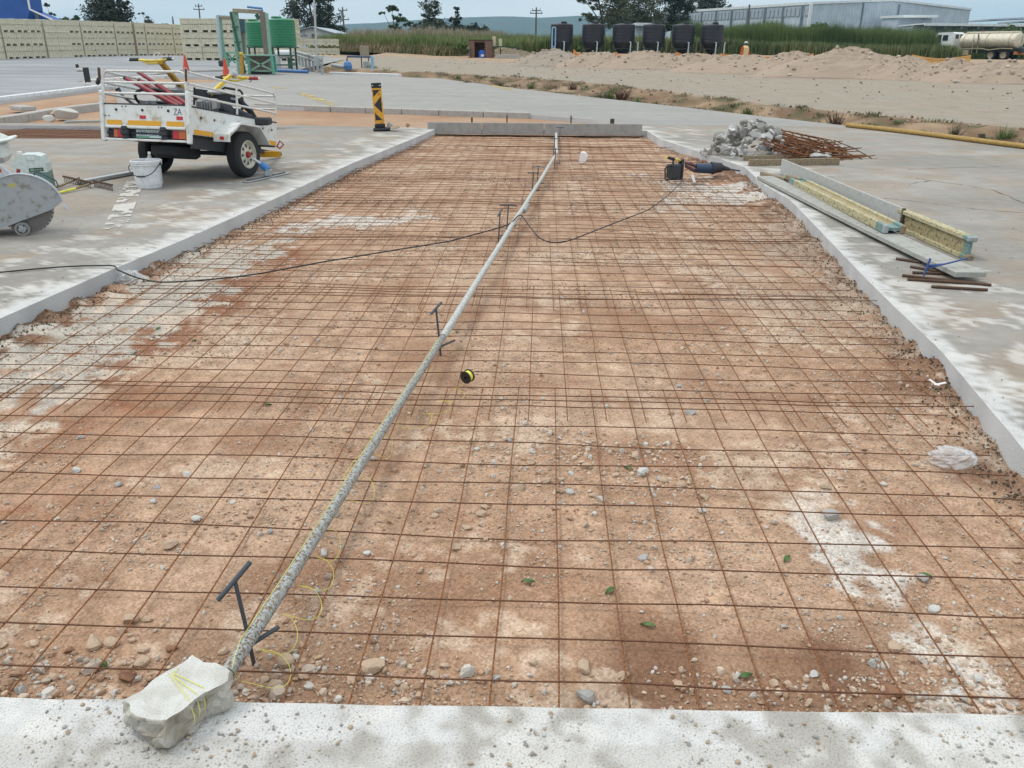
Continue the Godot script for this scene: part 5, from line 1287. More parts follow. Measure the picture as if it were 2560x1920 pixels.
	var lab := part("label_plate", B.new().rbox(Vector3(0.075, 0.272, 0.131), Vector3(0.16, 0.045, 0.004), 0.001, Basis(Vector3(0, 0, 1), 0.05)), M.label_green, c)
	part("label_print", B.new().rbox(Vector3(0.03, 0.270, 0.1335), Vector3(0.035, 0.02, 0.002), 0.0, Basis(Vector3(0, 0, 1), 0.05)), M.label_print, lab)
	for k in 6: part("label_print", B.new().rbox(Vector3(0.055 + k * 0.016, 0.271 + k * 0.0008, 0.1335), Vector3(0.006 if k % 2 else 0.011, 0.02 if k % 3 else 0.012, 0.002), 0.0, Basis(Vector3(0, 0, 1), 0.05)), M.label_print, lab)

# ---------- the yard, road and buildings behind ----------
func build_kerbs():
	var kb := func(label: String, p: Array, w: float, h: float, m: Material):
		var t := thing("kerb", label, "kerb")
		for i in p.size() - 1:
			var a: Vector3 = p[i]
			var b: Vector3 = p[i + 1]
			var n := maxi(1, int(a.distance_to(b) / 1.0))
			for k in n:
				var c := a.lerp(b, k / float(n))
				var d := a.lerp(b, (k + 0.985) / float(n))
				c.y = Y(c.x, c.z) + h * 0.5 - 0.06; d.y = Y(d.x, d.z) + h * 0.5 - 0.06
				part("kerbstone", B.new().bar(c, d, w, h + 0.12, 0.015), m, t)
	kb.call("white painted kerb along the left side of the far island", [Vector3(-16.218, 0.265, -23.99), Vector3(-16.205, 0.3, -25.09), Vector3(-15.976, 0.392, -27.96), Vector3(-15.79, 0.487, -30.82), Vector3(-15.421, 0.503, -31.28)], 0.22, 0.10, M.kerb_white)
	kb.call("thin white kerb beyond the black posts behind the trailer", [Vector3(-18.089, 0.593, -33.96), Vector3(-17.653, 0.648, -35.57), Vector3(-16.422, 0.712, -37.43)], 0.2, 0.05, M.kerb_white)
	kb.call("grey kerb between the two soil strips left of the trailer", [Vector3(-12.724, 0.12, -18.66), Vector3(-12.644, 0.137, -19.41), Vector3(-12.601, 0.159, -20.29), Vector3(-12.64, 0.2, -21.77), Vector3(-12.273, 0.254, -23.6)], 0.25, 0.09, M.kerb_grey)
	kb.call("low grey kerb across the far island behind the form boards", [Vector3(-8.202, 0.274, -24.25), Vector3(-5.826, 0.25, -23.48), Vector3(-2.739, 0.227, -22.72), Vector3(-0.319, 0.211, -22.17)], 0.2, 0.05, M.kerb_grey)
	kb.call("dark kerb around the soil strip behind the cones", [Vector3(-17.186, 0.719, -37.63), Vector3(-17.273, 0.795, -39.85), Vector3(-15.427, 0.851, -41.5), Vector3(-13.707, 0.835, -41.02)], 0.2, 0.08, M.kerb_grey)
	kb.call("pale concrete kerb in front of the blue pump", [Vector3(-9.969, 0.817, -40.51), Vector3(-7.896, 0.792, -39.77), Vector3(-6.525, 0.777, -39.32)], 0.4, 0.06, M.kerb_white)
	# faded road paint
	var paint := func(a: Vector3, b: Vector3, w: float, keep: float, m: Material):
		var bb := B.new()
		var side := (b - a).cross(V).normalized()
		var n := int(a.distance_to(b) / 0.035)
		for i in n:
			for j in 10:
				var p := a.lerp(b, (i + 0.5) / n) + side * w * ((j + 0.5) / 10.0 - 0.5)
				if N3.get_noise_2d(p.x * 11, p.z * 11) + rng.randf_range(-0.16, 0.16) + N2.get_noise_2d(p.x * 3, p.z * 3) * 0.7 > keep: continue
				var e := side * w / 20.0
				var f := (b - a) / n * 0.5
				var y := Y(p.x, p.z) + 0.005 - p.y
				p.y += y
				bb.quad(p - e - f, p + e - f, p + e + f, p - e + f)
		struct("road_marking", bb, m)
	paint.call(Vector3(-8.194, 0.42, -28.79), Vector3(-5.912, 0.273, -24.22), 0.32, -0.02, M.paint_yellow)
	paint.call(Vector3(-9.875, 0.503, -31.28), Vector3(-9.231, 0.478, -30.55), 0.3, -0.1, M.paint_yellow)
	paint.call(Vector3(-5.472, 0.026, -11.01), Vector3(-4.156, 0.013, -7.76), 0.22, -0.02, M.paint_white)
	paint.call(Vector3(-1.974, 0.57, -33.26), Vector3(-1.037, 0.482, -30.67), 0.3, 0.0, M.paint_yellow)
	paint.call(Vector3(8.059, 0.767, -39.06), Vector3(15.68, 0.414, -28.63), 0.35, -0.03, M.paint_white)
	paint.call(Vector3(-17.905, 0.561, -33), Vector3(-19.465, 0.719, -37.64), 0.15, 0.1, M.paint_white)
	# loose lumps and boards on the island
	var k := 0
	for q in [[Vector3(-11.745, 0.167, -20.57), 0.42, "largest pale boulder on the soil behind the trailer's left", M.stone_white], [Vector3(-12.306, 0.185, -21.25), 0.26, "rounded stone leaning behind the largest pale boulder", M.stone_tan], [Vector3(-11.676, 0.146, -19.78), 0.2, "small white block in front of the pale boulder", M.stone_white]]:
		single("boulder", B.new().rock(Vector3.ZERO, Vector3(q[1] * 1.3, q[1] * 0.8, q[1]), 5200 + k, 5, 9), q[3], q[2], "boulder", "", q[0] + V * q[1] * 0.15)
		k += 1
	single("concrete_piece", B.new().bar(Vector3(-14.221, 0.246, -22.67), Vector3(-13.371, 0.261, -21.81), 0.35, 0.12, 0.02), M.chunk_mid, "grey broken kerb piece lying on the far left soil near the white kerb", "kerb piece")
	single("scaffold_plank", B.new().bar(Vector3(-10.919, 0.15, -19.08), Vector3(-10.071, 0.158, -19.43), 0.22, 0.05, 0.006), M.plank_grey, "grey plank lying on the soil left of the trailer", "plank")
	var pm := mesh_sheet("rusty mesh sheet over the dark damp soil behind the trailer", -11.5, -5.6, -16.3, -18.4, -0.05, 0.1, 0.0, 900, "")
	pm.set_meta("label", "rusty mesh sheet over the dark damp soil behind the trailer")
	# dead scrub and weeds in the ditch
	k = 0
	var wl := ["green weed", "dry brown scrub", "low dark weed"]
	for q in [[0, 0, 0.3, 0], [0, 0, 0.35, 2], [0, 0, 0.4, 2], [0, 0, 0.35, 0], [0, 0, 0.4, 1], [0, 0, 0.45, 0], [0, 0, 0.6, 1], [0, 0, 0.45, 2], [0, 0, 0.3, 0], [0, 0, 0.3, 0], [0, 0, 0.45, 1], [0, 0, 0.25, 0], [0, 0, 0.28, 0], [0, 0, 0.3, 2], [0, 0, 0.35, 0], [0, 0, 0.3, 0], [0, 0, 0.22, 2], [0, 0, 0.5, 0], [0, 0, 0.4, 0]]:
		var p: Vector3 = [Vector3(-3.822, 0.757, -38.74), Vector3(-3.031, 0.621, -34.77), Vector3(-1.678, 0.578, -33.52), Vector3(-0.432, 0.568, -33.21), Vector3(1.123, 0.559, -32.95), Vector3(2.209, 0.411, -28.53), Vector3(2.581, 0.412, -28.57), Vector3(1.847, 0.394, -28), Vector3(2.958, 0.357, -26.89), Vector3(5.694, 0.265, -23.98), Vector3(7.349, 0.196, -21.64), Vector3(8.753, 0.183, -21.19), Vector3(9.469, 0.18, -21.06), Vector3(9.311, 0.138, -19.46), Vector3(10.125, 0.125, -18.89), Vector3(0.358, 0.66, -35.92), Vector3(3.432, 0.336, -26.22), Vector3(-8.86, 0.962, -44.71), Vector3(-7.746, 0.888, -42.55)][k]
		weed(p - V * 0.12, q[2], q[3], 700 + k, "%s growing in the ditch, %s" % [wl[q[3]], ["under its far bank", "on its dry bed", "beside the slab edge"][k % 3]] if k < 17 else "bright grass tuft at the foot of the blue pump")
		k += 1

func debris():
	var mm := MultiMesh.new()
	mm.transform_format = MultiMesh.TRANSFORM_3D
	mm.use_colors = true
	mm.mesh = B.new().rock(Vector3.ZERO, Vector3(1, 0.6, 0.85), 77, 2, 7).mesh()
	var sp := []
	while sp.size() < 5200:
		var x := rng.randf_range(-6, 24)
		var zn := line(near_edge, x)
		var zf := line(far_edge, x)
		var t := rng.randf()
		var z := lerpf(zn - 0.4, zf - 0.6, t)
		if rng.randf() < 0.10: z = lerpf(zf, line(road_far, x) - 2.0, pow(rng.randf(), 0.7))
		elif N2.get_noise_2d(x * 2.0, z * 2.0) < -0.05: continue
		var s := 0.015 + 0.09 * pow(rng.randf(), 4.0)
		sp.append([Transform3D(Basis(Vector3(rng.randfn(), 2.0, rng.randfn()).normalized(), rng.randf() * TAU).scaled(Vector3.ONE * s), Vector3(x, land(x, z) + s * 0.15, z)), [Color(0.20, 0.13, 0.085), Color(0.30, 0.21, 0.14), Color(0.42, 0.35, 0.28)][sp.size() % 3]])
	mm.instance_count = sp.size()
	for i in sp.size():
		mm.set_instance_transform(i, sp[i][0]); mm.set_instance_color(i, sp[i][1])
	var o := MultiMeshInstance3D.new()
	o.multimesh = mm; o.material_override = M.grit
	o.name = numbered("gravel"); add_child(o)
	o.set_meta("kind", "stuff")
	tag(o, "clods and stones along the ditch and on the dirt road", "gravel")
	# small ground cover on the ditch banks
	sp = []
	while sp.size() < 420:
		var x := rng.randf_range(-5, 22)
		var t := rng.randf_range(0.1, 1.0)
		var z := lerpf(line(near_edge, x), line(far_edge, x), t)
		if N1.get_noise_2d(x * 2.5 + 30, z * 2.5) < 0.06: continue
		sp.append(Vector3(x, land(x, z) - 0.02, z))
	grass("ditch_grass", "sparse low weeds and dry grass on the banks of the ditch", sp, 0.12, [Color(0.10, 0.12, 0.045), Color(0.20, 0.145, 0.085)], 61, 0.55)

func weed(p: Vector3, s: float, kind: int, sd: int, label: String):
	var r := RandomNumberGenerator.new()
	r.seed = sd
	var b := B.new()
	for i in 110:
		var a := r.randf() * TAU
		var o := p + Vector3(cos(a), 0, sin(a)) * r.randf() * s * 0.5
		var d := Vector3(cos(a) * r.randf_range(0.1, 0.9), r.randf_range(0.5, 1.2), sin(a) * r.randf_range(0.1, 0.9)) * s * r.randf_range(0.4, 0.9)
		var w := Vector3(-sin(a), 0, cos(a)) * s * 0.025
		b.tri(o - w, o + w, o + d)
		if i % 2:
			var m := o + d * 0.7
			var e := Vector3(r.randfn(), 0.4, r.randfn()).normalized() * s * 0.16
			b.tri(m - w * 2, m + w * 2, m + e)
	single("weed", b, [M.weed_green, M.scrub, M.weed_dark][kind], label, "weed", "weeds in the ditch")

func delineator():
	var p: Vector3 = Vector3(-3.472, 0.107, -18.07)
	var t := thing("delineator", "yellow and black chevron road delineator on a dark rubber base", "road delineator", p, 0.22)
	t.rotation.z = 0.045
	part("base", B.new().rbox(Vector3(0.03, 0.03, 0), Vector3(0.36, 0.06, 0.3), 0.02), M.rubber, t)
	part("socket", B.new().rbox(Vector3(0, 0.10, 0), Vector3(0.22, 0.1, 0.14), 0.02), M.rubber, t)
	part("panel", B.new().rbox(Vector3(0, 0.50, 0), Vector3(0.205, 0.74, 0.05), 0.008), M.chevron_yellow, t)
	part("top_cap", B.new().rbox(Vector3(0, 0.915, 0), Vector3(0.205, 0.105, 0.06), 0.008), M.rubber, t)
	for s in [-0.075, 0.07]: part("reflector_dot", B.new().rbox(Vector3(s, 0.915, 0.031), Vector3(0.03, 0.015, 0.003), 0.001), M.white_plastic, t)
	for q in [[[-0.08, 0.83], [-0.08, 0.69], [0.07, 0.83]], [[-0.08, 0.53], [0.075, 0.70], [0.075, 0.36]], [[-0.08, 0.37], [-0.08, 0.22], [0.07, 0.22]]]:
		part("black_chevron", B.new().prism(PackedVector2Array(pts(q)), 0.003, Transform3D(Basis(), Vector3(0, 0, 0.0268))), M.black_paint, t)
	single("stone", B.new().rock(p + Vector3(0.22, 0.10, -0.05), Vector3(0.17, 0.15, 0.15), 61, 4), M.stone_grey, "dark stone weighing down the base of the delineator", "stone")
	single("stone", B.new().rock(p + Vector3(0.32, 0.08, 0.03), Vector3(0.19, 0.12, 0.16), 62, 4), M.stone_tan, "brown stone at the right end of the delineator's base", "stone")
	single("stone", B.new().rock(Vector3(-3.044, 0.128, -19.03) + V * 0.03, Vector3(0.12, 0.1, 0.1), 63, 3), M.stone_tan, "brown stone on the slab edge between delineator and form boards", "stone")
	for q in [[Vector3(-22.067, 0.819, -40.6), Vector3(-22.139, 1.137, -40.6), "black plastic post in a concrete footing, farther of the two", 0.14], [Vector3(-16.457, 0.485, -30.74), Vector3(-16.494, 1.145, -30.8), "black plastic post in a concrete footing, nearer of the two", 0.19]]:
		var o := thing("black_post", q[2], "post", q[0])
		var e: Vector3 = q[1] - q[0]
		part("post", B.new().bar(Vector3(0, -0.05, 0), e, q[3], q[3] * 0.6, 0.02), M.black, o)
		part("footing", B.new().rock(Vector3(0.12, 0.04, 0.05), Vector3(0.45, 0.22, 0.4), 71, 4), M.chunk_mid, o)
	for q in [[Vector3(-17.17, 0.843, -41.26), "orange traffic cone behind the trailer's rear rail"], [Vector3(-13.846, 0.713, -37.46), "orange traffic cone at the foot of the green wash gantry"]]:
		var o := thing("traffic_cone", q[1], "traffic cone", q[0])
		part("base", B.new().rbox(Vector3(0, 0.025, 0), Vector3(0.44, 0.05, 0.44), 0.02), M.rubber, o)
		part("cone", B.new().lathe([Vector2(0.17, 0.05), Vector2(0.145, 0.09), Vector2(0.035, 0.72), Vector2(0.02, 0.73), Vector2(0, 0.73)], 20), M.cone_orange, o)

const ORD := ["first", "second", "third", "fourth", "fifth", "sixth", "seventh", "eighth", "ninth", "tenth", "eleventh", "twelfth", "thirteenth", "fourteenth", "fifteenth", "sixteenth", "seventeenth", "eighteenth", "nineteenth"]
func crate(at: Vector3, turn: float, label: String, sc := 1.0, gp := "stacked cream bulk bins"):
	if crate0 == null:
		# a plastic bulk bin: ribbed walls, a row of slots at mid height and three runners
		crate0 = thing("bulk_bin", label, "bulk bin", Vector3.ZERO, 0, gp)
		var b := B.new()
		b.box(Vector3(0, 0.265, 0), Vector3(1.12, 0.29, 1.08))
		b.box(Vector3(0, 0.615, 0), Vector3(1.12, 0.29, 1.08))
		b.rbox(Vector3(0, 0.765, 0), Vector3(1.17, 0.035, 1.13), 0.01)
		b.rbox(Vector3(0, 0.135, 0), Vector3(1.17, 0.03, 1.13), 0.01)
		for k in 9:
			var o := -0.54 + k * 0.135
			var hw := 0.04 if k % 2 else 0.022
			for s in [-1, 1]:
				b.box(Vector3(o, 0.44, s * 0.55), Vector3(hw, 0.62, 0.03))
				b.box(Vector3(s * 0.57, 0.44, o), Vector3(0.03, 0.62, hw))
		part("bin_walls", b, M.bin_cream, crate0)
		part("slot_band", B.new().box(Vector3(0, 0.44, 0), Vector3(0.98, 0.07, 0.94)), M.bin_cream, crate0)
		var r := B.new()
		for x in [-0.5, 0.0, 0.5]: part("runner", B.new().box(Vector3(x, 0.06, 0), Vector3(0.16, 0.118, 1.1)), M.bin_cream, crate0)
		crate0.position = at; crate0.rotation.y = turn
		return
	var c := dup(crate0, at, turn, label, gp)
	if sc != 1.0: c.scale = Vector3(sc, sc * 0.9, sc)
var crate0: Node3D = null

func build_crates():
	var a: Vector3 = Vector3(-34.204, 1.17, -52.24)
	a = Vector3(-34.6, 0, -52.2)
	var d := Vector3(4.1, 0, -19.8).normalized()
	for i in 19:
		for k in 3:
			var p := a + d * (i * 1.185 + 0.6 - 1.2) + Vector3(-0.8, 0, -0.5) + Vector3(0, 0, 0.08 * ((i * 7 + k * 3) % 3))
			crate(Vector3(p.x, Y(p.x, p.z) - 0.02 + k * 0.785 * 1.02, p.z), -atan2(d.z, d.x) if i > 2 and i != 6 and i != 7 else -atan2(d.z, d.x) + PI / 2, "cream plastic bin, %s row, %s column from the left of the long left stack" % [["bottom", "middle", "top"][k], ORD[i]])
	for i in 6:
		for k in 3:
			var x := -22.4 + 0.6 + i * 1.19
			crate(Vector3(x, Y(x, -54.2) - 0.02 + k * 0.80, -54.25 - 0.03 * ((i * 5 + k) % 3)), 0.02, "cream plastic bin, %s row, %s column from the left of the block behind the gantry" % [["bottom", "middle", "top"][k], ORD[i]])
	for i in 5:
		for k in 2:
			var x := -18.2 + i * 0.80
			crate(Vector3(x, Y(x, -62.0) + 0.05 + k * 0.60, -62.0), 0.05, "low cream bin, %s row, %s column from the left beside the green tank" % [["bottom", "top"][k], ORD[i]], 0.66)
	single("tie_strap", B.new().bar(Vector3(-31.3, Y(-31.3, -66.4), -66.4), Vector3(-31.3, Y(-31.3, -66.4) + 2.3, -66.4), 0.16, 0.05), M.timber, "upright wooden post standing against the right end of the long bin stack", "post")

func tank(label: String, at: Vector3, r: float, h: float, m: Material, gp: String) -> Node3D:
	var t := thing("water_tank", label, "water tank", at, 0, gp)
	var pf := [Vector2(0, 0), Vector2(r, 0)]
	for i in 10:
		var y := h * (i + 0.2) / 10.5
		pf.append(Vector2(r, y)); pf.append(Vector2(r * 1.012, y + h * 0.03)); pf.append(Vector2(r * 1.012, y + h * 0.06)); pf.append(Vector2(r, y + h * 0.075))
	pf.append_array([Vector2(r * 0.98, h * 0.965), Vector2(r * 0.9, h * 0.99), Vector2(r * 0.3, h * 1.03)])
	pf.append(Vector2(0, h * 1.03))
	part("shell", B.new().lathe(pf, 32), m, t)
	part("lid", B.new().lathe([Vector2(0.25, h * 1.02), Vector2(0.25, h * 1.07), Vector2(0.22, h * 1.085), Vector2(0, h * 1.085)], 18, Transform3D(Basis(), Vector3(-r * 0.35, 0, 0.1))), m, t)
	return t

func stand(t: Node3D, r: float, h: float, m: Material):
	for s in [-1, 1]:
		for u in [-1, 1]:
			part("leg", B.new().bar(Vector3(s * r * 0.75, 0, u * r * 0.75), Vector3(s * r * 0.75, h, u * r * 0.75), 0.08, 0.08), m, t)
		part("brace", B.new().bar(Vector3(-r * 0.75, h * 0.22, s * r * 0.75), Vector3(r * 0.75, h * 0.22, s * r * 0.75), 0.05, 0.06), m, t)
		part("brace", B.new().bar(Vector3(s * r * 0.75, h * 0.3, -r * 0.75), Vector3(s * r * 0.75, h * 0.3, r * 0.75), 0.05, 0.06), m, t)
	part("deck", B.new().rbox(Vector3(0, h - 0.03, 0), Vector3(r * 2.0, 0.06, r * 2.0), 0.01), m, t)

func build_wash():
	# two green tanks on stands
	var p: Vector3 = Vector3(-12.916, 0.902, -42.97)
	p.x += 0.08
	stand(thing("tank_stand", "dark green steel stand under the large green tank", "tank stand", p), 0.58, 1.08, M.green_dark)
	tank("large bright green ribbed water tank on a green stand", p + V * 1.09, 0.62, 1.24, M.tank_green, "")
	var q := Vector3(-17.65, 0, -54.0 + 4.0)
	q = Vector3(-15.015, 2.007, -46)
	var g2 := Y(q.x, q.z)
	stand(thing("tank_stand", "green stand under the smaller green tank behind the gantry", "tank stand", Vector3(q.x, g2, q.z)), 0.6, q.y - g2 - 0.01, M.green_dark)
	tank("smaller green water tank partly hidden by the gantry's brown panel", q, 0.62, 1.2, M.tank_green, "")
	# front wash gantry
	var t := thing("wash_gantry", "pale green steel wash gantry with brown screens and an X braced table", "steel gantry")
	var gr: Material = M.green_light
	part("column", B.new().bar(Vector3(-13.912, 0.788, -39.6), Vector3(-13.944, 3.405, -39.6), 0.30, 0.22, 0.02), gr, t)
	part("column_flange", B.new().bar(Vector3(-13.724, 0.825, -39.5), Vector3(-14.058, 3.367, -39.5), 0.06, 0.3, 0.01), M.green_dark, t)
	for e in [[Vector3(-14.064, 2.74, -39.4), Vector3(-13.734, 2.759, -39.4)], [Vector3(-13.995, 2.11, -39.4), Vector3(-13.682, 2.129, -39.4)], [Vector3(-13.926, 1.472, -39.4), Vector3(-13.629, 1.491, -39.4)]]: part("rung", B.new().bar(e[0], e[1], 0.05, 0.05), M.green_dark, t)
	part("top_beam", B.new().bar(Vector3(-13.923, 3.433, -39.5), Vector3(-12.626, 3.374, -39.5), 0.3, 0.16, 0.01), M.panel_tan, t)
	part("screen", B.new().bar(Vector3(-12.562, 3.365, -39.3), Vector3(-12.537, 1.599, -39.3), 0.28, 0.08, 0.01, Vector3(0, 0, 1)), M.panel_brown, t)
	part("screen_post", B.new().bar(Vector3(-12.354, 3.329, -39.2), Vector3(-12.364, 1.55, -39.2), 0.12, 0.12, 0.01), gr, t)
	part("screen_flap", B.new().bar(Vector3(-12.893, 3.287, -39.4), Vector3(-12.772, 3.075, -39.4), 0.18, 0.03, 0.0, Vector3(0, 0, 1)), M.green_dark, t)
	part("rear_screen", B.new().bar(Vector3(-13.865, 3.084, -40.2), Vector3(-13.908, 1.626, -40.2), 0.26, 0.06, 0.01, Vector3(0, 0, 1)), M.panel_brown, t)
	part("rear_screen_top", B.new().bar(Vector3(-13.845, 3.114, -40.1), Vector3(-13.856, 2.561, -40.1), 0.27, 0.07, 0.01, Vector3(0, 0, 1)), M.panel_teal, t)
	part("rear_post", B.new().bar(Vector3(-13.697, 3.102, -40.2), Vector3(-13.846, 1.195, -40.2), 0.07, 0.08, 0.01), gr, t)
	part("blue_pipe", B.new().tube([Vector3(-13.222, 3.573, -39.3), Vector3(-12.564, 3.511, -39.3), Vector3(-12.559, 3.398, -39.3)], 0.045, 8), M.pipe_blue, t)
	part("table_top", B.new().bar(Vector3(-13.422, 1.577, -39.2), Vector3(-12.25, 1.584, -39.2), 0.9, 0.07, 0.01), gr, t)
	for e in [[Vector3(-13.265, 1.577, -38.9), Vector3(-13.304, 0.771, -38.9)], [Vector3(-12.229, 1.584, -38.9), Vector3(-12.188, 0.762, -38.9)], [Vector3(-13.296, 1.578, -39.7), Vector3(-13.343, 0.841, -39.7)], [Vector3(-12.37, 1.584, -39.7), Vector3(-12.335, 0.848, -39.7)]]:
		part("table_leg", B.new().bar(e[0], e[1], 0.11, 0.11, 0.01), M.green_mid, t)
	part("x_brace", B.new().bar(Vector3(-13.227, 1.427, -38.9), Vector3(-12.26, 0.947, -38.9), 0.05, 0.07), gr, t)
	part("x_brace", B.new().bar(Vector3(-12.245, 1.433, -38.9), Vector3(-13.247, 0.94, -38.9), 0.05, 0.07), gr, t)
	part("lower_rail", B.new().bar(Vector3(-13.355, 0.938, -39), Vector3(-12.222, 0.912, -39), 0.05, 0.07), gr, t)
	part("hopper", B.new().rbox(Vector3(-12.966, 1.257, -39.6), Vector3(0.95, 0.72, 0.6), 0.03), M.panel_brown, t)
	part("tray", B.new().rbox(Vector3(-13.009, 0.863, -39.6), Vector3(0.95, 0.2, 0.6), 0.02), M.black_dusty, t)
	# rear gantry
	t = thing("wash_gantry", "rear wash gantry with a pale blue upright pipe and small X braced stand", "steel gantry")
	part("upright_pipe", B.new().tube([Vector3(-15.808, 3.357, -42.5), Vector3(-15.861, 1.438, -42.5)], 0.075, 10), M.pipe_pale, t)
	part("top_pipe", B.new().tube([Vector3(-15.828, 3.357, -42.5), Vector3(-15.148, 3.325, -42.5)], 0.03, 8), M.pipe_pale, t)
	part("column", B.new().bar(Vector3(-15.816, 3.264, -42.8), Vector3(-15.844, 1.346, -42.8), 0.16, 0.16, 0.01), gr, t)
	part("beam", B.new().bar(Vector3(-15.875, 3.263, -42.8), Vector3(-15.209, 3.231, -42.8), 0.16, 0.14, 0.01), M.panel_tan, t)
	part("drive_unit", B.new().rbox(Vector3(-15.757, 1.202, -42.3), Vector3(0.34, 0.3, 0.3), 0.06), M.engine_dark, t)
	part("x_brace", B.new().bar(Vector3(-15.205, 1.658, -41.6), Vector3(-14.852, 1.213, -41.6), 0.05, 0.06), M.green_mid, t)
	part("x_brace", B.new().bar(Vector3(-14.827, 1.571, -41.6), Vector3(-15.247, 1.175, -41.6), 0.05, 0.06), M.green_mid, t)
	part("stand_leg", B.new().bar(Vector3(-15.223, 1.675, -41.6), Vector3(-15.221, 1.067, -41.6), 0.09, 0.09), M.green_mid, t)
	part("stand_top", B.new().bar(Vector3(-15.259, 1.693, -41.6), Vector3(-14.775, 1.678, -41.6), 0.4, 0.06), M.green_mid, t)
	var yb := thing("bollard", "yellow steel bollard beside the wash gantry's table", "bollard")
	part("post", B.new().bar(Vector3(-13.528, 0.775, -38.6), Vector3(-13.479, 1.641, -38.6), 0.14, 0.14, 0.02), M.machine_ochre, yb)
	part("cap", B.new().bar(Vector3(-13.468, 1.592, -38.55), Vector3(-13.454, 1.707, -38.55), 0.15, 0.15, 0.02), M.machine_yellow, yb)
	single("plastic_drum", B.new().lathe([Vector2(0, 0), Vector2(0.25, 0), Vector2(0.27, 0.05), Vector2(0.27, 0.6), Vector2(0.2, 0.68), Vector2(0.08, 0.7), Vector2(0.08, 0.75), Vector2(0, 0.75)], 20), M.bucket_white, "upright white plastic drum between the wash gantry and the green tank", "drum", "", Vector3(-13.361, 0.9, -42.91))
	single("plastic_drum", B.new().lathe([Vector2(0, -0.42), Vector2(0.16, -0.4), Vector2(0.2, -0.34), Vector2(0.2, 0.34), Vector2(0.16, 0.4), Vector2(0, 0.42)], 20, Transform3D(Basis(Vector3(0, 0, 1), PI / 2), Vector3.ZERO)), M.bucket_white, "white plastic drum lying on a rack under the green tank", "drum", "", Vector3(-13.32, 1.641, -44.5))
	single("drum_rack", B.new().rbox(Vector3(-13.333, 1.508, -44.5) + V * 0.06, Vector3(1.1, 0.06, 0.4), 0.01).box(Vector3(-13.635, 1.201, -44.5), Vector3(0.06, 0.75, 0.3)).box(Vector3(-13.094, 1.204, -44.5), Vector3(0.06, 0.75, 0.3)), M.green_dark, "low green rack carrying the lying white drum", "rack")
	single("water_pipe", B.new().tube([Vector3(-12.707, 0.914, -40.99), Vector3(-10.973, 0.886, -40.18)], 0.075, 10), M.pipe_blue, "blue pipe lying on the ground in front of the green tank", "pipe")
	# guard rail
	t = thing("guard_rail", "galvanised guard rail on a close row of steel posts", "guard rail")
	var ga: Vector3 = Vector3(-10.126, 0.782, -39.48)
	var gb: Vector3 = Vector3(-14.081, 1.121, -49.33)
	for i in 8:
		var c := ga.lerp(gb, i / 7.0)
		part("post", B.new().bar(Vector3(c.x, Y(c.x, c.z) - 0.1, c.z), Vector3(c.x, Y(c.x, c.z) + 0.62, c.z), 0.11, 0.12, 0.005), M.galv, t)
	var d := (gb - ga).normalized()
	for k in 2: part("beam", B.new().tube([ga + Vector3(0, 0.50 + k * 0.17, 0.1) - d * 0.3, gb + Vector3(0, 0.50 + k * 0.17, 0.1)], 0.075, 8), M.galv, t)
	part("end_plate", B.new().rbox(ga + Vector3(-0.1, 0.58, 0.14), Vector3(0.42, 0.44, 0.06), 0.02, Basis(V, 0.3)), M.galv, t)
	# pump, sign and pole
	t = thing("pump_set", "blue pump with a dark cross pipe and a blue standpipe", "pump")
	part("pump_body", B.new().lathe([Vector2(0, 0), Vector2(0.2, 0.02), Vector2(0.22, 0.2), Vector2(0.16, 0.36), Vector2(0.06, 0.42), Vector2(0, 0.44)], 16, Transform3D(Basis(), Vector3(-9.815, 0.916, -43.39))), M.pipe_blue, t)
	part("side_pipe", B.new().tube([Vector3(-10.027, 0.965, -43.8), Vector3(-10.008, 1.229, -43.8)], 0.06, 8), M.pipe_sky, t)
	part("side_pipe", B.new().tube([Vector3(-9.783, 0.948, -43.8), Vector3(-9.762, 1.25, -43.8)], 0.06, 8), M.pipe_sky, t)
	part("cross_pipe", B.new().tube([Vector3(-10.032, 1.302, -44.2), Vector3(-9.994, 1.548, -44.2), Vector3(-8.726, 1.537, -44.2)], 0.05, 8), M.pipe_navy, t)
	part("standpipe", B.new().tube([Vector3(-8.703, 0.915, -44), Vector3(-8.671, 1.463, -44), Vector3(-8.726, 1.556, -44)], 0.085, 10), M.pipe_sky, t)
	t = thing("control_board", "beige control board with a grey cabinet beside the blue pump", "control board")
	part("board", B.new().rbox(Vector3(-9.306, 1.784, -45.2), Vector3(0.46, 0.58, 0.05), 0.01), M.panel_tan, t)
	for x in [-0.17, 0.2]: part("post", B.new().bar(Vector3(-9.319, 1.572, -45.2) + Vector3(x, 0, 0), Vector3(-9.315, 0.952, -45.2) + Vector3(x, 0, 0), 0.05, 0.05), M.timber_dark, t)
	part("cabinet", B.new().rbox(Vector3(-9.221, 1.128, -45.1), Vector3(0.32, 0.40, 0.14), 0.015), M.galv, t)
	single("lamp_post", B.new().tube([Vector3(-15.535, 1.465, -59.41), Vector3(-15.578, 5.661, -60.1)], 0.085, 10, 0.06), M.galv, "tall grey steel post in front of the white shed", "post")
	single("drain_pipe", B.new().tube([Vector3(-10.674, 1.152, -43.5), Vector3(-9.993, 1.044, -43.5)], 0.09, 10), M.galv, "grey pipe lying between the guard rail's end and the blue pump", "pipe")

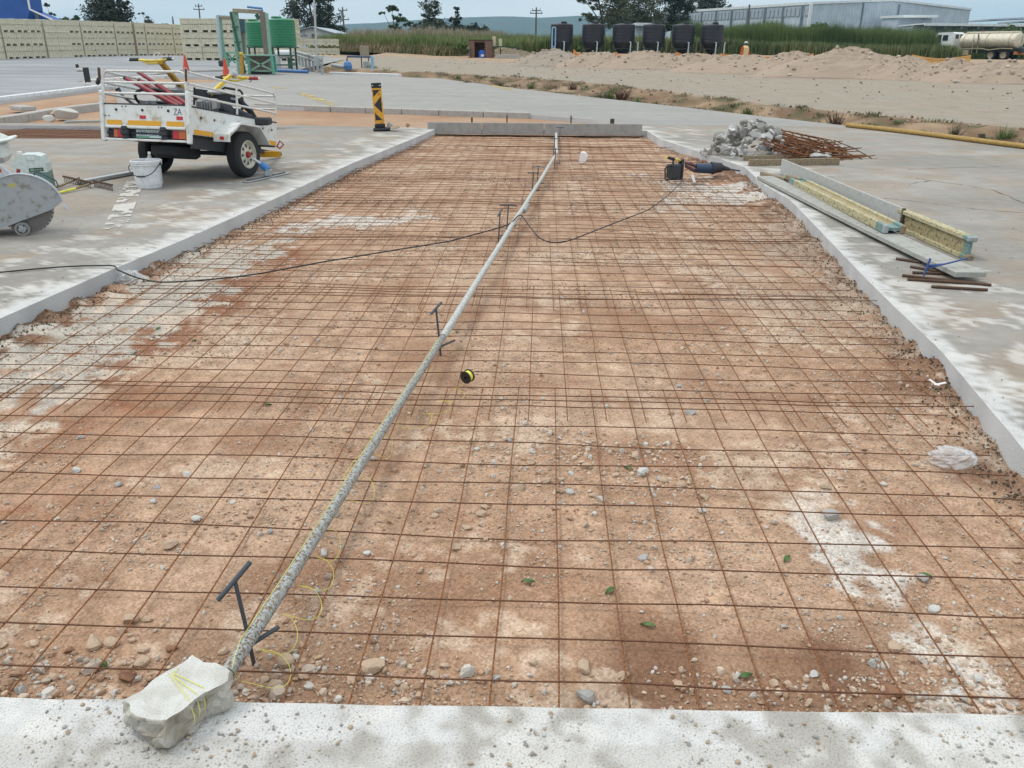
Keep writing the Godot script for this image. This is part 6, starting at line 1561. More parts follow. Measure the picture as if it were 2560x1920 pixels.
func build_far_left():
	# white shed
	var t := thing("white_shed", "low white shed with a gabled front behind the green tank and lamp post", "shed")
	var d := 92.0
	var a: Vector3 = Vector3(-27.162, 2.892, -92)
	var b: Vector3 = Vector3(-22.071, 2.766, -92)
	var y0 := Y(-15, -92.0) - 0.5
	var e: Vector3 = Vector3(-22, 3.695, -92)
	var r: Vector3 = Vector3(-24.233, 4.298, -92)
	var l: Vector3 = Vector3(-26.673, 3.978, -92)
	part("wall", B.new().prism(PackedVector2Array([Vector2(a.x - 1.5, y0), Vector2(b.x, y0), Vector2(e.x, e.y), Vector2(r.x, r.y), Vector2(l.x - 1.5, l.y - 0.6)]), 8.0, Transform3D(Basis(), Vector3(0, 0, -96.1))), M.shed_white, t)
	part("roof", B.new().bar(Vector3(r.x, r.y + 0.05, -95.9), Vector3(e.x + 0.2, e.y + 0.02, -95.9), 8.6, 0.07).bar(Vector3(r.x, r.y + 0.05, -95.9), Vector3(l.x - 1.8, l.y - 0.6, -95.9), 8.6, 0.07), M.roof_grey, t)
	for k in 5: part("painted_sign", B.new().rbox(Vector3(-25.89, 3.44, -91.9).lerp(Vector3(-24.954, 3.484, -91.9), k / 4.0) + V * 0.07 * (k % 2), Vector3(0.13, 0.2 if k % 2 else 0.12, 0.02), 0.002, Basis(Vector3(0, 0, 1), 0.5)), M.sign_dark, t)
	part("blue_notice", B.new().rbox(Vector3(-23.282, 3.223, -91.9), Vector3(0.45, 0.5, 0.03), 0.005), M.sign_blue, t)
	part("door", B.new().rbox(Vector3(-24.183, 2.909, -92), Vector3(0.5, 1.5, 0.06), 0.01), M.sign_dark, t)
	single("notice_board", B.new().rbox(Vector3(-21.238, 2.659, -84), Vector3(0.5, 0.5, 0.04), 0.01).box(Vector3(-21.473, 2.159, -84) - V * 0.3, Vector3(0.06, 1.4, 0.06)).box(Vector3(-21.084, 2.162, -84) - V * 0.3, Vector3(0.06, 1.4, 0.06)), M.sign_white, "small white notice on two legs in front of the shed", "notice board")
	# wire fence
	t = thing("wire_fence", "thin wire fence in front of the tall grass and shed", "fence")
	for i in 9:
		var q := Vector3(-19.0 + i * 1.9, 0, -80.0 + i * 1.2)
		part("post", B.new().bar(Vector3(q.x, Y(q.x, q.z) - 0.2, q.z), Vector3(q.x, Y(q.x, q.z) + 1.05, q.z), 0.05, 0.05), M.galv, t)
	for k in 3: part("wire", B.new().tube([Vector3(-19.0, Y(-19, -80) + 0.4 + k * 0.3, -80.0), Vector3(-3.8, Y(-3.8, -70.4) + 0.4 + k * 0.3, -70.4)], 0.008, 4), M.galv, t)
	# blue building at the far left
	t = thing("blue_building", "bright blue metal clad building rising behind the left bins", "building")
	var d2 := 78.0
	var c0: Vector3 = Vector3(-52.074, 4.383, -78)
	var c1: Vector3 = Vector3(-46.283, 4.411, -78)
	var c2: Vector3 = Vector3(-45.802, 7.88, -78)
	var w0 := Y(-48.0, -78.0) - 0.3
	part("wall", B.new().prism(PackedVector2Array([Vector2(c0.x - 6, w0), Vector2(c1.x + 0.25, w0), Vector2(c1.x, c1.y), Vector2(Vector3(-45.855, 5.194, -78).x, Vector3(-45.855, 5.194, -78).y), Vector2(c2.x, c2.y), Vector2(c0.x - 6, c2.y)]), 2.0, Transform3D(Basis(), Vector3(0, 0, -79))), M.clad_blue, t)
	var rb := B.new()
	for i in 26: rb.box(Vector3(c0.x - 5.8 + i * 0.62, (w0 + c1.y) * 0.5 + 1.2, -77.985), Vector3(0.06, c1.y - w0 + 2.0, 0.03))
	var lw := part("lean_to", B.new().prism(PackedVector2Array([Vector2(c1.x - 1, w0), Vector2(Vector3(-44.597, 4.392, -79).x, w0), Vector2(Vector3(-44.597, 4.392, -79).x, Vector3(-44.583, 4.458, -79).y), Vector2(Vector3(-46.443, 5.24, -79).x, Vector3(-46.443, 5.24, -79).y)]), 1.6, Transform3D(Basis(), Vector3(0, 0, -79.9))), M.clad_blue, t)
	part("white_trim", B.new().bar(Vector3(-45.767, 5.217, -77.8), Vector3(-43.877, 4.382, -77.8), 0.12, 0.12), M.sign_white, t)
	part("white_trim", B.new().bar(Vector3(-45.767, 5.217, -77.8), Vector3(-45.684, 7.864, -77.8), 0.12, 0.12), M.sign_white, t)
	part("dark_opening", B.new().rbox(Vector3(-45.305, 4.608, -77.9), Vector3(0.3, 0.9, 0.05), 0.0), M.sign_dark, t)

func pole(x: float, y: float, base: Vector3, top: Vector3, label: String, arms: Array):
	var t := thing("utility_pole", label, "utility pole")
	part("mast", B.new().tube([base, top], 0.16, 8, 0.11), M.pole_wood, t)
	for q in arms:
		var c := base.lerp(top, q[0])
		part("crossarm", B.new().bar(c - Vector3(q[1], 0, 0), c + Vector3(q[1], 0, 0), 0.12, 0.14), M.pole_wood, t)
		for s in [-0.85, 0.85]: part("insulator", B.new().tube([c + Vector3(s * q[1], 0.05, 0), c + Vector3(s * q[1], 0.35, 0)], 0.05, 6), M.sign_dark, t)

func build_field():
	pole(0, 0, Vector3(-66.741, 7.035, -170), Vector3(-66.631, 10.627, -170), "far utility pole with two crossarms above the bin block", [[0.72, 1.1], [0.88, 0.7]])
	pole(0, 0, Vector3(-34.149, 4.013, -150), Vector3(-34.19, 9.181, -150), "utility pole with two crossarms right of the big dark tree", [[0.62, 1.0], [0.9, 0.8]])
	pole(0, 0, Vector3(-1.357, 4.026, -140), Vector3(-1.313, 8.755, -140), "utility pole rising from the bushes left of the black tanks", [[0.82, 1.0], [0.9, 0.7]])
	pole(0, 0, Vector3(26.964, 3.806, -118), Vector3(26.735, 8.088, -118), "wooden pole standing in front of the pale blue warehouse wall", [])
	pole(0, 0, Vector3(-67.857, 6.69, -160), Vector3(-67.812, 7.958, -160), "short distant post just above the right end of the left bins", [])
	# brick pump house
	var t := thing("brick_hut", "small reddish brick hut with an open doorway at the edge of the grass", "hut")
	var o := Vector3(-4.32, 0, -60.4)
	o.y = Y(o.x, o.z) - 0.05
	var wl := B.new()
	part("wall", B.new().rbox(o + Vector3(-0.60, 0.58, 0), Vector3(0.36, 1.16, 1.2), 0.01), M.brick, t)
	part("wall", B.new().rbox(o + Vector3(0.58, 0.58, 0), Vector3(0.5, 1.16, 1.2), 0.01), M.brick, t)
	part("wall", B.new().rbox(o + Vector3(-0.05, 0.58, -0.5), Vector3(0.8, 1.16, 0.2), 0.01), M.brick, t)
	part("lintel", B.new().rbox(o + Vector3(-0.05, 1.09, 0.02), Vector3(0.8, 0.12, 1.1), 0.01), M.brick, t)
	part("roof_slab", B.new().rbox(o + Vector3(0.0, 1.18, 0), Vector3(1.66, 0.05, 1.3), 0.01), M.timber_dark, t)
	var cs := B.new()
	for k in 12:
		for x in [-0.78, -0.605, 0.335, 0.58]:
			cs.box(o + Vector3(x + 0.1 * (k % 2), 0.06 + k * 0.092, 0.601), Vector3(0.17, 0.078, 0.012))
	part("brick_courses", cs, M.brick_face, t).set_meta("kind", "stuff")
	single("gas_pipe", B.new().tube([o + Vector3(-0.7, 0.0, 0.7), o + Vector3(-0.7, 0.72, 0.7)], 0.045, 8), M.timber_dark, "thin upright pipe against the brick hut's left wall", "pipe")
	t = thing("plastic_drum", "blue plastic drum with a white label in the brick hut's doorway", "drum", o + Vector3(0.08, 0, 0.45))
	part("shell", B.new().lathe([Vector2(0, 0), Vector2(0.22, 0), Vector2(0.24, 0.04), Vector2(0.24, 0.45), Vector2(0.17, 0.53), Vector2(0.07, 0.54), Vector2(0, 0.54)], 20), M.drum_blue, t)
	part("label", B.new().rbox(Vector3(0.04, 0.2, 0.225), Vector3(0.22, 0.14, 0.04), 0.004), M.white_plastic, t)
	for q in [[Vector3(-3.416, 2.552, -60), 0.62, "taller cream electrical box on a post right of the brick hut"], [Vector3(-2.979, 2.479, -60), 0.46, "shorter cream electrical box farther right of the brick hut"]]:
		var m := thing("electrical_box", q[2], "electrical box")
		part("box", B.new().rbox(q[0], Vector3(0.22, q[1], 0.16), 0.01), M.panel_cream, m)
		part("post", B.new().bar(q[0] - V * 1.0, q[0] - V * q[1] * 0.5, 0.07, 0.07), M.timber_dark, m)
	single("shade_cloth", B.new().bar(Vector3(-3.502, 2.17, -59.6), Vector3(-2.823, 2.224, -59.6), 0.4, 0.06).bar(Vector3(-2.823, 2.224, -59.6), Vector3(-1.652, 2.113, -60.5), 0.5, 0.05), M.net_green, "dark green shade cloth sagging over the mound right of the brick hut", "shade cloth")
	single("concrete_trough", B.new().rbox(Vector3(-2.385, 1.449, -58.93) + V * 0.12, Vector3(1.6, 0.3, 0.5), 0.02), M.kerb_grey, "low concrete trough right of the brick hut", "trough")
	for q in [[Vector3(-5.596, 1.579, -62.83), 1.5, 0.62, "earth mound on the left side of the brick hut"], [Vector3(-2.755, 1.544, -61.78), 2.5, 0.65, "stony earth mound to the right of the brick hut"]]:
		heap("earth_mound", q[3], q[0] + Vector3(0, 0, -1.2), q[1], 1.2, q[2], 31, M.heap_brown, "")
	# six hopper tanks
	var xs := [1404.4, 1483.0, 1559.0, 1634.5, 1708.0, 1780.0]
	var cx := [Vector3(1.426, 3.163, -72).x, Vector3(3.978, 3.177, -72).x, Vector3(6.44, 3.191, -72).x, Vector3(8.88, 3.204, -72).x, Vector3(11.249, 3.217, -72).x, Vector3(13.564, 3.23, -72).x]
	var tl := ["leftmost black hopper tank, with two light blue pipes up its side", "second black hopper tank from the left", "third black hopper tank from the left, its rim pale with dust", "third black hopper tank from the right", "second black hopper tank from the right, its cone tip showing", "rightmost black hopper tank, beside the reeds"]
	for i in 6:
		var y0: float = Vector3(4.553, 2.671, -72).y
		var gy := Y(cx[i], -72.0)
		var k := thing("hopper_tank", tl[i], "hopper tank", Vector3(cx[i], 0, -72.0), 0, "row of black hopper tanks")
		var r := 0.91
		var h: float = Vector3(4.489, 4.043, -72).y - y0
		var tip: float = y0 - ([0.72, 0.95, 0.95, 0.85, 0.95, 0.95][i])
		var pf := [Vector2(0, tip), Vector2([0.5, 0.34, 0.3, 0.36, 0.12, 0.05][i], tip), Vector2(r * 0.99, y0)]
		for j in 5:
			var yy := y0 + h * j / 5.4
			pf.append_array([Vector2(r, yy + 0.02), Vector2(r, yy + h / 5.4 - 0.06), Vector2(r * 0.985, yy + h / 5.4 - 0.03)])
		pf.append_array([Vector2(r, y0 + h * 0.95), Vector2(r * 0.95, y0 + h), Vector2(0.3, y0 + h * 1.06), Vector2(0, y0 + h * 1.06)])
		part("shell", B.new().lathe(pf, 30), M.tank_black, k)
		part("lid", B.new().lathe([Vector2(0.24, y0 + h * 1.02), Vector2(0.24, y0 + h * 1.13), Vector2(0.2, y0 + h * 1.15), Vector2(0, y0 + h * 1.15)], 16, Transform3D(Basis(), Vector3(0.15, 0, 0.3))), M.tank_black, k)
		for s in [-1, 1]:
			for u in [-1, 1]: part("leg", B.new().bar(Vector3(s * 0.9, gy - 0.3, u * 0.6), Vector3(s * 0.9, y0 + 0.1, u * 0.6), 0.08, 0.08), M.black_dusty, k)
			part("ring_beam", B.new().bar(Vector3(-0.9, y0 - 0.42, s * 0.6), Vector3(0.9, y0 - 0.42, s * 0.6), 0.06, 0.07), M.black_dusty, k)
		var px: float = [0.2, 0.3, 0.52, 0.27, 0.35, 0.22][i]
		part("drain_pipe", B.new().tube([Vector3(px - 0.1, y0 + 0.06, 0.95), Vector3(px, y0 + 0.06, 0.97), Vector3(px - 0.03, gy - 0.2, 0.97)], 0.05, 8), M.pipe_pale, k)
		if i == 0:
			for x in [-0.78, -0.52]: part("riser_pipe", B.new().tube([Vector3(x, y0 - 0.3 if x > -0.7 else gy - 0.2, 0.75), Vector3(x, y0 + 1.1, 0.75)], 0.06, 8), M.pipe_sky, k)
			for y in [1.1, -0.32]: part("riser_link", B.new().tube([Vector3(-0.78, y0 + y, 0.75), Vector3(-0.52, y0 + y, 0.75)], 0.05, 8), M.pipe_sky, k)
		if i == 2 or i == 5: part("drain_pipe", B.new().tube([Vector3(0.98, y0 + 0.05, 0.9), Vector3(1.12 if i == 2 else 0.9, y0 + 0.05, 0.9), Vector3(1.08 if i == 2 else 0.88, gy - 0.2, 0.9)], 0.05, 8), M.pipe_pale, k)
	# spoil heaps along the road
	var hs := [[1382, 168, 121, 2.0, 1.6, "grey stony spoil heap at the left end, below the first black tanks"], [1500, 172, 126, 1.9, 1.6, "low spoil heap below the second and third black tanks"], [1640, 175, 127, 2.6, 1.7, "long spoil heap below the right hand black tanks"], [1750, 176, 133, 2.0, 1.5, "low spoil heap between the tanks and the person"], [1880, 186, 128, 2.6, 1.8, "stony spoil heap in front of the person in orange"], [2000, 190, 130, 2.0, 1.6, "low saddle of spoil left of the tallest heap"], [2165, 199, 117, 3.2, 2.0, "tallest spoil heap, in front of the reeds"], [2290, 203, 138, 1.9, 1.5, "low spoil heap left of the tanker's cab"], [2420, 207, 150, 2.2, 1.5, "stony spoil heap in front of the tanker's wheels"], [2545, 212, 147, 2.3, 1.5, "spoil heap at the right edge of the photo"]]
	var fp := [Vector3(0.502, 1.067, -47.77), Vector3(2.993, 1.02, -46.39), Vector3(5.851, 0.992, -45.58), Vector3(8.118, 0.989, -45.52), Vector3(10.01, 0.872, -42.13), Vector3(12.002, 0.837, -41.11), Vector3(14.187, 0.754, -38.69), Vector3(15.997, 0.724, -37.82), Vector3(17.809, 0.696, -37), Vector3(19.324, 0.66, -35.96)]
	var tp := [Vector3(0.478, 2.018, -47.77), Vector3(2.951, 1.923, -46.39), Vector3(5.785, 1.916, -45.58), Vector3(8.041, 1.815, -45.52), Vector3(9.901, 1.815, -42.13), Vector3(11.859, 1.875, -41.11), Vector3(13.964, 2.085, -38.69), Vector3(15.801, 1.758, -37.82), Vector3(17.62, 1.583, -37), Vector3(19.093, 1.641, -35.96)]
	for i in hs.size():
		var f: Vector3 = fp[i]
		var hh: float = tp[i].y - f.y
		heap("spoil_heap", hs[i][5], f + Vector3(0.0, 0, -hs[i][4] * 0.92), hs[i][3] * 1.3, hs[i][4], hh * 0.90 + 0.10, 40 + i, M.heap_grey if i == 0 else M.heap_tan, "spoil heaps along the road")
	# orange barrier netting behind the heaps
	var nl := [[Vector3(-0.116, 1.9, -52.5), Vector3(0.052, 1.856, -52.5), "scrap of orange barrier net at the left end of the heaps"], [Vector3(1.716, 1.988, -51), Vector3(2.304, 1.776, -50.5), "orange barrier net strip between the first two heaps"], [Vector3(3.978, 1.848, -50), Vector3(4.903, 1.746, -49), "orange barrier net behind the second heap"], [Vector3(7.18, 1.859, -48), Vector3(8.516, 1.803, -47), "yellow orange barrier net draped between heaps below the right tanks"], [Vector3(9.164, 1.785, -46), Vector3(13.544, 1.808, -44.5), "long low yellow barrier net behind the stony heaps"], [Vector3(17.774, 1.777, -43), Vector3(19.629, 1.769, -41), "pink and yellow barrier net sagging in front of the tanker"]]
	for q in nl:
		var b := B.new()
		var a: Vector3 = q[0]
		var e: Vector3 = q[1]
		for i in 12:
			var u := i / 12.0
			var w := (i + 1) / 12.0
			var p := a.lerp(e, u) - V * 0.16 * sin(u * PI)
			var s := a.lerp(e, w) - V * 0.16 * sin(w * PI)
			var hgt := 0.55
			b.quad(p - V * hgt, s - V * hgt, s, p)
			b.bar(p, s, 0.03, 0.07)
		single("barrier_net", b, M.net_orange if q[0].x < 12 else M.net_yellow, q[2], "barrier net")

func heap(called: String, label: String, at: Vector3, rx: float, rz: float, h: float, sd: int, m: Material, gp: String):
	var n := 46
	var b := B.new()
	var f := func(i, j) -> Vector3:
		var a: float = TAU * i / n
		var r: float = j / 16.0
		var k: float = 1.0 + 0.2 * N1.get_noise_2d(cos(a) * 2 + sd * 3, sin(a) * 2)
		var x: float = at.x + cos(a) * r * rx * 1.15 * k
		var z: float = at.z + sin(a) * r * rz * 1.15 * k
		var y := h * (1.0 - pow(r, 1.4)) * (0.92 + 0.16 * N1.get_noise_2d(x * 1.6 + sd, z * 1.6))
		y += (N2.get_noise_2d(x * 5 + sd, z * 5) * 0.10 + N3.get_noise_2d(x * 9, z * 9) * 0.10 + N1.get_noise_2d(x * 2.2, z * 2.2 + sd) * 0.12) * (1.05 - r) * minf(1.0, h)
		return Vector3(x, Y(x, z) - 0.02 + maxf(y, -0.1) - (0.15 if j == 16 else 0.0), z)
	for i in n:
		for j in 16:
			if j > 0: b.tri(f.call(i, j), f.call(i + 1, j), f.call(i + 1, j + 1))
			b.tri(f.call(i, j), f.call(i + 1, j + 1), f.call(i, j + 1))
	var o := thing(called, label, "earth heap", Vector3.ZERO, 0, gp)
	part("earth", b, m, o)
	if h > 0.3:
		var s := B.new()
		s.tint = true
		var r := RandomNumberGenerator.new()
		r.seed = sd
		for k in 130:
			var p: Vector3 = f.call(r.randf() * n, r.randf_range(2.0, 15.0))
			var w := 0.05 + 0.14 * pow(r.randf(), 3.0)
			s.col = [Color(0.42, 0.35, 0.28), Color(0.55, 0.49, 0.42), Color(0.33, 0.26, 0.2)][k % 3]
			s.rock(p + V * w * 0.2, Vector3(w, w * 0.7, w * 0.9), sd * 100 + k, 2, 6)
		part("stones", s, M.grit, o).set_meta("kind", "stuff")

# ---------- warehouse, tanker, person ----------
func build_warehouse():
	var t := thing("warehouse", "long pale blue grey warehouse with a gabled end behind the reeds", "warehouse")
	var gy := 1.3
	var c0: Vector3 = Vector3(38.156, 8.837, -130)
	var c1: Vector3 = Vector3(22.391, 9.09, -164)
	var e1: Vector3 = Vector3(68.851, 9.014, -147)
	var rd: Vector3 = Vector3(52.801, 9.776, -138)
	var low := func(p: Vector3) -> Vector3: return Vector3(p.x, gy, p.z)
	var b := B.new()
	var back := (c1 - c0)
	b.quad(low.call(c1), low.call(c0), c0, c1)
	b.quad(low.call(c0), low.call(e1), e1, c0); b.tri(c0, e1, rd)
	b.quad(low.call(e1), low.call(e1 + back), e1 + back, e1)
	b.quad(low.call(e1 + back), low.call(c1), c1, e1 + back); b.tri(c1, rd + back, e1 + back)
	part("wall", b, M.clad_pale, t)
	var rf := B.new()
	var ov := V * 0.12
	for s in [0.0, 0.35]:
		var k: Vector3 = V * s
		if s == 0.0:
			rf.quad(c0 + ov, rd + ov, rd + back + ov, c1 + ov); rf.quad(rd + ov, e1 + ov, e1 + back + ov, rd + back + ov)
	rf.bar(c0 + ov, c1 + ov, 0.3, 0.35).bar(c0 + ov, rd + ov, 0.3, 0.3).bar(rd + ov, e1 + ov, 0.3, 0.3)
	part("roof", rf, M.roof_white, t)
	# columns and the translucent band along the eaves
	for i in 9:
		var f := (i + 0.35) / 9.0
		var p := c0.lerp(c1, f) + Vector3(-0.12, 0, 0.12)
		part("column", B.new().bar(low.call(p), p - V * 0.2, 0.32, 0.2), M.column_grey, t)
	var nrm := Vector3(back.z, 0, -back.x).normalized()
	if nrm.z < 0: nrm = -nrm
	for i in 40:
		var p := c0.lerp(c1, (i + 0.2) / 40.0) - V * 0.95 + nrm * 0.08
		var q := c0.lerp(c1, (i + 0.95) / 40.0) - V * 0.95 + nrm * 0.08
		part("eaves_panel", B.new().bar(p, q, 0.08, 1.1), M.roof_grey, t)
	var fr := (e1 - c0).normalized()
	var fn := Vector3(-fr.z, 0, fr.x)
	if fn.z < 0: fn = -fn
	var crg := B.new()
	for i in 60:
		var p := c0.lerp(e1, (i + 0.5) / 60.0) + fn * 0.02
		var top := lerpf(c0.y, rd.y, (i + 0.5) / 29.0) if i < 29 else lerpf(rd.y, e1.y, (i - 28.5) / 31.0)
		crg.bar(Vector3(p.x, gy, p.z), Vector3(p.x, top - 0.3, p.z), 0.12, 0.06)
	part("cladding_rib", crg, M.clad_pale, t).set_meta("kind", "stuff")
	for q in [[0.52, 0.16], [0.30, 0.12]]:
		var p := c0.lerp(e1, q[0])
		part("downpipe", B.new().bar(low.call(p) + fn * 0.15, Vector3(p.x, c0.y + 0.5, p.z) + fn * 0.15, 0.16, 0.16), M.column_grey, t)
	part("corner_trim", B.new().bar(low.call(c0) + fn * 0.1, c0 + fn * 0.1, 0.4, 0.4), M.sign_white, t)
	# porch
	var pa: Vector3 = Vector3(50.883, 7.239, -133)
	var pb: Vector3 = Vector3(57.009, 7.39, -136)
	part("porch", B.new().bar(Vector3(pa.x, (pa.y + gy) * 0.5, pa.z), Vector3(pb.x, (pa.y + gy) * 0.5, pb.z), 3.0, pa.y - gy), M.clad_pale, t)
	part("porch_roof", B.new().bar(pa + V * 0.1 + Vector3(0, 0, 0.4), pb + V * 0.1 + Vector3(0.2, 0, 0.4), 4.2, 0.35), M.roof_white, t)
	# the long low canopy running off to the right
	var u := thing("loading_canopy", "long low loading canopy with a white edge right of the warehouse, behind the tanker", "canopy")
	var k0: Vector3 = Vector3(51.409, 5.957, -122)
	var k1: Vector3 = Vector3(68.817, 5.898, -122)
	part("edge_beam", B.new().bar(k0, k1, 0.3, 0.3), M.roof_white, u)
	part("roof", B.new().bar(k0 + Vector3(0, 0.1, -4.5), k1 + Vector3(0, 0.1, -4.5), 8.8, 0.15), M.roof_white, u)
	part("back_wall", B.new().bar(Vector3(k0.x, (k0.y + gy) * 0.5, k0.z - 4), Vector3(k1.x, (k0.y + gy) * 0.5, k1.z - 4), 0.2, k0.y - gy), M.clad_pale, u)
	for i in 8:
		var p := k0.lerp(k1, (i + 0.3) / 8.0)
		part("bracket", B.new().bar(p - V * 0.3, p - V * 0.3 + Vector3(0, -0.1, -2.5), 0.15, 0.35), M.column_grey, u)
		part("column", B.new().bar(Vector3(p.x, gy, p.z - 2.5), p + Vector3(0, -0.3, -2.5), 0.22, 0.22), M.column_grey, u)
	var w := thing("far_warehouse", "distant pale shed roofs beyond the loading canopy at the right edge", "warehouse")
	var f0: Vector3 = Vector3(89.366, 8.66, -190)
	part("wall", B.new().rbox(Vector3(f0.x + 22, 3.5, -196), Vector3(44, 7.2, 10), 0.05), M.clad_pale, w)
	part("roof", B.new().bar(Vector3(90.505, 9.126, -190), Vector3(106.75, 9.97, -190), 12, 0.3).bar(Vector3(92.049, 8.471, -180), Vector3(104.379, 8.967, -180), 8, 0.3), M.roof_grey, w)
	var s2 := thing("white_shed", "low white roofed shed glimpsed between the black tanks", "shed")
	part("roof", B.new().bar(Vector3(11.995, 5.64, -120), Vector3(14.035, 5.601, -120), 6, 0.35), M.roof_white, s2)
	part("wall", B.new().rbox(Vector3(13.303, 4.607, -122), Vector3(2.1, 2.3, 5), 0.02), M.clad_pale, s2)
	var s3 := thing("white_shed", "second low white shed between the two right hand black tanks", "shed")
	part("roof", B.new().bar(Vector3(20.077, 5.632, -120), Vector3(21.842, 5.592, -120), 6, 0.35), M.roof_white, s3)
	part("wall", B.new().rbox(Vector3(21.381, 4.6, -122), Vector3(1.9, 2.3, 5), 0.02), M.clad_pale, s3)

func build_tanker():
	var o: Vector3 = Vector3(41.228, 1.557, -85)
	o.y = Y(o.x, o.z) - 0.05
	# heading away to the left: local -z is forwards
	var t := thing("water_tanker", "dirty white water tanker lorry parked behind the spoil heaps at the right", "tanker lorry", o, 0.66)
	t.scale = Vector3.ONE * 0.86
	var tx := Transform3D(Basis(Vector3.RIGHT, PI / 2), Vector3.ZERO)
	# elliptical tank along z
	var el := func(z: float, kx: float) -> Array:
		var r := []
		for i in 32: r.append(Vector3(cos(TAU * i / 32) * 1.2 * kx, 1.98 + sin(TAU * i / 32) * 0.78 * kx, z))
		return r
	var b := B.new()
	var rows := [[4.30, 0.0], [4.28, 0.5], [4.18, 0.93], [4.10, 1.0], [-1.6, 1.0], [-1.7, 0.9], [-1.72, 0.0]]
	for i in rows.size() - 1:
		var p: Array = el.call(rows[i][0], rows[i][1])
		var q: Array = el.call(rows[i + 1][0], rows[i + 1][1])
		for k in 32:
			var l := (k + 1) % 32
			var n1 := Vector3((p[k].x + q[k].x) / 1.44, (p[k].y + q[k].y - 3.96) / 0.61, 0).normalized()
			var n2 := Vector3((p[l].x + q[l].x) / 1.44, (p[l].y + q[l].y - 3.96) / 0.61, 0).normalized()
			if i == 3:
				b.tris(p[k], q[k], q[l], n1, n1, n2); b.tris(p[k], q[l], p[l], n1, n2, n2)
			else:
				b.tri(p[k], q[k], q[l]); b.tri(p[k], q[l], p[l])
	part("tank", b, M.tanker_white, t)
	part("top_walkway", B.new().rbox(Vector3(0, 2.82, 1.3), Vector3(0.9, 0.18, 5.4), 0.03), M.tanker_white, t)
	part("hatch", B.new().rbox(Vector3(-0.1, 2.92, 0.3), Vector3(0.6, 0.2, 0.6), 0.05), M.rust_rod, t)
	var bands := B.new()
	for z in [-1.2, 1.2, 3.6]:
		var r: Array = el.call(z, 1.012)
		r.append(r[0])
		bands.tube(r, 0.03, 5, 0.03, false)
	part("tank_band", bands, M.tanker_dirty, t)
	part("rear_stain", B.new().rbox(Vector3(0.25, 2.1, 4.31), Vector3(0.16, 0.8, 0.02), 0.0), M.tanker_dirty, t)
	part("hose", B.new().tube([Vector3(-1.0, 2.65, 0.2), Vector3(-1.25, 2.2, 0.4), Vector3(-1.27, 1.5, 0.5)], 0.05, 6), M.black_dusty, t)
	for z in [-0.1, 0.45]: part("ladder_rail", B.new().tube([Vector3(-1.24, 2.6, z), Vector3(-1.3, 0.7, z + 0.1)], 0.035, 6), M.tanker_dirty, t)
	part("side_rail", B.new().tube([Vector3(-1.26, 1.18, -1.6), Vector3(-1.28, 1.2, 0.9), Vector3(-1.3, 1.02, 1.8), Vector3(-1.28, 1.2, 3.0), Vector3(-1.26, 1.15, 4.2)], 0.05, 6), M.tanker_dirty, t)
	part("chassis", B.new().rbox(Vector3(0, 0.92, 0.6), Vector3(0.9, 0.26, 8.4), 0.03), M.black_dusty, t)
	part("rear_bumper", B.new().rbox(Vector3(0, 0.72, 4.4), Vector3(2.3, 0.32, 0.12), 0.02), M.rust_orange, t)
	part("rear_pump", B.new().rock(Vector3(0.2, 1.2, 4.4), Vector3(1.6, 0.5, 0.5), 17, 5, 12), M.engine_dark, t)
	part("side_box", B.new().rbox(Vector3(-1.0, 0.8, -1.0), Vector3(0.5, 0.6, 1.2), 0.03), M.tanker_dirty, t)
	# cab
	var cab := PackedVector2Array([Vector2(-4.75, 0.75), Vector2(-4.78, 1.35), Vector2(-4.55, 2.35), Vector2(-4.2, 2.85), Vector2(-2.6, 2.9), Vector2(-2.35, 2.75), Vector2(-2.3, 1.1), Vector2(-2.75, 1.1), Vector2(-3.1, 1.35), Vector2(-3.9, 1.35), Vector2(-4.3, 1.05), Vector2(-4.4, 0.75)])
	var cx := Transform3D(Basis(Vector3(0, 0, 1), Vector3(0, 1, 0), Vector3(-1, 0, 0)), Vector3.ZERO)
	var cb := part("cab", B.new().prism(cab, 2.3, cx), M.cab_white, t)
	for s in [-1, 1]:
		part("side_window", B.new().prism(PackedVector2Array([Vector2(-4.45, 1.95), Vector2(-4.2, 2.6), Vector2(-3.75, 2.65), Vector2(-3.75, 1.75)]), 0.02, cx.translated(Vector3(s * 1.155, 0, 0))), M.glass_dark, cb)
		part("side_window", B.new().prism(PackedVector2Array([Vector2(-3.6, 2.0), Vector2(-3.6, 2.6), Vector2(-3.0, 2.6), Vector2(-3.0, 2.0)]), 0.02, cx.translated(Vector3(s * 1.155, 0, 0))), M.glass_dark, cb)
		part("mirror", B.new().rbox(Vector3(s * 1.35, 2.3, -4.6), Vector3(0.2, 0.42, 0.1), 0.03), M.black_dusty, cb)
		part("rear_window", B.new().rbox(Vector3(s * 0.5, 2.45, -2.34), Vector3(0.7, 0.45, 0.03), 0.01, Basis(Vector3.RIGHT, -0.03)), M.glass_dark, cb)
		for z in [-3.5, 2.0, 3.35]:
			var wx := Transform3D(Basis(Vector3.FORWARD, s * PI / 2), Vector3(s * 1.0, 0.52, z))
			var w := part("wheel", B.new().lathe([Vector2(0.26, -0.2), Vector2(0.46, -0.2), Vector2(0.52, -0.14), Vector2(0.52, 0.14), Vector2(0.46, 0.2), Vector2(0.3, 0.2), Vector2(0.28, 0.12)], 28, wx), M.rubber, t)
			part("rim", B.new().lathe([Vector2(0.3, 0.12), Vector2(0.31, 0.2), Vector2(0.27, 0.2), Vector2(0.2, 0.08), Vector2(0.1, 0.1), Vector2(0, 0.12)], 24, wx), M.tanker_dirty, w)
		part("mudguard", B.new().rbox(Vector3(s * 1.05, 1.12, 2.7), Vector3(0.4, 0.06, 2.6), 0.02), M.black_dusty, t)
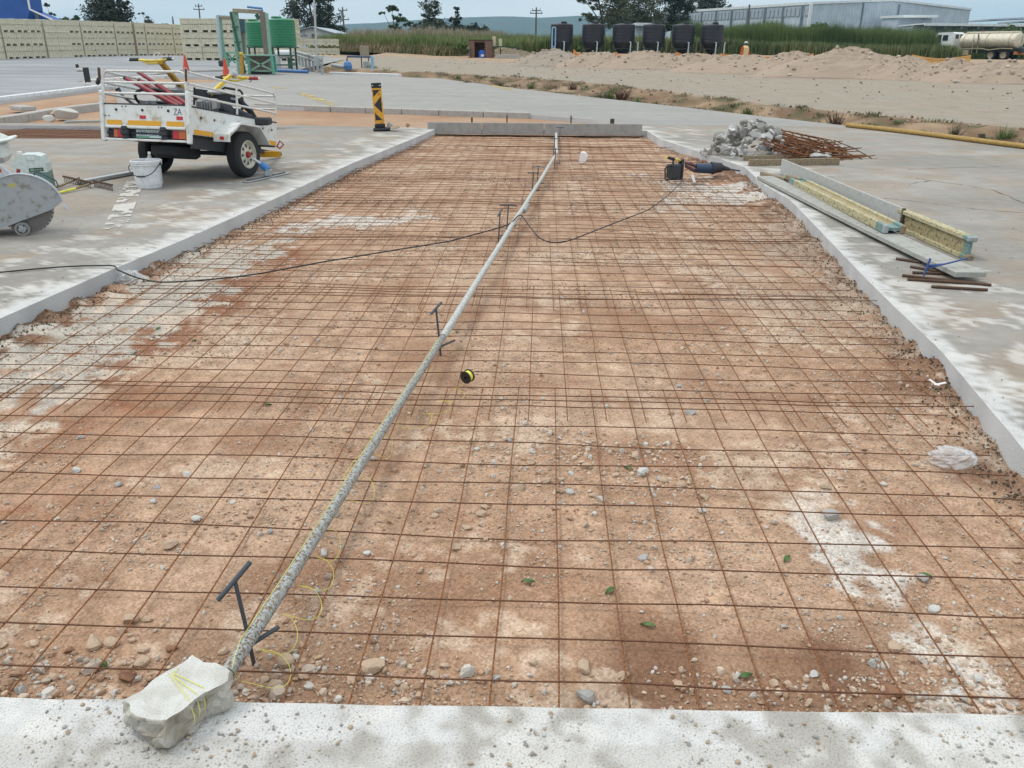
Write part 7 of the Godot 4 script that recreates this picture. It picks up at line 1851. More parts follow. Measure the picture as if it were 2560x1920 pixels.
	part("windscreen", B.new().bar(Vector3(0, 2.02, -4.66), Vector3(0, 2.72, -4.32), 2.0, 0.03, 0.0, Vector3(0, 0, 1)), M.glass_dark, cb)
	part("bumper", B.new().rbox(Vector3(0, 0.7, -4.7), Vector3(2.35, 0.35, 0.25), 0.05), M.tanker_dirty, t)

func nets(bones: Array, cell: float, colour: Callable) -> ArrayMesh:
	# one closed skin over tapered capsules joined by a smooth minimum
	var lo := Vector3.ONE * 1e9
	var hi := -lo
	for q in bones:
		for k in 2:
			var r: float = q[2 + k] + cell * 2.0
			lo = lo.min(q[k] - Vector3.ONE * r); hi = hi.max(q[k] + Vector3.ONE * r)
	var n := Vector3i(((hi - lo) / cell).ceil()) + Vector3i.ONE
	var f := PackedFloat32Array()
	f.resize(n.x * n.y * n.z)
	for k in n.z:
		for j in n.y:
			for i in n.x:
				var p := lo + Vector3(i, j, k) * cell
				var d := 1.0
				for q in bones:
					var a: Vector3 = q[0]
					var ab: Vector3 = q[1] - a
					var h := clampf((p - a).dot(ab) / ab.length_squared(), 0, 1)
					var e := p.distance_to(a + ab * h) - lerpf(q[2], q[3], h)
					var w := clampf(0.5 + 0.5 * (d - e) / 0.05, 0, 1)
					d = lerpf(d, e, w) - 0.05 * w * (1 - w)
				f[(k * n.y + j) * n.x + i] = d
	var id := {}
	var vs := []
	var at := func(i, j, k): return f[(k * n.y + j) * n.x + i]
	for k in n.z - 1:
		for j in n.y - 1:
			for i in n.x - 1:
				var s := Vector3.ZERO
				var c := 0
				for e in [[0, 0, 0, 0], [0, 1, 0, 0], [0, 0, 1, 0], [0, 1, 1, 0], [1, 0, 0, 0], [1, 1, 0, 0], [1, 0, 0, 1], [1, 1, 0, 1], [2, 0, 0, 0], [2, 1, 0, 0], [2, 0, 1, 0], [2, 1, 1, 0]]:
					var o: Vector3i
					if e[0] == 0: o = Vector3i(0, e[1], e[2])
					elif e[0] == 1: o = Vector3i(e[1], 0, e[3])
					else: o = Vector3i(e[1], e[2], 0)
					var u: Vector3i = o
					u[e[0]] = 1
					var a: float = at.call(i + o.x, j + o.y, k + o.z)
					var b: float = at.call(i + u.x, j + u.y, k + u.z)
					if (a < 0) != (b < 0):
						s += Vector3(o).lerp(Vector3(u), a / (a - b)); c += 1
				if c:
					id[Vector3i(i, j, k)] = vs.size()
					vs.append(lo + (Vector3(i, j, k) + s / c) * cell)
	var b := B.new()
	b.tint = true
	for k in range(1, n.z - 1):
		for j in range(1, n.y - 1):
			for i in range(1, n.x - 1):
				var a: float = at.call(i, j, k)
				for ax in 3:
					var u := Vector3i(i, j, k)
					var w := u
					w[ax] += 1
					var e: float = at.call(w.x, w.y, w.z)
					if (a < 0) == (e < 0): continue
					var p := Vector3i.ZERO
					var q := Vector3i.ZERO
					p[(ax + 1) % 3] = 1; q[(ax + 2) % 3] = 1
					var l := [vs[id[u - p - q]], vs[id[u - q]], vs[id[u]], vs[id[u - p]]]
					if a >= 0: l.reverse()
					b.col = colour.call((l[0] + l[2]) * 0.5)
					b.quad(l[0], l[1], l[2], l[3])
	return b.mesh()

func build_person():
	var o: Vector3 = Vector3(10.79, 1.938, -47.5)
	var g0 := Y(o.x, o.z)
	var top: float = Vector3(10.793, 2.283, -47.5).y
	var base := Vector3(o.x, top - 1.58, o.z)
	var t := thing("person", "person in an orange work suit and pale yellow vest standing half hidden behind the heaps", "person", base, 0.5)
	var bones := [[Vector3(0, 0.98, 0), Vector3(0, 1.36, 0.01), 0.15, 0.165], [Vector3(-0.13, 1.40, 0), Vector3(0.13, 1.40, 0), 0.075, 0.075], [Vector3(0, 1.42, 0), Vector3(0, 1.53, 0.01), 0.055, 0.052],
		[Vector3(0, 1.60, 0.015), Vector3(0, 1.63, 0.01), 0.086, 0.088], [Vector3(0, 1.575, 0.07), Vector3(0, 1.60, 0.10), 0.025, 0.014],
		[Vector3(-0.19, 1.40, 0), Vector3(-0.25, 1.12, -0.02), 0.06, 0.048], [Vector3(-0.25, 1.12, -0.02), Vector3(-0.17, 0.98, 0.2), 0.045, 0.036], [Vector3(-0.17, 0.98, 0.2), Vector3(-0.12, 0.99, 0.27), 0.035, 0.026],
		[Vector3(0.19, 1.40, 0), Vector3(0.26, 1.12, 0.0), 0.06, 0.048], [Vector3(0.26, 1.12, 0.0), Vector3(0.22, 0.95, 0.17), 0.045, 0.036], [Vector3(0.22, 0.95, 0.17), Vector3(0.18, 0.95, 0.24), 0.035, 0.026],
		[Vector3(-0.09, 0.95, 0), Vector3(-0.11, 0.52, 0.02), 0.095, 0.065], [Vector3(-0.11, 0.52, 0.02), Vector3(-0.12, 0.09, -0.02), 0.062, 0.05], [Vector3(-0.12, 0.05, -0.03), Vector3(-0.13, 0.04, 0.13), 0.05, 0.04],
		[Vector3(0.09, 0.95, 0), Vector3(0.11, 0.52, 0.03), 0.095, 0.065], [Vector3(0.11, 0.52, 0.03), Vector3(0.12, 0.09, -0.01), 0.062, 0.05], [Vector3(0.12, 0.05, -0.02), Vector3(0.13, 0.04, 0.14), 0.05, 0.04]]
	var colour := func(p: Vector3) -> Color:
		if p.y > 1.47: return Color(0.13, 0.075, 0.05) if p.y < 1.63 else Color(0.03, 0.025, 0.02)
		if p.y < 0.1: return Color(0.03, 0.03, 0.03)
		if p.z > 0.2 and p.y < 1.05: return Color(0.13, 0.075, 0.05)
		return Color(0.62, 0.09, 0.03)
	part("body", nets(bones, 0.034, colour), M.cloth, t)
	part("vest", nets([[Vector3(0, 1.0, 0), Vector3(0, 1.36, 0.01), 0.168, 0.18], [Vector3(-0.1, 1.40, 0), Vector3(0.1, 1.40, 0), 0.085, 0.085]], 0.034, func(_p): return Color(0.72, 0.62, 0.32)), M.cloth, t)
	part("cap", B.new().lathe([Vector2(0.1, 1.63), Vector2(0.1, 1.67), Vector2(0.07, 1.72), Vector2(0, 1.735)], 14, Transform3D(Basis(), Vector3(0, 0, 0.01))).rbox(Vector3(0, 1.645, 0.12), Vector3(0.14, 0.015, 0.1), 0.005), M.tank_grey, t)

# ---------- trees, grass, hills ----------
func tree(called: String, label: String, base: Vector3, h: float, blobs: Array, leaf: float, count: int, m: Material, sd: int, trunk := 0.25, cat := "tree"):
	# blobs: [offset from the base as a share of the height, radius xyz in metres]; limbs run from the trunk to each
	var r := RandomNumberGenerator.new()
	r.seed = sd
	var t := thing(called, label, cat, base, 0, "trees beyond the yard" if cat == "tree" else "")
	var w := B.new()
	var mid := Vector3(blobs[0][0].x * 0.3, h * 0.45, 0)
	w.tube([Vector3.ZERO - V * 0.5, mid * 0.5 + Vector3(0.1, 0, 0), mid, Vector3(blobs[0][0].x * 0.8, h * 0.8, 0)], trunk, 8, trunk * 0.3)
	for q in blobs:
		var c: Vector3 = Vector3(q[0].x, q[0].y * h, q[0].z)
		var s := mid * r.randf_range(0.6, 1.0)
		w.tube([s, s.lerp(c, 0.5) + V * 0.15, c + V * q[1].y * 0.3], trunk * 0.4, 6, trunk * 0.1)
	part("trunk", w, M.bark, t)
	var b := B.new()
	b.tint = true
	var clumps := []
	var vol := 0.0
	for q in blobs: vol += q[1].x * q[1].y
	for q in blobs:
		var k := maxi(3, int(0.022 * count * q[1].x * q[1].y / vol))
		for i in k:
			var d := Vector3(r.randfn(), r.randfn(), r.randfn()).normalized() * pow(r.randf(), 0.45)
			clumps.append([Vector3(q[0].x, q[0].y * h, q[0].z) + d * q[1], minf(q[1].x, q[1].y) * r.randf_range(0.22, 0.42), r.randf_range(0.7, 1.25)])
	for i in count:
		var c: Array = clumps[r.randi() % clumps.size()]
		var d := Vector3(r.randfn(), r.randfn() * 0.7, r.randfn()) * 0.62
		var p: Vector3 = c[0] + d * c[1]
		var a := Vector3(r.randfn(), r.randfn() * 0.6, r.randfn()).normalized() * leaf * r.randf_range(0.6, 1.3)
		var e := a.cross(Vector3(r.randfn(), r.randfn(), r.randfn())).normalized() * leaf * 0.42
		var f: float = c[2] * r.randf_range(0.8, 1.2)
		b.col = Color(f, f, f * r.randf_range(0.85, 1.1))
		b.tri(p - a, p + e, p + a); b.tri(p - a, p + a, p - e)
	part("crown", b, m, t)
	return t

func build_trees():
	var S := func(x: float, y: float, d: float) -> Vector3: return Vector3(x, y, d)
	var gy := 1.9
	var mk := func(called, label, top: Vector3, blobs: Array, leaf, count, m, sd, trunk := 0.25):
		# top.y is the height of the crown's top; base on the ground below
		tree(called, label, Vector3(top.x, gy, top.z), top.y - gy, blobs, leaf, count, m, sd, trunk)
	mk.call("broad_tree", "big dense dark tree rising behind the long left bin stack", Vector3(-47.324, 9.084, -95), [[Vector3(0, 0.80, 0), Vector3(1.6, 2.2, 1.6)], [Vector3(-0.9, 0.52, 0), Vector3(1.7, 1.9, 1.6)], [Vector3(0.9, 0.5, 0.3), Vector3(1.8, 1.7, 1.6)], [Vector3(0.2, 0.28, 0), Vector3(2.3, 1.4, 1.8)], [Vector3(2.0, 0.66, 0), Vector3(0.9, 0.6, 0.8)], [Vector3(-1.6, 0.78, 0), Vector3(0.7, 0.7, 0.7)]], 0.17, 9000, M.leaf_dark, 11)
	mk.call("thin_tree", "thin wispy tree with a bare stem right of the blue building", Vector3(-50.848, 6.575, -90), [[Vector3(-0.2, 0.92, 0), Vector3(0.25, 0.35, 0.25)], [Vector3(0.15, 0.72, 0), Vector3(0.3, 0.35, 0.3)], [Vector3(0.45, 0.6, 0), Vector3(0.25, 0.25, 0.25)]], 0.12, 420, M.leaf_dark, 12, 0.06)
	mk.call("shrub_tree", "low leafy shrub above the left bins between blue building and big tree", Vector3(-48.323, 5.304, -88), [[Vector3(-0.9, 0.7, 0), Vector3(0.9, 0.5, 0.8)], [Vector3(0.7, 0.78, 0), Vector3(0.9, 0.5, 0.7)], [Vector3(1.2, 0.9, 0), Vector3(0.45, 0.35, 0.4)]], 0.16, 2000, M.leaf_mid, 13, 0.12)
	mk.call("slender_tree", "slender leaning tree above the bins right of the big dark tree", Vector3(-54.586, 7, -120), [[Vector3(-0.3, 0.95, 0), Vector3(0.6, 0.25, 0.4)], [Vector3(0.3, 0.70, 0), Vector3(0.75, 0.8, 0.6)], [Vector3(0.6, 0.45, 0), Vector3(1.1, 0.8, 0.8)]], 0.16, 1700, M.leaf_grey, 14, 0.12)
	mk.call("shrub_tree", "small rounded tree tops over the bins near the short post", Vector3(-55.077, 5.725, -118), [[Vector3(-0.2, 0.85, 0), Vector3(1.0, 0.5, 0.7)], [Vector3(3.6, 0.86, 0), Vector3(1.0, 0.5, 0.7)]], 0.16, 1100, M.leaf_grey, 15, 0.1)
	mk.call("broad_tree", "large dark feathery tree behind the green tank and lamp post", Vector3(-28.3, 10.409, -108), [[Vector3(-0.6, 0.85, 0), Vector3(2.2, 1.5, 1.8)], [Vector3(0.9, 0.72, 0), Vector3(2.0, 1.4, 1.8)], [Vector3(-1.6, 0.55, 0), Vector3(1.8, 1.5, 1.6)], [Vector3(1.4, 0.48, 0), Vector3(2.0, 1.4, 1.6)], [Vector3(0, 0.3, 0), Vector3(2.4, 1.2, 1.8)], [Vector3(2.8, 0.33, 0), Vector3(1.1, 0.8, 1.0)]], 0.18, 8500, M.leaf_dark, 16)
	mk.call("flat_tree", "flat topped umbrella tree over the tall grass left of the hill's crest", Vector3(-17.323, 6.95, -102), [[Vector3(-0.2, 0.92, 0), Vector3(1.1, 0.35, 0.9)], [Vector3(-1.2, 0.84, 0), Vector3(0.8, 0.2, 0.7)], [Vector3(0.8, 0.72, 0), Vector3(1.1, 0.45, 0.9)], [Vector3(1.6, 0.62, 0), Vector3(0.8, 0.3, 0.7)], [Vector3(0.3, 0.52, 0), Vector3(1.0, 0.5, 0.8)]], 0.16, 3000, M.leaf_mid, 17, 0.13)
	mk.call("open_tree", "tall airy tree with a bare lower trunk in the middle of the skyline", Vector3(-14.941, 8.352, -115), [[Vector3(0, 0.85, 0), Vector3(1.2, 1.1, 1.0)], [Vector3(-0.3, 0.62, 0), Vector3(1.5, 0.8, 1.1)], [Vector3(0.5, 0.5, 0), Vector3(1.2, 0.7, 1.0)]], 0.17, 2400, M.leaf_grey, 18, 0.13)
	mk.call("round_tree", "low rounded tree at the foot of the tall airy one", Vector3(-13.96, 6.075, -112), [[Vector3(-1.9, 0.7, 0), Vector3(1.2, 0.8, 1.0)], [Vector3(0.9, 0.7, 0), Vector3(1.6, 1.0, 1.2)]], 0.17, 3200, M.leaf_grey, 19, 0.13)
	mk.call("conifer", "dark pointed conifer right of the airy tree", Vector3(-11.746, 7.633, -118), [[Vector3(0.1, 0.92, 0), Vector3(0.4, 0.6, 0.4)], [Vector3(-0.1, 0.72, 0), Vector3(0.85, 0.7, 0.8)], [Vector3(0.1, 0.5, 0), Vector3(1.2, 0.8, 1.0)], [Vector3(0.1, 0.3, 0), Vector3(1.5, 0.7, 1.2)]], 0.17, 3400, M.leaf_dark, 20, 0.15)
	mk.call("round_tree", "dark round bush tree right of the pointed conifer", Vector3(-9.052, 5.73, -112), [[Vector3(-0.4, 0.75, 0), Vector3(1.4, 0.8, 1.1)], [Vector3(1.0, 0.65, 0), Vector3(1.2, 0.8, 1.0)]], 0.17, 2600, M.leaf_dark, 21, 0.13)
	mk.call("gum_tree", "tall pale trunked gum tree leaning over the black tanks, leftmost of its group", Vector3(8.644, 11.19, -125), [[Vector3(-1.6, 0.86, 0), Vector3(3.10, 1.08, 2.16)], [Vector3(1.0, 0.84, 0), Vector3(2.70, 1.89, 2.16)], [Vector3(-2.2, 0.52, 0), Vector3(1.76, 0.81, 1.62)], [Vector3(0.8, 0.55, 0.3), Vector3(2.43, 1.62, 2.16)], [Vector3(-3.2, 0.75, 0), Vector3(1.22, 0.68, 1.22)], [Vector3(-0.9, 0.66, 0), Vector3(1.22, 0.54, 1.08)]], 0.19, 8400, M.leaf_olive, 22, 0.3)
	mk.call("gum_tree", "broad olive gum tree behind the middle black tanks", Vector3(14.098, 11.706, -135), [[Vector3(0, 0.8, 0), Vector3(3.51, 2.29, 2.43)], [Vector3(-1.0, 0.5, 0), Vector3(2.97, 2.03, 2.16)], [Vector3(1.6, 0.48, 0), Vector3(2.97, 1.89, 2.16)], [Vector3(0.2, 0.28, 0), Vector3(3.51, 1.35, 2.16)]], 0.2, 11250, M.leaf_olive, 23, 0.3)
	mk.call("gum_tree", "dark gum tree beside the left end of the warehouse", Vector3(20.424, 12.362, -142), [[Vector3(0, 0.82, 0), Vector3(3.24, 2.03, 2.43)], [Vector3(1.5, 0.72, 0), Vector3(2.43, 1.49, 2.03)], [Vector3(-0.5, 0.5, 0), Vector3(3.24, 2.03, 2.16)], [Vector3(1.2, 0.4, 0), Vector3(2.70, 1.49, 2.16)]], 0.2, 9750, M.leaf_dark, 24, 0.3)
	mk.call("gum_tree", "rightmost dark gum tree, its crown just above the warehouse roof", Vector3(30.484, 13.555, -168), [[Vector3(0, 0.82, 0), Vector3(2.97, 1.76, 2.43)], [Vector3(1.5, 0.66, 0), Vector3(2.16, 1.35, 2.03)], [Vector3(-1.2, 0.6, 0), Vector3(2.70, 1.76, 2.16)]], 0.22, 6750, M.leaf_dark, 25, 0.3)
	mk.call("round_tree", "small distant tree top showing over the warehouse's long roof", Vector3(38.169, 11.826, -185), [[Vector3(0, 0.9, 0), Vector3(1.4, 0.8, 1.2)]], 0.22, 900, M.leaf_grey, 26, 0.2)
	mk.call("leafy_bush", "leafy green bush standing taller than the reeds by the warehouse corner", Vector3(29.181, 5.403, -95), [[Vector3(0, 0.72, 0), Vector3(0.9, 0.75, 0.8)], [Vector3(-1.2, 0.68, 0), Vector3(0.8, 0.5, 0.7)], [Vector3(0.5, 0.45, 0), Vector3(1.1, 0.6, 0.8)]], 0.2, 2100, M.leaf_fresh, 27, 0.08)
	mk.call("leafy_bush", "small leafy bush among the reeds under the warehouse wall", Vector3(23.771, 4.834, -95), [[Vector3(0, 0.65, 0), Vector3(0.8, 0.5, 0.7)]], 0.18, 700, M.leaf_fresh, 28, 0.06)
	mk.call("leafy_bush", "pale green bush behind the rear end of the tanker", Vector3(51.628, 5.18, -100), [[Vector3(0, 0.6, 0), Vector3(1.3, 1.2, 1.0)], [Vector3(-1.8, 0.5, 0), Vector3(1.1, 0.9, 0.9)]], 0.2, 2200, M.leaf_fresh, 29, 0.08)
	mk.call("leafy_bush", "bright low bush just left of the brick hut", Vector3(-5.887, 2.348, -63), [[Vector3(0, 0.3, 0), Vector3(0.75, 0.36, 0.5)]], 0.10, 900, M.leaf_bright, 30, 0.03)
	mk.call("leafy_bush", "bright green bank of bushes left of the black tanks", Vector3(-0.702, 2.92, -76), [[Vector3(0, 0.55, 0), Vector3(1.5, 0.5, 0.9)], [Vector3(1.6, 0.35, 0), Vector3(1.0, 0.4, 0.8)]], 0.13, 2200, M.leaf_bright, 31, 0.04)
	mk.call("leafy_bush", "bright green bush seen between the legs of the first two black tanks", Vector3(3.229, 2.424, -75), [[Vector3(0, 0.3, 0), Vector3(1.3, 0.36, 0.5)]], 0.12, 1000, M.leaf_bright, 32, 0.03)
	mk.call("leafy_bush", "bright green bush seen between the second and third black tanks", Vector3(6.112, 2.441, -75), [[Vector3(0, 0.3, 0), Vector3(1.2, 0.36, 0.5)]], 0.12, 1000, M.leaf_bright, 33, 0.03)
	mk.call("leafy_bush", "bright green bush seen below the cone of the middle tanks", Vector3(8.82, 2.426, -75), [[Vector3(0, 0.3, 0), Vector3(1.6, 0.36, 0.5)]], 0.12, 1000, M.leaf_bright, 34, 0.03)

func grass(called: String, label: String, spots: Array, h: float, tones: Array, sd: int, wide := 1.4):
	var r := RandomNumberGenerator.new()
	r.seed = sd
	var b := B.new()
	for i in 26: # a tuft of curved blades
		var a := r.randf() * TAU
		var o := Vector3(r.randfn() * 0.16, 0, r.randfn() * 0.16)
		var ln := r.randf_range(0.05, 0.3)
		var d := Vector3(cos(a), 0, sin(a))
		var w := Vector3(-sin(a), 0, cos(a)) * r.randf_range(0.010, 0.022)
		var y := r.randf_range(0.55, 1.05)
		var m := o + d * ln * 0.35 + V * y * 0.6
		var e := o + d * ln + V * y
		b.tri(o - w, o + w, m + w); b.tri(o - w, m + w, m - w); b.tri(m - w, m + w, e)
	var mm := MultiMesh.new()
	mm.transform_format = MultiMesh.TRANSFORM_3D
	mm.use_colors = true
	mm.mesh = b.mesh()
	mm.instance_count = spots.size()
	for i in spots.size():
		var p: Vector3 = spots[i]
		var k := h * r.randf_range(0.75, 1.1) * (1.0 + 0.25 * N2.get_noise_2d(p.x * 0.5, p.z * 0.5))
		mm.set_instance_transform(i, Transform3D(Basis(V, r.randf() * TAU).scaled(Vector3(wide, k, wide)), p))
		var t := clampf(0.5 + N1.get_noise_2d(p.x * 0.35, p.z * 0.35) * 1.4 + r.randf_range(-0.25, 0.25), 0, 1)
		mm.set_instance_color(i, tones[0].lerp(tones[1], t))
	var o := MultiMeshInstance3D.new()
	o.multimesh = mm; o.material_override = M.grass
	o.name = numbered(called); add_child(o)
	o.set_meta("kind", "stuff")
	tag(o, label, "grass")

func build_grass():
	var r := RandomNumberGenerator.new()
	r.seed = 5
	var sp := []
	while sp.size() < 7500:
		var x := r.randf_range(-21, 16)
		var z := line(grass_edge, x) - 0.3 - 26.0 * pow(r.randf(), 1.7)
		if x > -6.5 and x < 5.0 and z > -65: continue
		sp.append(Vector3(x, minf(Y(x, z), 2.2) - 0.03, z))
	grass("tall_grass", "tall green grass filling the field behind the road and brick hut", sp, 1.35, [Color(0.115, 0.165, 0.050), Color(0.19, 0.225, 0.085)], 51)
	sp = []
	while sp.size() < 1100:
		var x := r.randf_range(-20, 2)
		var z := line(grass_edge, x) + r.randf_range(-1.0, 0.9)
		if x > -6.0: continue
		sp.append(Vector3(x, Y(x, z) - 0.03, z))
	grass("low_grass", "shorter brownish grass along the front of the field", sp, 0.75, [Color(0.13, 0.14, 0.055), Color(0.24, 0.19, 0.11)], 52)
	sp = []
	while sp.size() < 1300:
		var x := r.randf_range(-18, -4)
		sp.append(Vector3(x, Y(x, -84.0) + 0.05, r.randf_range(-92, -79)))
	grass("seed_grass", "pale purplish seed heads rising over the left of the field", sp, 1.75, [Color(0.27, 0.25, 0.17), Color(0.34, 0.29, 0.22)], 53)
	sp = []
	while sp.size() < 7500:
		var x := r.randf_range(13, 52)
		var z := -80.0 - 9.0 * pow(r.randf(), 1.4) - (x - 13) * 0.1
		if x > 36 and x < 50 and z > -90: continue
		sp.append(Vector3(x, Y(x, z) - 0.05, z))
	grass("reed_bank", "tall dark green reeds in front of the warehouse", sp, 2.75, [Color(0.075, 0.125, 0.045), Color(0.13, 0.19, 0.065)], 54)
	sp = []
	while sp.size() < 1600:
		var x := r.randf_range(13, 36)
		sp.append(Vector3(x, Y(x, -78.5) - 0.05, r.randf_range(-79.8, -77.0)))
	grass("low_reeds", "low dark growth at the foot of the reeds", sp, 1.25, [Color(0.08, 0.115, 0.04), Color(0.14, 0.16, 0.065)], 55)
	# distant tree line
	var b := B.new()
	b.tint = true
	for i in 16000:
		var x := r.randf_range(-60, 90)
		var d := 210.0 + r.randf() * 30
		var top := 3.0 + 2.8 * N1.get_noise_1d(x * 2.0) + 2.0 * N2.get_noise_1d(x * 7.0)
		var p := Vector3(x, 1.0 + maxf(top, 0.6) * sqrt(r.randf()) * 1.15, -d)
		var a := Vector3(r.randfn(), r.randfn() * 0.7, 0.2).normalized() * 0.45
		var e := Vector3(-a.y, a.x, 0.1) * 0.6
		var f := r.randf_range(0.6, 1.3)
		b.col = Color(f, f, f)
		b.tri(p - a, p + e, p + a); b.tri(p - a, p + a, p - e)
	var tl := struct("tree_line", b, M.leaf_far, "stuff")
	tag(tl, "far off line of bushes and trees below the hills", "tree line")
	# hills
	var hv := PackedVector3Array()
	var hc := PackedColorArray()
	for j in 9:
		for i in 121:
			var x := -2600.0 + i * 43.0
			var cr := line([[-2600, 60], [-1180, 85], [-903, 91], [-710, 97], [-558, 105], [-421, 115], [-285, 123], [-195, 126], [-96, 126], [-15, 123], [132, 130], [320, 127], [586, 123], [1500, 95], [2600, 70]], x) + N1.get_noise_1d(x * 0.012) * 2
			var t := j / 8.0
			hv.append(Vector3(x, -4.0 + (cr + 4) * pow(t, 0.8) + (N2.get_noise_2d(x * 0.02, j) * 7 if j < 8 else 0.0), -2350.0 - t * 650))
			hc.append(Color(0.055, 0.075, 0.06) * (1.0 + 0.25 * N3.get_noise_2d(x * 0.03, j * 3.0)))
	commit_grid("hills", hv, hc, 121, 9, M.land)

# ---------- materials ----------
func build_materials():
	tex("grain", 256, noise(1, 0.09, FastNoiseLite.TYPE_SIMPLEX_SMOOTH, 4), [[0.0, g(0.80)], [0.5, g(0.95)], [1.0, g(1.0)]])
	tex("fine", 512, noise(2, 0.16, FastNoiseLite.TYPE_SIMPLEX, 3), [[0.0, g(0.68)], [0.35, g(0.88)], [0.6, g(0.97)], [1.0, g(1.0)]])
	tex("blotch", 256, noise(3, 0.018, FastNoiseLite.TYPE_SIMPLEX_SMOOTH, 5), [[0.15, g(0.90)], [0.5, g(0.97)], [0.8, g(1.0)]])
	tex("mottle", 512, noise(31, 0.03, FastNoiseLite.TYPE_SIMPLEX, 5), [[0.15, g(0.72)], [0.4, g(0.9)], [0.6, g(0.97)], [0.85, g(1.0)]])
	tex("dirty", 256, noise(4, 0.02, FastNoiseLite.TYPE_SIMPLEX_SMOOTH, 5), [[0.12, Color(0.80, 0.75, 0.68)], [0.32, Color(0.95, 0.94, 0.92)], [0.5, g(0.985)], [1.0, g(1.0)]])
	var pb := noise(32, 0.05, FastNoiseLite.TYPE_CELLULAR, 2)
	pb.cellular_return_type = FastNoiseLite.RETURN_CELL_VALUE
	tex("pebbles", 512, pb, [[0.0, Color(0.74, 0.70, 0.66)], [0.4, Color(0.87, 0.85, 0.83)], [0.7, Color(0.95, 0.94, 0.93)], [0.9, g(1.0)]])
	tex("speck", 512, noise(33, 0.11, FastNoiseLite.TYPE_SIMPLEX, 5), [[0.12, g(0.74)], [0.27, g(0.91)], [0.45, g(0.965)], [1.0, g(1.0)]])
	tex("rust", 256, noise(5, 0.05, FastNoiseLite.TYPE_SIMPLEX_SMOOTH, 4), [[0.2, Color(0.55, 0.45, 0.42)], [0.5, Color(0.85, 0.75, 0.65)], [0.75, Color(1.0, 1.0, 1.0)]])
	tex("flake", 512, noise(6, 0.03, FastNoiseLite.TYPE_SIMPLEX, 5), [[0.18, Color(0.55, 0.44, 0.36)], [0.36, Color(0.70, 0.62, 0.54)], [0.44, Color(0.86, 0.87, 0.86)], [0.6, Color(0.97, 0.98, 0.98)], [0.74, Color(0.80, 0.86, 0.90)], [0.80, Color(0.45, 0.43, 0.42)], [1.0, Color(0.32, 0.3, 0.3)]])
	tex("bark", 256, noise(7, 0.06, FastNoiseLite.TYPE_CELLULAR, 2), [[0.0, g(0.6)], [1.0, g(1.0)]])
	var wn := noise(8, 0.02, FastNoiseLite.TYPE_SIMPLEX_SMOOTH, 4)
	wn.domain_warp_enabled = true
	wn.domain_warp_amplitude = 40
	tex("wood", 256, wn, [[0.1, g(0.62)], [0.4, g(0.86)], [0.6, g(0.97)], [1.0, g(0.85)]])
	tex("yellow_wear", 256, noise(9, 0.035, FastNoiseLite.TYPE_SIMPLEX_SMOOTH, 5), [[0.25, Color(0.62, 0.62, 0.60)], [0.4, Color(0.9, 0.88, 0.75)], [0.6, g(1.0)], [0.85, Color(0.9, 0.75, 0.45)]])
	nmap("bumps", 512, noise(21, 0.09, FastNoiseLite.TYPE_SIMPLEX, 4), 6.0)
	var cn := noise(22, 0.07, FastNoiseLite.TYPE_CELLULAR, 3)
	nmap("pebble", 512, cn, 7.0)
	var m := mat("soil", 1, 1, 1, 0.95, 0, "pebbles", 0.22, "pebble", 0.8, true)
	m.vertex_color_use_as_albedo = true
	m = mat("land", 1, 1, 1, 0.95, 0, "fine", 2.2, "bumps", 0.8, true)
	m.vertex_color_use_as_albedo = true
	m = mat("slab", 1, 1, 1, 0.88, 0, "speck", 0.55, "bumps", 0.3, true)
	m.vertex_color_use_as_albedo = true
	for q in [["grit", 0.9], ["cloth", 0.9], ["chunk", 0.92], ["grass", 0.75], ["leaf_far", 0.8]]:
		m = mat(q[0], 1, 1, 1, q[1], 0, "grain" if q[0] != "grass" and q[0] != "leaf_far" else "", 0.12, "bumps" if q[0] == "chunk" else "", 0.8)
		m.vertex_color_use_as_albedo = true
	mat("chunk_mid", 0.50, 0.495, 0.48, 0.92, 0, "mottle", 0.25, "bumps", 0.8)
	M.leaf_far.albedo_color = Color(0.06, 0.085, 0.05).linear_to_srgb()
	M.grass.backlight_enabled = true
	M.grass.backlight = Color(0.16, 0.2, 0.06)
	mat("chunk_pale", 0.66, 0.66, 0.65, 0.92, 0, "mottle", 0.25, "bumps", 0.8)
	mat("chunk_dark", 0.33, 0.315, 0.29, 0.92, 0, "mottle", 0.25, "bumps", 0.8)
	M.chunk.vertex_color_use_as_albedo = true
	for q in [["leaf_dark", 0.042, 0.062, 0.046], ["leaf_mid", 0.070, 0.115, 0.052], ["leaf_grey", 0.075, 0.098, 0.070], ["leaf_olive", 0.105, 0.122, 0.072], ["leaf_fresh", 0.095, 0.155, 0.055], ["leaf_bright", 0.115, 0.19, 0.040]]:
		m = mat(q[0], q[1], q[2], q[3], 0.7)
		m.vertex_color_use_as_albedo = true
		m.backlight_enabled = true
		m.backlight = Color(q[1], q[2], q[3]) * 1.2
	mat("leaf", 0.09, 0.17, 0.05, 0.6, 0, "grain", 0.03)
	mat("weed_green", 0.10, 0.16, 0.05, 0.8)
	mat("weed_dark", 0.085, 0.08, 0.045, 0.85)
	mat("scrub", 0.13, 0.075, 0.055, 0.9)
	mat("bark", 0.24, 0.20, 0.165, 0.9, 0, "bark", 0.4)
	# steel, rust, paint
	mat("rust_dark", 0.185, 0.092, 0.052, 0.85, 0, "rust", 0.09, "bumps", 0.8, true)
	mat("rust_bright", 0.33, 0.155, 0.060, 0.85, 0, "rust", 0.13, "bumps", 0.8, true)
	mat("rust_rod", 0.13, 0.085, 0.06, 0.8, 0, "rust", 0.1)
	mat("rust_orange", 0.42, 0.16, 0.05, 0.7, 0, "dirty", 0.6)
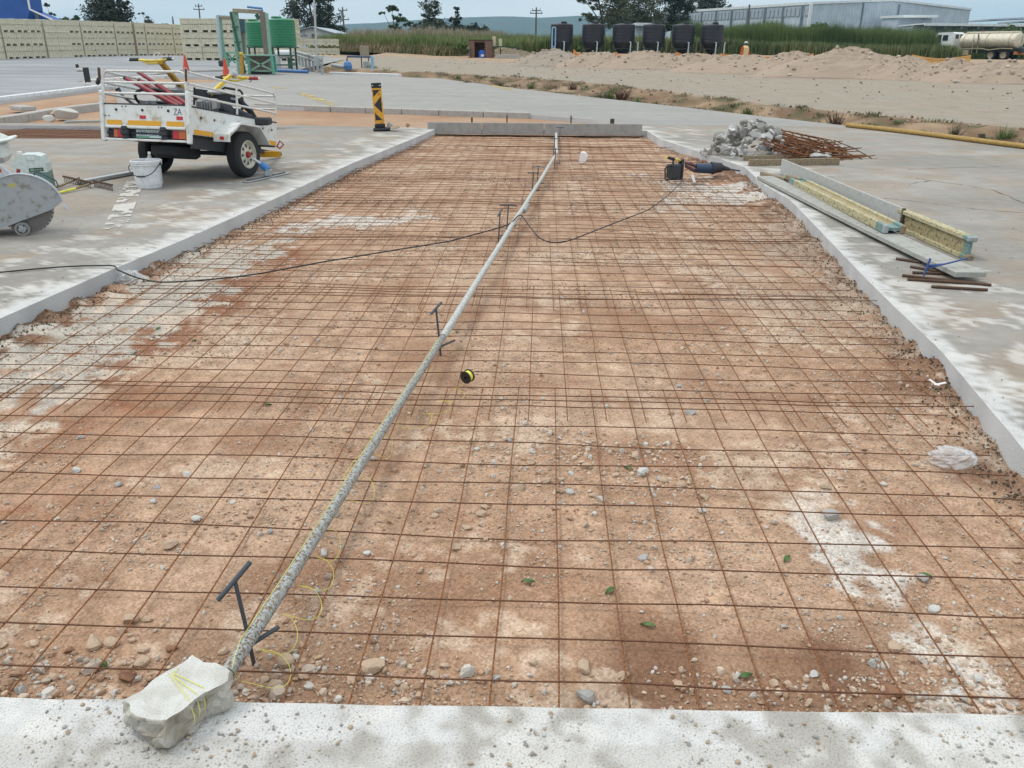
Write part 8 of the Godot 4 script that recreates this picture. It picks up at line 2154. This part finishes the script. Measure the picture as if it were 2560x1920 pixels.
	mat("steel_dark", 0.085, 0.10, 0.12, 0.55, 0.3, "grain", 0.06, "bumps", 0.4)
	mat("steel_light", 0.48, 0.50, 0.52, 0.42, 0.5, "blotch", 0.3)
	mat("pipe_old", 0.46, 0.46, 0.44, 0.6, 0.1, "flake", 0.4, "bumps", 0.2, true)
	mat("pipe_grey", 0.54, 0.55, 0.52, 0.6, 0.1, "mottle", 0.5)
	mat("galv", 0.42, 0.44, 0.45, 0.5, 0.3, "blotch", 0.5)
	mat("black", 0.018, 0.018, 0.02, 0.5, 0, "grain", 0.1)
	mat("black_dusty", 0.032, 0.036, 0.044, 0.7, 0, "dirty", 0.3)
	mat("black_paint", 0.025, 0.027, 0.035, 0.5, 0, "grain", 0.1)
	mat("rubber", 0.026, 0.028, 0.032, 0.85, 0, "grain", 0.05, "bumps", 0.5)
	mat("trailer_white", 0.70, 0.72, 0.71, 0.45, 0, "dirty", 0.9)
	mat("rail_white", 0.68, 0.68, 0.67, 0.5, 0, "dirty", 0.22)
	mat("rim_cream", 0.62, 0.60, 0.52, 0.5, 0, "dirty", 0.25)
	mat("red_hub", 0.35, 0.03, 0.03, 0.5, 0, "grain", 0.08)
	mat("red_paint", 0.26, 0.022, 0.035, 0.42, 0, "blotch", 0.3)
	mat("red_lens", 0.50, 0.02, 0.03, 0.25)
	mat("amber_lens", 0.50, 0.12, 0.03, 0.25)
	mat("reflect_yellow", 0.80, 0.40, 0.02, 0.35, 0, "grain", 0.05)
	mat("plate_white", 0.55, 0.66, 0.66, 0.4, 0, "blotch", 0.1)
	mat("plate_green", 0.05, 0.28, 0.17, 0.45)
	mat("letter_blue", 0.05, 0.06, 0.13, 0.5)
	mat("machine_yellow", 0.72, 0.55, 0.06, 0.45, 0, "dirty", 0.4)
	mat("machine_ochre", 0.46, 0.28, 0.035, 0.5, 0, "dirty", 0.4)
	mat("engine_grey", 0.20, 0.22, 0.24, 0.6, 0.2, "dirty", 0.15)
	mat("engine_dark", 0.05, 0.055, 0.07, 0.6, 0.2, "dirty", 0.15)
	mat("tank_grey", 0.48, 0.50, 0.50, 0.5, 0, "dirty", 0.3)
	mat("badge_grey", 0.35, 0.37, 0.42, 0.4)
	mat("tool_blue", 0.018, 0.045, 0.10, 0.45, 0, "dirty", 0.2)
	mat("tool_red", 0.10, 0.05, 0.06, 0.6, 0, "dirty", 0.15)
	mat("sleeve_blue", 0.05, 0.20, 0.52, 0.5, 0, "blotch", 0.15)
	mat("blue_paint", 0.03, 0.075, 0.24, 0.5, 0, "blotch", 0.1)
	mat("cap_grey", 0.34, 0.38, 0.40, 0.7, 0, "dirty", 0.15)
	mat("yellow", 0.72, 0.52, 0.04, 0.45, 0, "dirty", 0.3)
	mat("orange", 0.65, 0.10, 0.02, 0.4)
	mat("string", 0.72, 0.70, 0.10, 0.7)
	mat("string_dull", 0.6, 0.6, 0.1, 0.7)
	mat("white_plastic", 0.78, 0.78, 0.78, 0.45, 0, "grain", 0.1)
	mat("bucket_white", 0.74, 0.76, 0.79, 0.4, 0, "blotch", 0.4)
	mat("saw_grey", 0.36, 0.38, 0.40, 0.55, 0.25, "dirty", 0.5, "bumps", 0.15)
	mat("saw_light", 0.52, 0.55, 0.60, 0.5, 0.2, "blotch", 0.3)
	mat("saw_dark", 0.13, 0.14, 0.15, 0.6, 0.2, "dirty", 0.3)
	mat("blade", 0.17, 0.16, 0.155, 0.5, 0.4, "blotch", 0.12)
	mat("wheel_grey", 0.24, 0.24, 0.235, 0.8, 0, "dirty", 0.1)
	mat("tank_white", 0.66, 0.70, 0.67, 0.45, 0, "blotch", 0.4)
	mat("can_white", 0.60, 0.68, 0.66, 0.4, 0, "blotch", 0.3)
	mat("can_green", 0.12, 0.23, 0.20, 0.35, 0, "blotch", 0.3)
	mat("label_green", 0.025, 0.07, 0.045, 0.5)
	mat("label_print", 0.25, 0.36, 0.30, 0.5)
	mat("label_yellow", 0.46, 0.42, 0.16, 0.6, 0, "dirty", 0.05)
	m = mat("bag", 0.80, 0.82, 0.84, 0.22, 0, "blotch", 0.06)
	m.transparency = BaseMaterial3D.TRANSPARENCY_ALPHA
	m.albedo_color.a = 0.38
	m.cull_mode = BaseMaterial3D.CULL_DISABLED
	# timber, boards, concrete
	mat("timber", 0.32, 0.25, 0.165, 0.85, 0, "wood", 0.25, "bumps", 0.3)
	mat("timber_dark", 0.10, 0.085, 0.06, 0.85, 0, "wood", 0.2)
	mat("plank_grey", 0.36, 0.365, 0.345, 0.85, 0, "dirty", 0.5, "bumps", 0.4)
	mat("board_grey", 0.34, 0.335, 0.325, 0.85, 0, "blotch", 1.0)
	mat("board_pale", 0.47, 0.48, 0.465, 0.85, 0, "blotch", 0.35, "bumps", 0.4)
	mat("beam_yellow", 0.48, 0.46, 0.345, 0.75, 0, "yellow_wear", 0.5)
	mat("beam_web", 0.39, 0.345, 0.235, 0.8, 0, "yellow_wear", 0.5)
	mat("beam_blue", 0.20, 0.33, 0.38, 0.7, 0, "yellow_wear", 0.2)
	mat("pole_yellow", 0.42, 0.285, 0.10, 0.7, 0, "yellow_wear", 0.4)
	mat("kerb_white", 0.70, 0.72, 0.74, 0.8, 0, "dirty", 0.7)
	mat("kerb_grey", 0.42, 0.40, 0.375, 0.85, 0, "blotch", 0.9)
	mat("paint_yellow", 0.55, 0.42, 0.13, 0.8, 0, "blotch", 0.3, "", 1, true)
	mat("paint_white", 0.54, 0.52, 0.48, 0.8, 0, "blotch", 0.3, "", 1, true)
	mat("crack", 0.055, 0.05, 0.045, 0.95, 0, "grain", 0.1)
	mat("stone_tan", 0.50, 0.37, 0.265, 0.9, 0, "blotch", 0.05, "bumps", 0.7)
	mat("stone_white", 0.56, 0.555, 0.53, 0.9, 0, "blotch", 0.05, "bumps", 0.7)
	mat("stone_grey", 0.40, 0.39, 0.375, 0.9, 0, "blotch", 0.05, "bumps", 0.7)
	mat("stone_brown", 0.28, 0.145, 0.085, 0.9, 0, "blotch", 0.05, "bumps", 0.7)
	mat("heap_tan", 0.44, 0.345, 0.265, 0.95, 0, "fine", 1.6, "bumps", 1.0, true)
	mat("heap_grey", 0.40, 0.335, 0.275, 0.95, 0, "fine", 1.6, "bumps", 1.0, true)
	mat("heap_brown", 0.23, 0.185, 0.125, 0.95, 0, "fine", 1.6, "bumps", 1.0, true)
	# background things
	mat("chevron_yellow", 0.74, 0.37, 0.035, 0.45, 0, "dirty", 0.6)
	mat("cone_orange", 0.62, 0.075, 0.035, 0.55, 0, "dirty", 0.4)
	mat("bin_cream", 0.66, 0.625, 0.49, 0.7, 0, "blotch", 1.5, "", 1, true)
	mat("bin_shadow", 0.30, 0.275, 0.21, 0.8)
	mat("tank_green", 0.020, 0.20, 0.095, 0.4, 0, "blotch", 1.0)
	mat("green_dark", 0.03, 0.115, 0.085, 0.6, 0, "dirty", 0.6)
	mat("green_mid", 0.11, 0.38, 0.28, 0.6, 0, "dirty", 0.6)
	mat("green_light", 0.24, 0.41, 0.33, 0.6, 0, "dirty", 0.8)
	mat("panel_tan", 0.33, 0.285, 0.215, 0.8, 0, "dirty", 0.5)
	mat("panel_brown", 0.21, 0.175, 0.155, 0.8, 0, "dirty", 0.5)
	mat("panel_teal", 0.075, 0.14, 0.19, 0.7, 0, "dirty", 0.5)
	mat("panel_cream", 0.58, 0.52, 0.38, 0.7, 0, "blotch", 0.5)
	mat("pipe_blue", 0.07, 0.20, 0.46, 0.5, 0, "blotch", 0.6)
	mat("pipe_sky", 0.27, 0.46, 0.64, 0.5, 0, "blotch", 0.6)
	mat("pipe_navy", 0.05, 0.08, 0.16, 0.5)
	mat("pipe_pale", 0.42, 0.54, 0.57, 0.5, 0, "blotch", 0.6)
	mat("shed_white", 0.66, 0.67, 0.70, 0.7, 0, "blotch", 4.0)
	mat("roof_grey", 0.38, 0.44, 0.50, 0.6, 0, "blotch", 3.0)
	mat("roof_white", 0.72, 0.76, 0.78, 0.6, 0, "blotch", 3.0)
	mat("sign_dark", 0.10, 0.11, 0.13, 0.7)
	mat("sign_blue", 0.25, 0.55, 0.70, 0.7)
	mat("sign_white", 0.70, 0.73, 0.76, 0.7)
	mat("clad_blue", 0.022, 0.105, 0.39, 0.6, 0, "blotch", 5.0)
	mat("clad_pale", 0.50, 0.58, 0.66, 0.6, 0, "blotch", 8.0)
	mat("column_grey", 0.19, 0.235, 0.29, 0.6)
	mat("pole_wood", 0.13, 0.125, 0.125, 0.85)
	mat("brick", 0.17, 0.105, 0.085, 0.9, 0, "blotch", 0.4)
	mat("brick_face", 0.23, 0.135, 0.11, 0.9, 0, "blotch", 0.3)
	mat("drum_blue", 0.02, 0.10, 0.50, 0.45)
	mat("net_green", 0.03, 0.07, 0.05, 0.9)
	mat("net_orange", 0.62, 0.25, 0.07, 0.85, 0, "blotch", 0.5)
	mat("net_yellow", 0.60, 0.34, 0.12, 0.85, 0, "blotch", 0.5)
	mat("tank_black", 0.016, 0.020, 0.032, 0.55, 0, "blotch", 1.0)
	mat("tanker_white", 0.62, 0.58, 0.48, 0.5, 0, "dirty", 1.6)
	mat("tanker_dirty", 0.38, 0.33, 0.24, 0.7, 0, "dirty", 0.8)
	mat("cab_white", 0.74, 0.76, 0.76, 0.4, 0, "blotch", 2.0)
	mat("glass_dark", 0.03, 0.045, 0.055, 0.12)

func build_sky(env: Environment):
	# overcast: brighter overhead than at the horizon, thin grey-blue streaks low down
	var w := 512
	var h := 256
	var im := Image.create(w, h, false, Image.FORMAT_RGBF)
	for y in h:
		var el := PI * (0.5 - (y + 0.5) / h)
		for x in w:
			var az := TAU * (x + 0.5) / w
			var d := Vector3(cos(el) * sin(az), sin(el), cos(el) * cos(az))
			var c: Color
			if d.y > -0.02:
				var l := 1.0 + 0.72 * maxf(d.y, 0)
				var s := N1.get_noise_3d(d.x * 3.2, d.y * 34.0, d.z * 3.2) + 0.5 * N2.get_noise_3d(d.x * 5, d.y * 70.0, d.z * 5)
				var q := N1.get_noise_3d(d.x * 2.2 + 20, d.y * 4.0, d.z * 2.2)
				var k := clampf(0.5 + s * 2.2, 0, 1) * clampf(1.0 - d.y * 2.0, 0, 1) + clampf(0.5 + q, 0, 1) * clampf(d.y * 2.0, 0, 1)
				c = Color(0.58, 0.72, 0.83).lerp(Color(0.84, 0.92, 0.97), k).lerp(Color(0.86, 0.90, 0.92), clampf(d.y * 2.0 - 0.2, 0, 1)) * l
			else:
				c = Color(0.36, 0.33, 0.29)
			im.set_pixel(x, y, c)
	var sm := PanoramaSkyMaterial.new()
	sm.panorama = ImageTexture.create_from_image(im)
	var sky := Sky.new()
	sky.sky_material = sm
	env.background_mode = Environment.BG_SKY
	env.sky = sky

func _ready():
	rng.seed = 20240
	N1 = noise(101, 0.35, FastNoiseLite.TYPE_SIMPLEX_SMOOTH, 3)
	N2 = noise(202, 0.35, FastNoiseLite.TYPE_SIMPLEX_SMOOTH, 3)
	N3 = noise(303, 0.35, FastNoiseLite.TYPE_SIMPLEX_SMOOTH, 2)
	# camera, sky, soft sun behind cloud, exposure
	var cam := Camera3D.new()
	cam.name = "camera"
	cam.position = Vector3(0, 1.607, 0)
	cam.rotation_order = EULER_ORDER_YXZ
	cam.rotation = Vector3(-0.3836, 0.0338, 0.0068)
	cam.fov = 50.63
	cam.near = 0.05; cam.far = 6000
	add_child(cam)
	cam.current = true
	var env := Environment.new()
	build_sky(env)
	env.tonemap_mode = Environment.TONE_MAPPER_LINEAR
	env.tonemap_exposure = 0.94
	env.sdfgi_enabled = true; env.ssao_enabled = true; env.ssil_enabled = true
	env.fog_enabled = true
	env.fog_density = 0.00017
	env.fog_light_color = Color(0.70, 0.90, 1.0)
	var we := WorldEnvironment.new()
	we.name = "world_environment"
	we.environment = env
	add_child(we)
	var sun := DirectionalLight3D.new()
	sun.name = "sun"
	sun.light_energy = 0.45
	sun.light_color = Color(1.0, 0.97, 0.93)
	sun.light_angular_distance = 14.0
	sun.shadow_enabled = true
	sun.look_at_from_position(Vector3.ZERO, Vector3(0.62, -0.95, 0.12))
	add_child(sun)
	build_materials()
	build_ground()
	build_kerbs()
	build_warehouse()
	build_far_left()
	build_wash()
	build_crates()
	build_field()
	build_trees()
	build_grass()
	debris()
	build_tanker()
	build_person()
	delineator()
	build_trailer()
	build_left()
	build_right()
	build_meshes()
	build_pipe()
	build_block_and_string()
	build_trench_bits()
	build_stones()
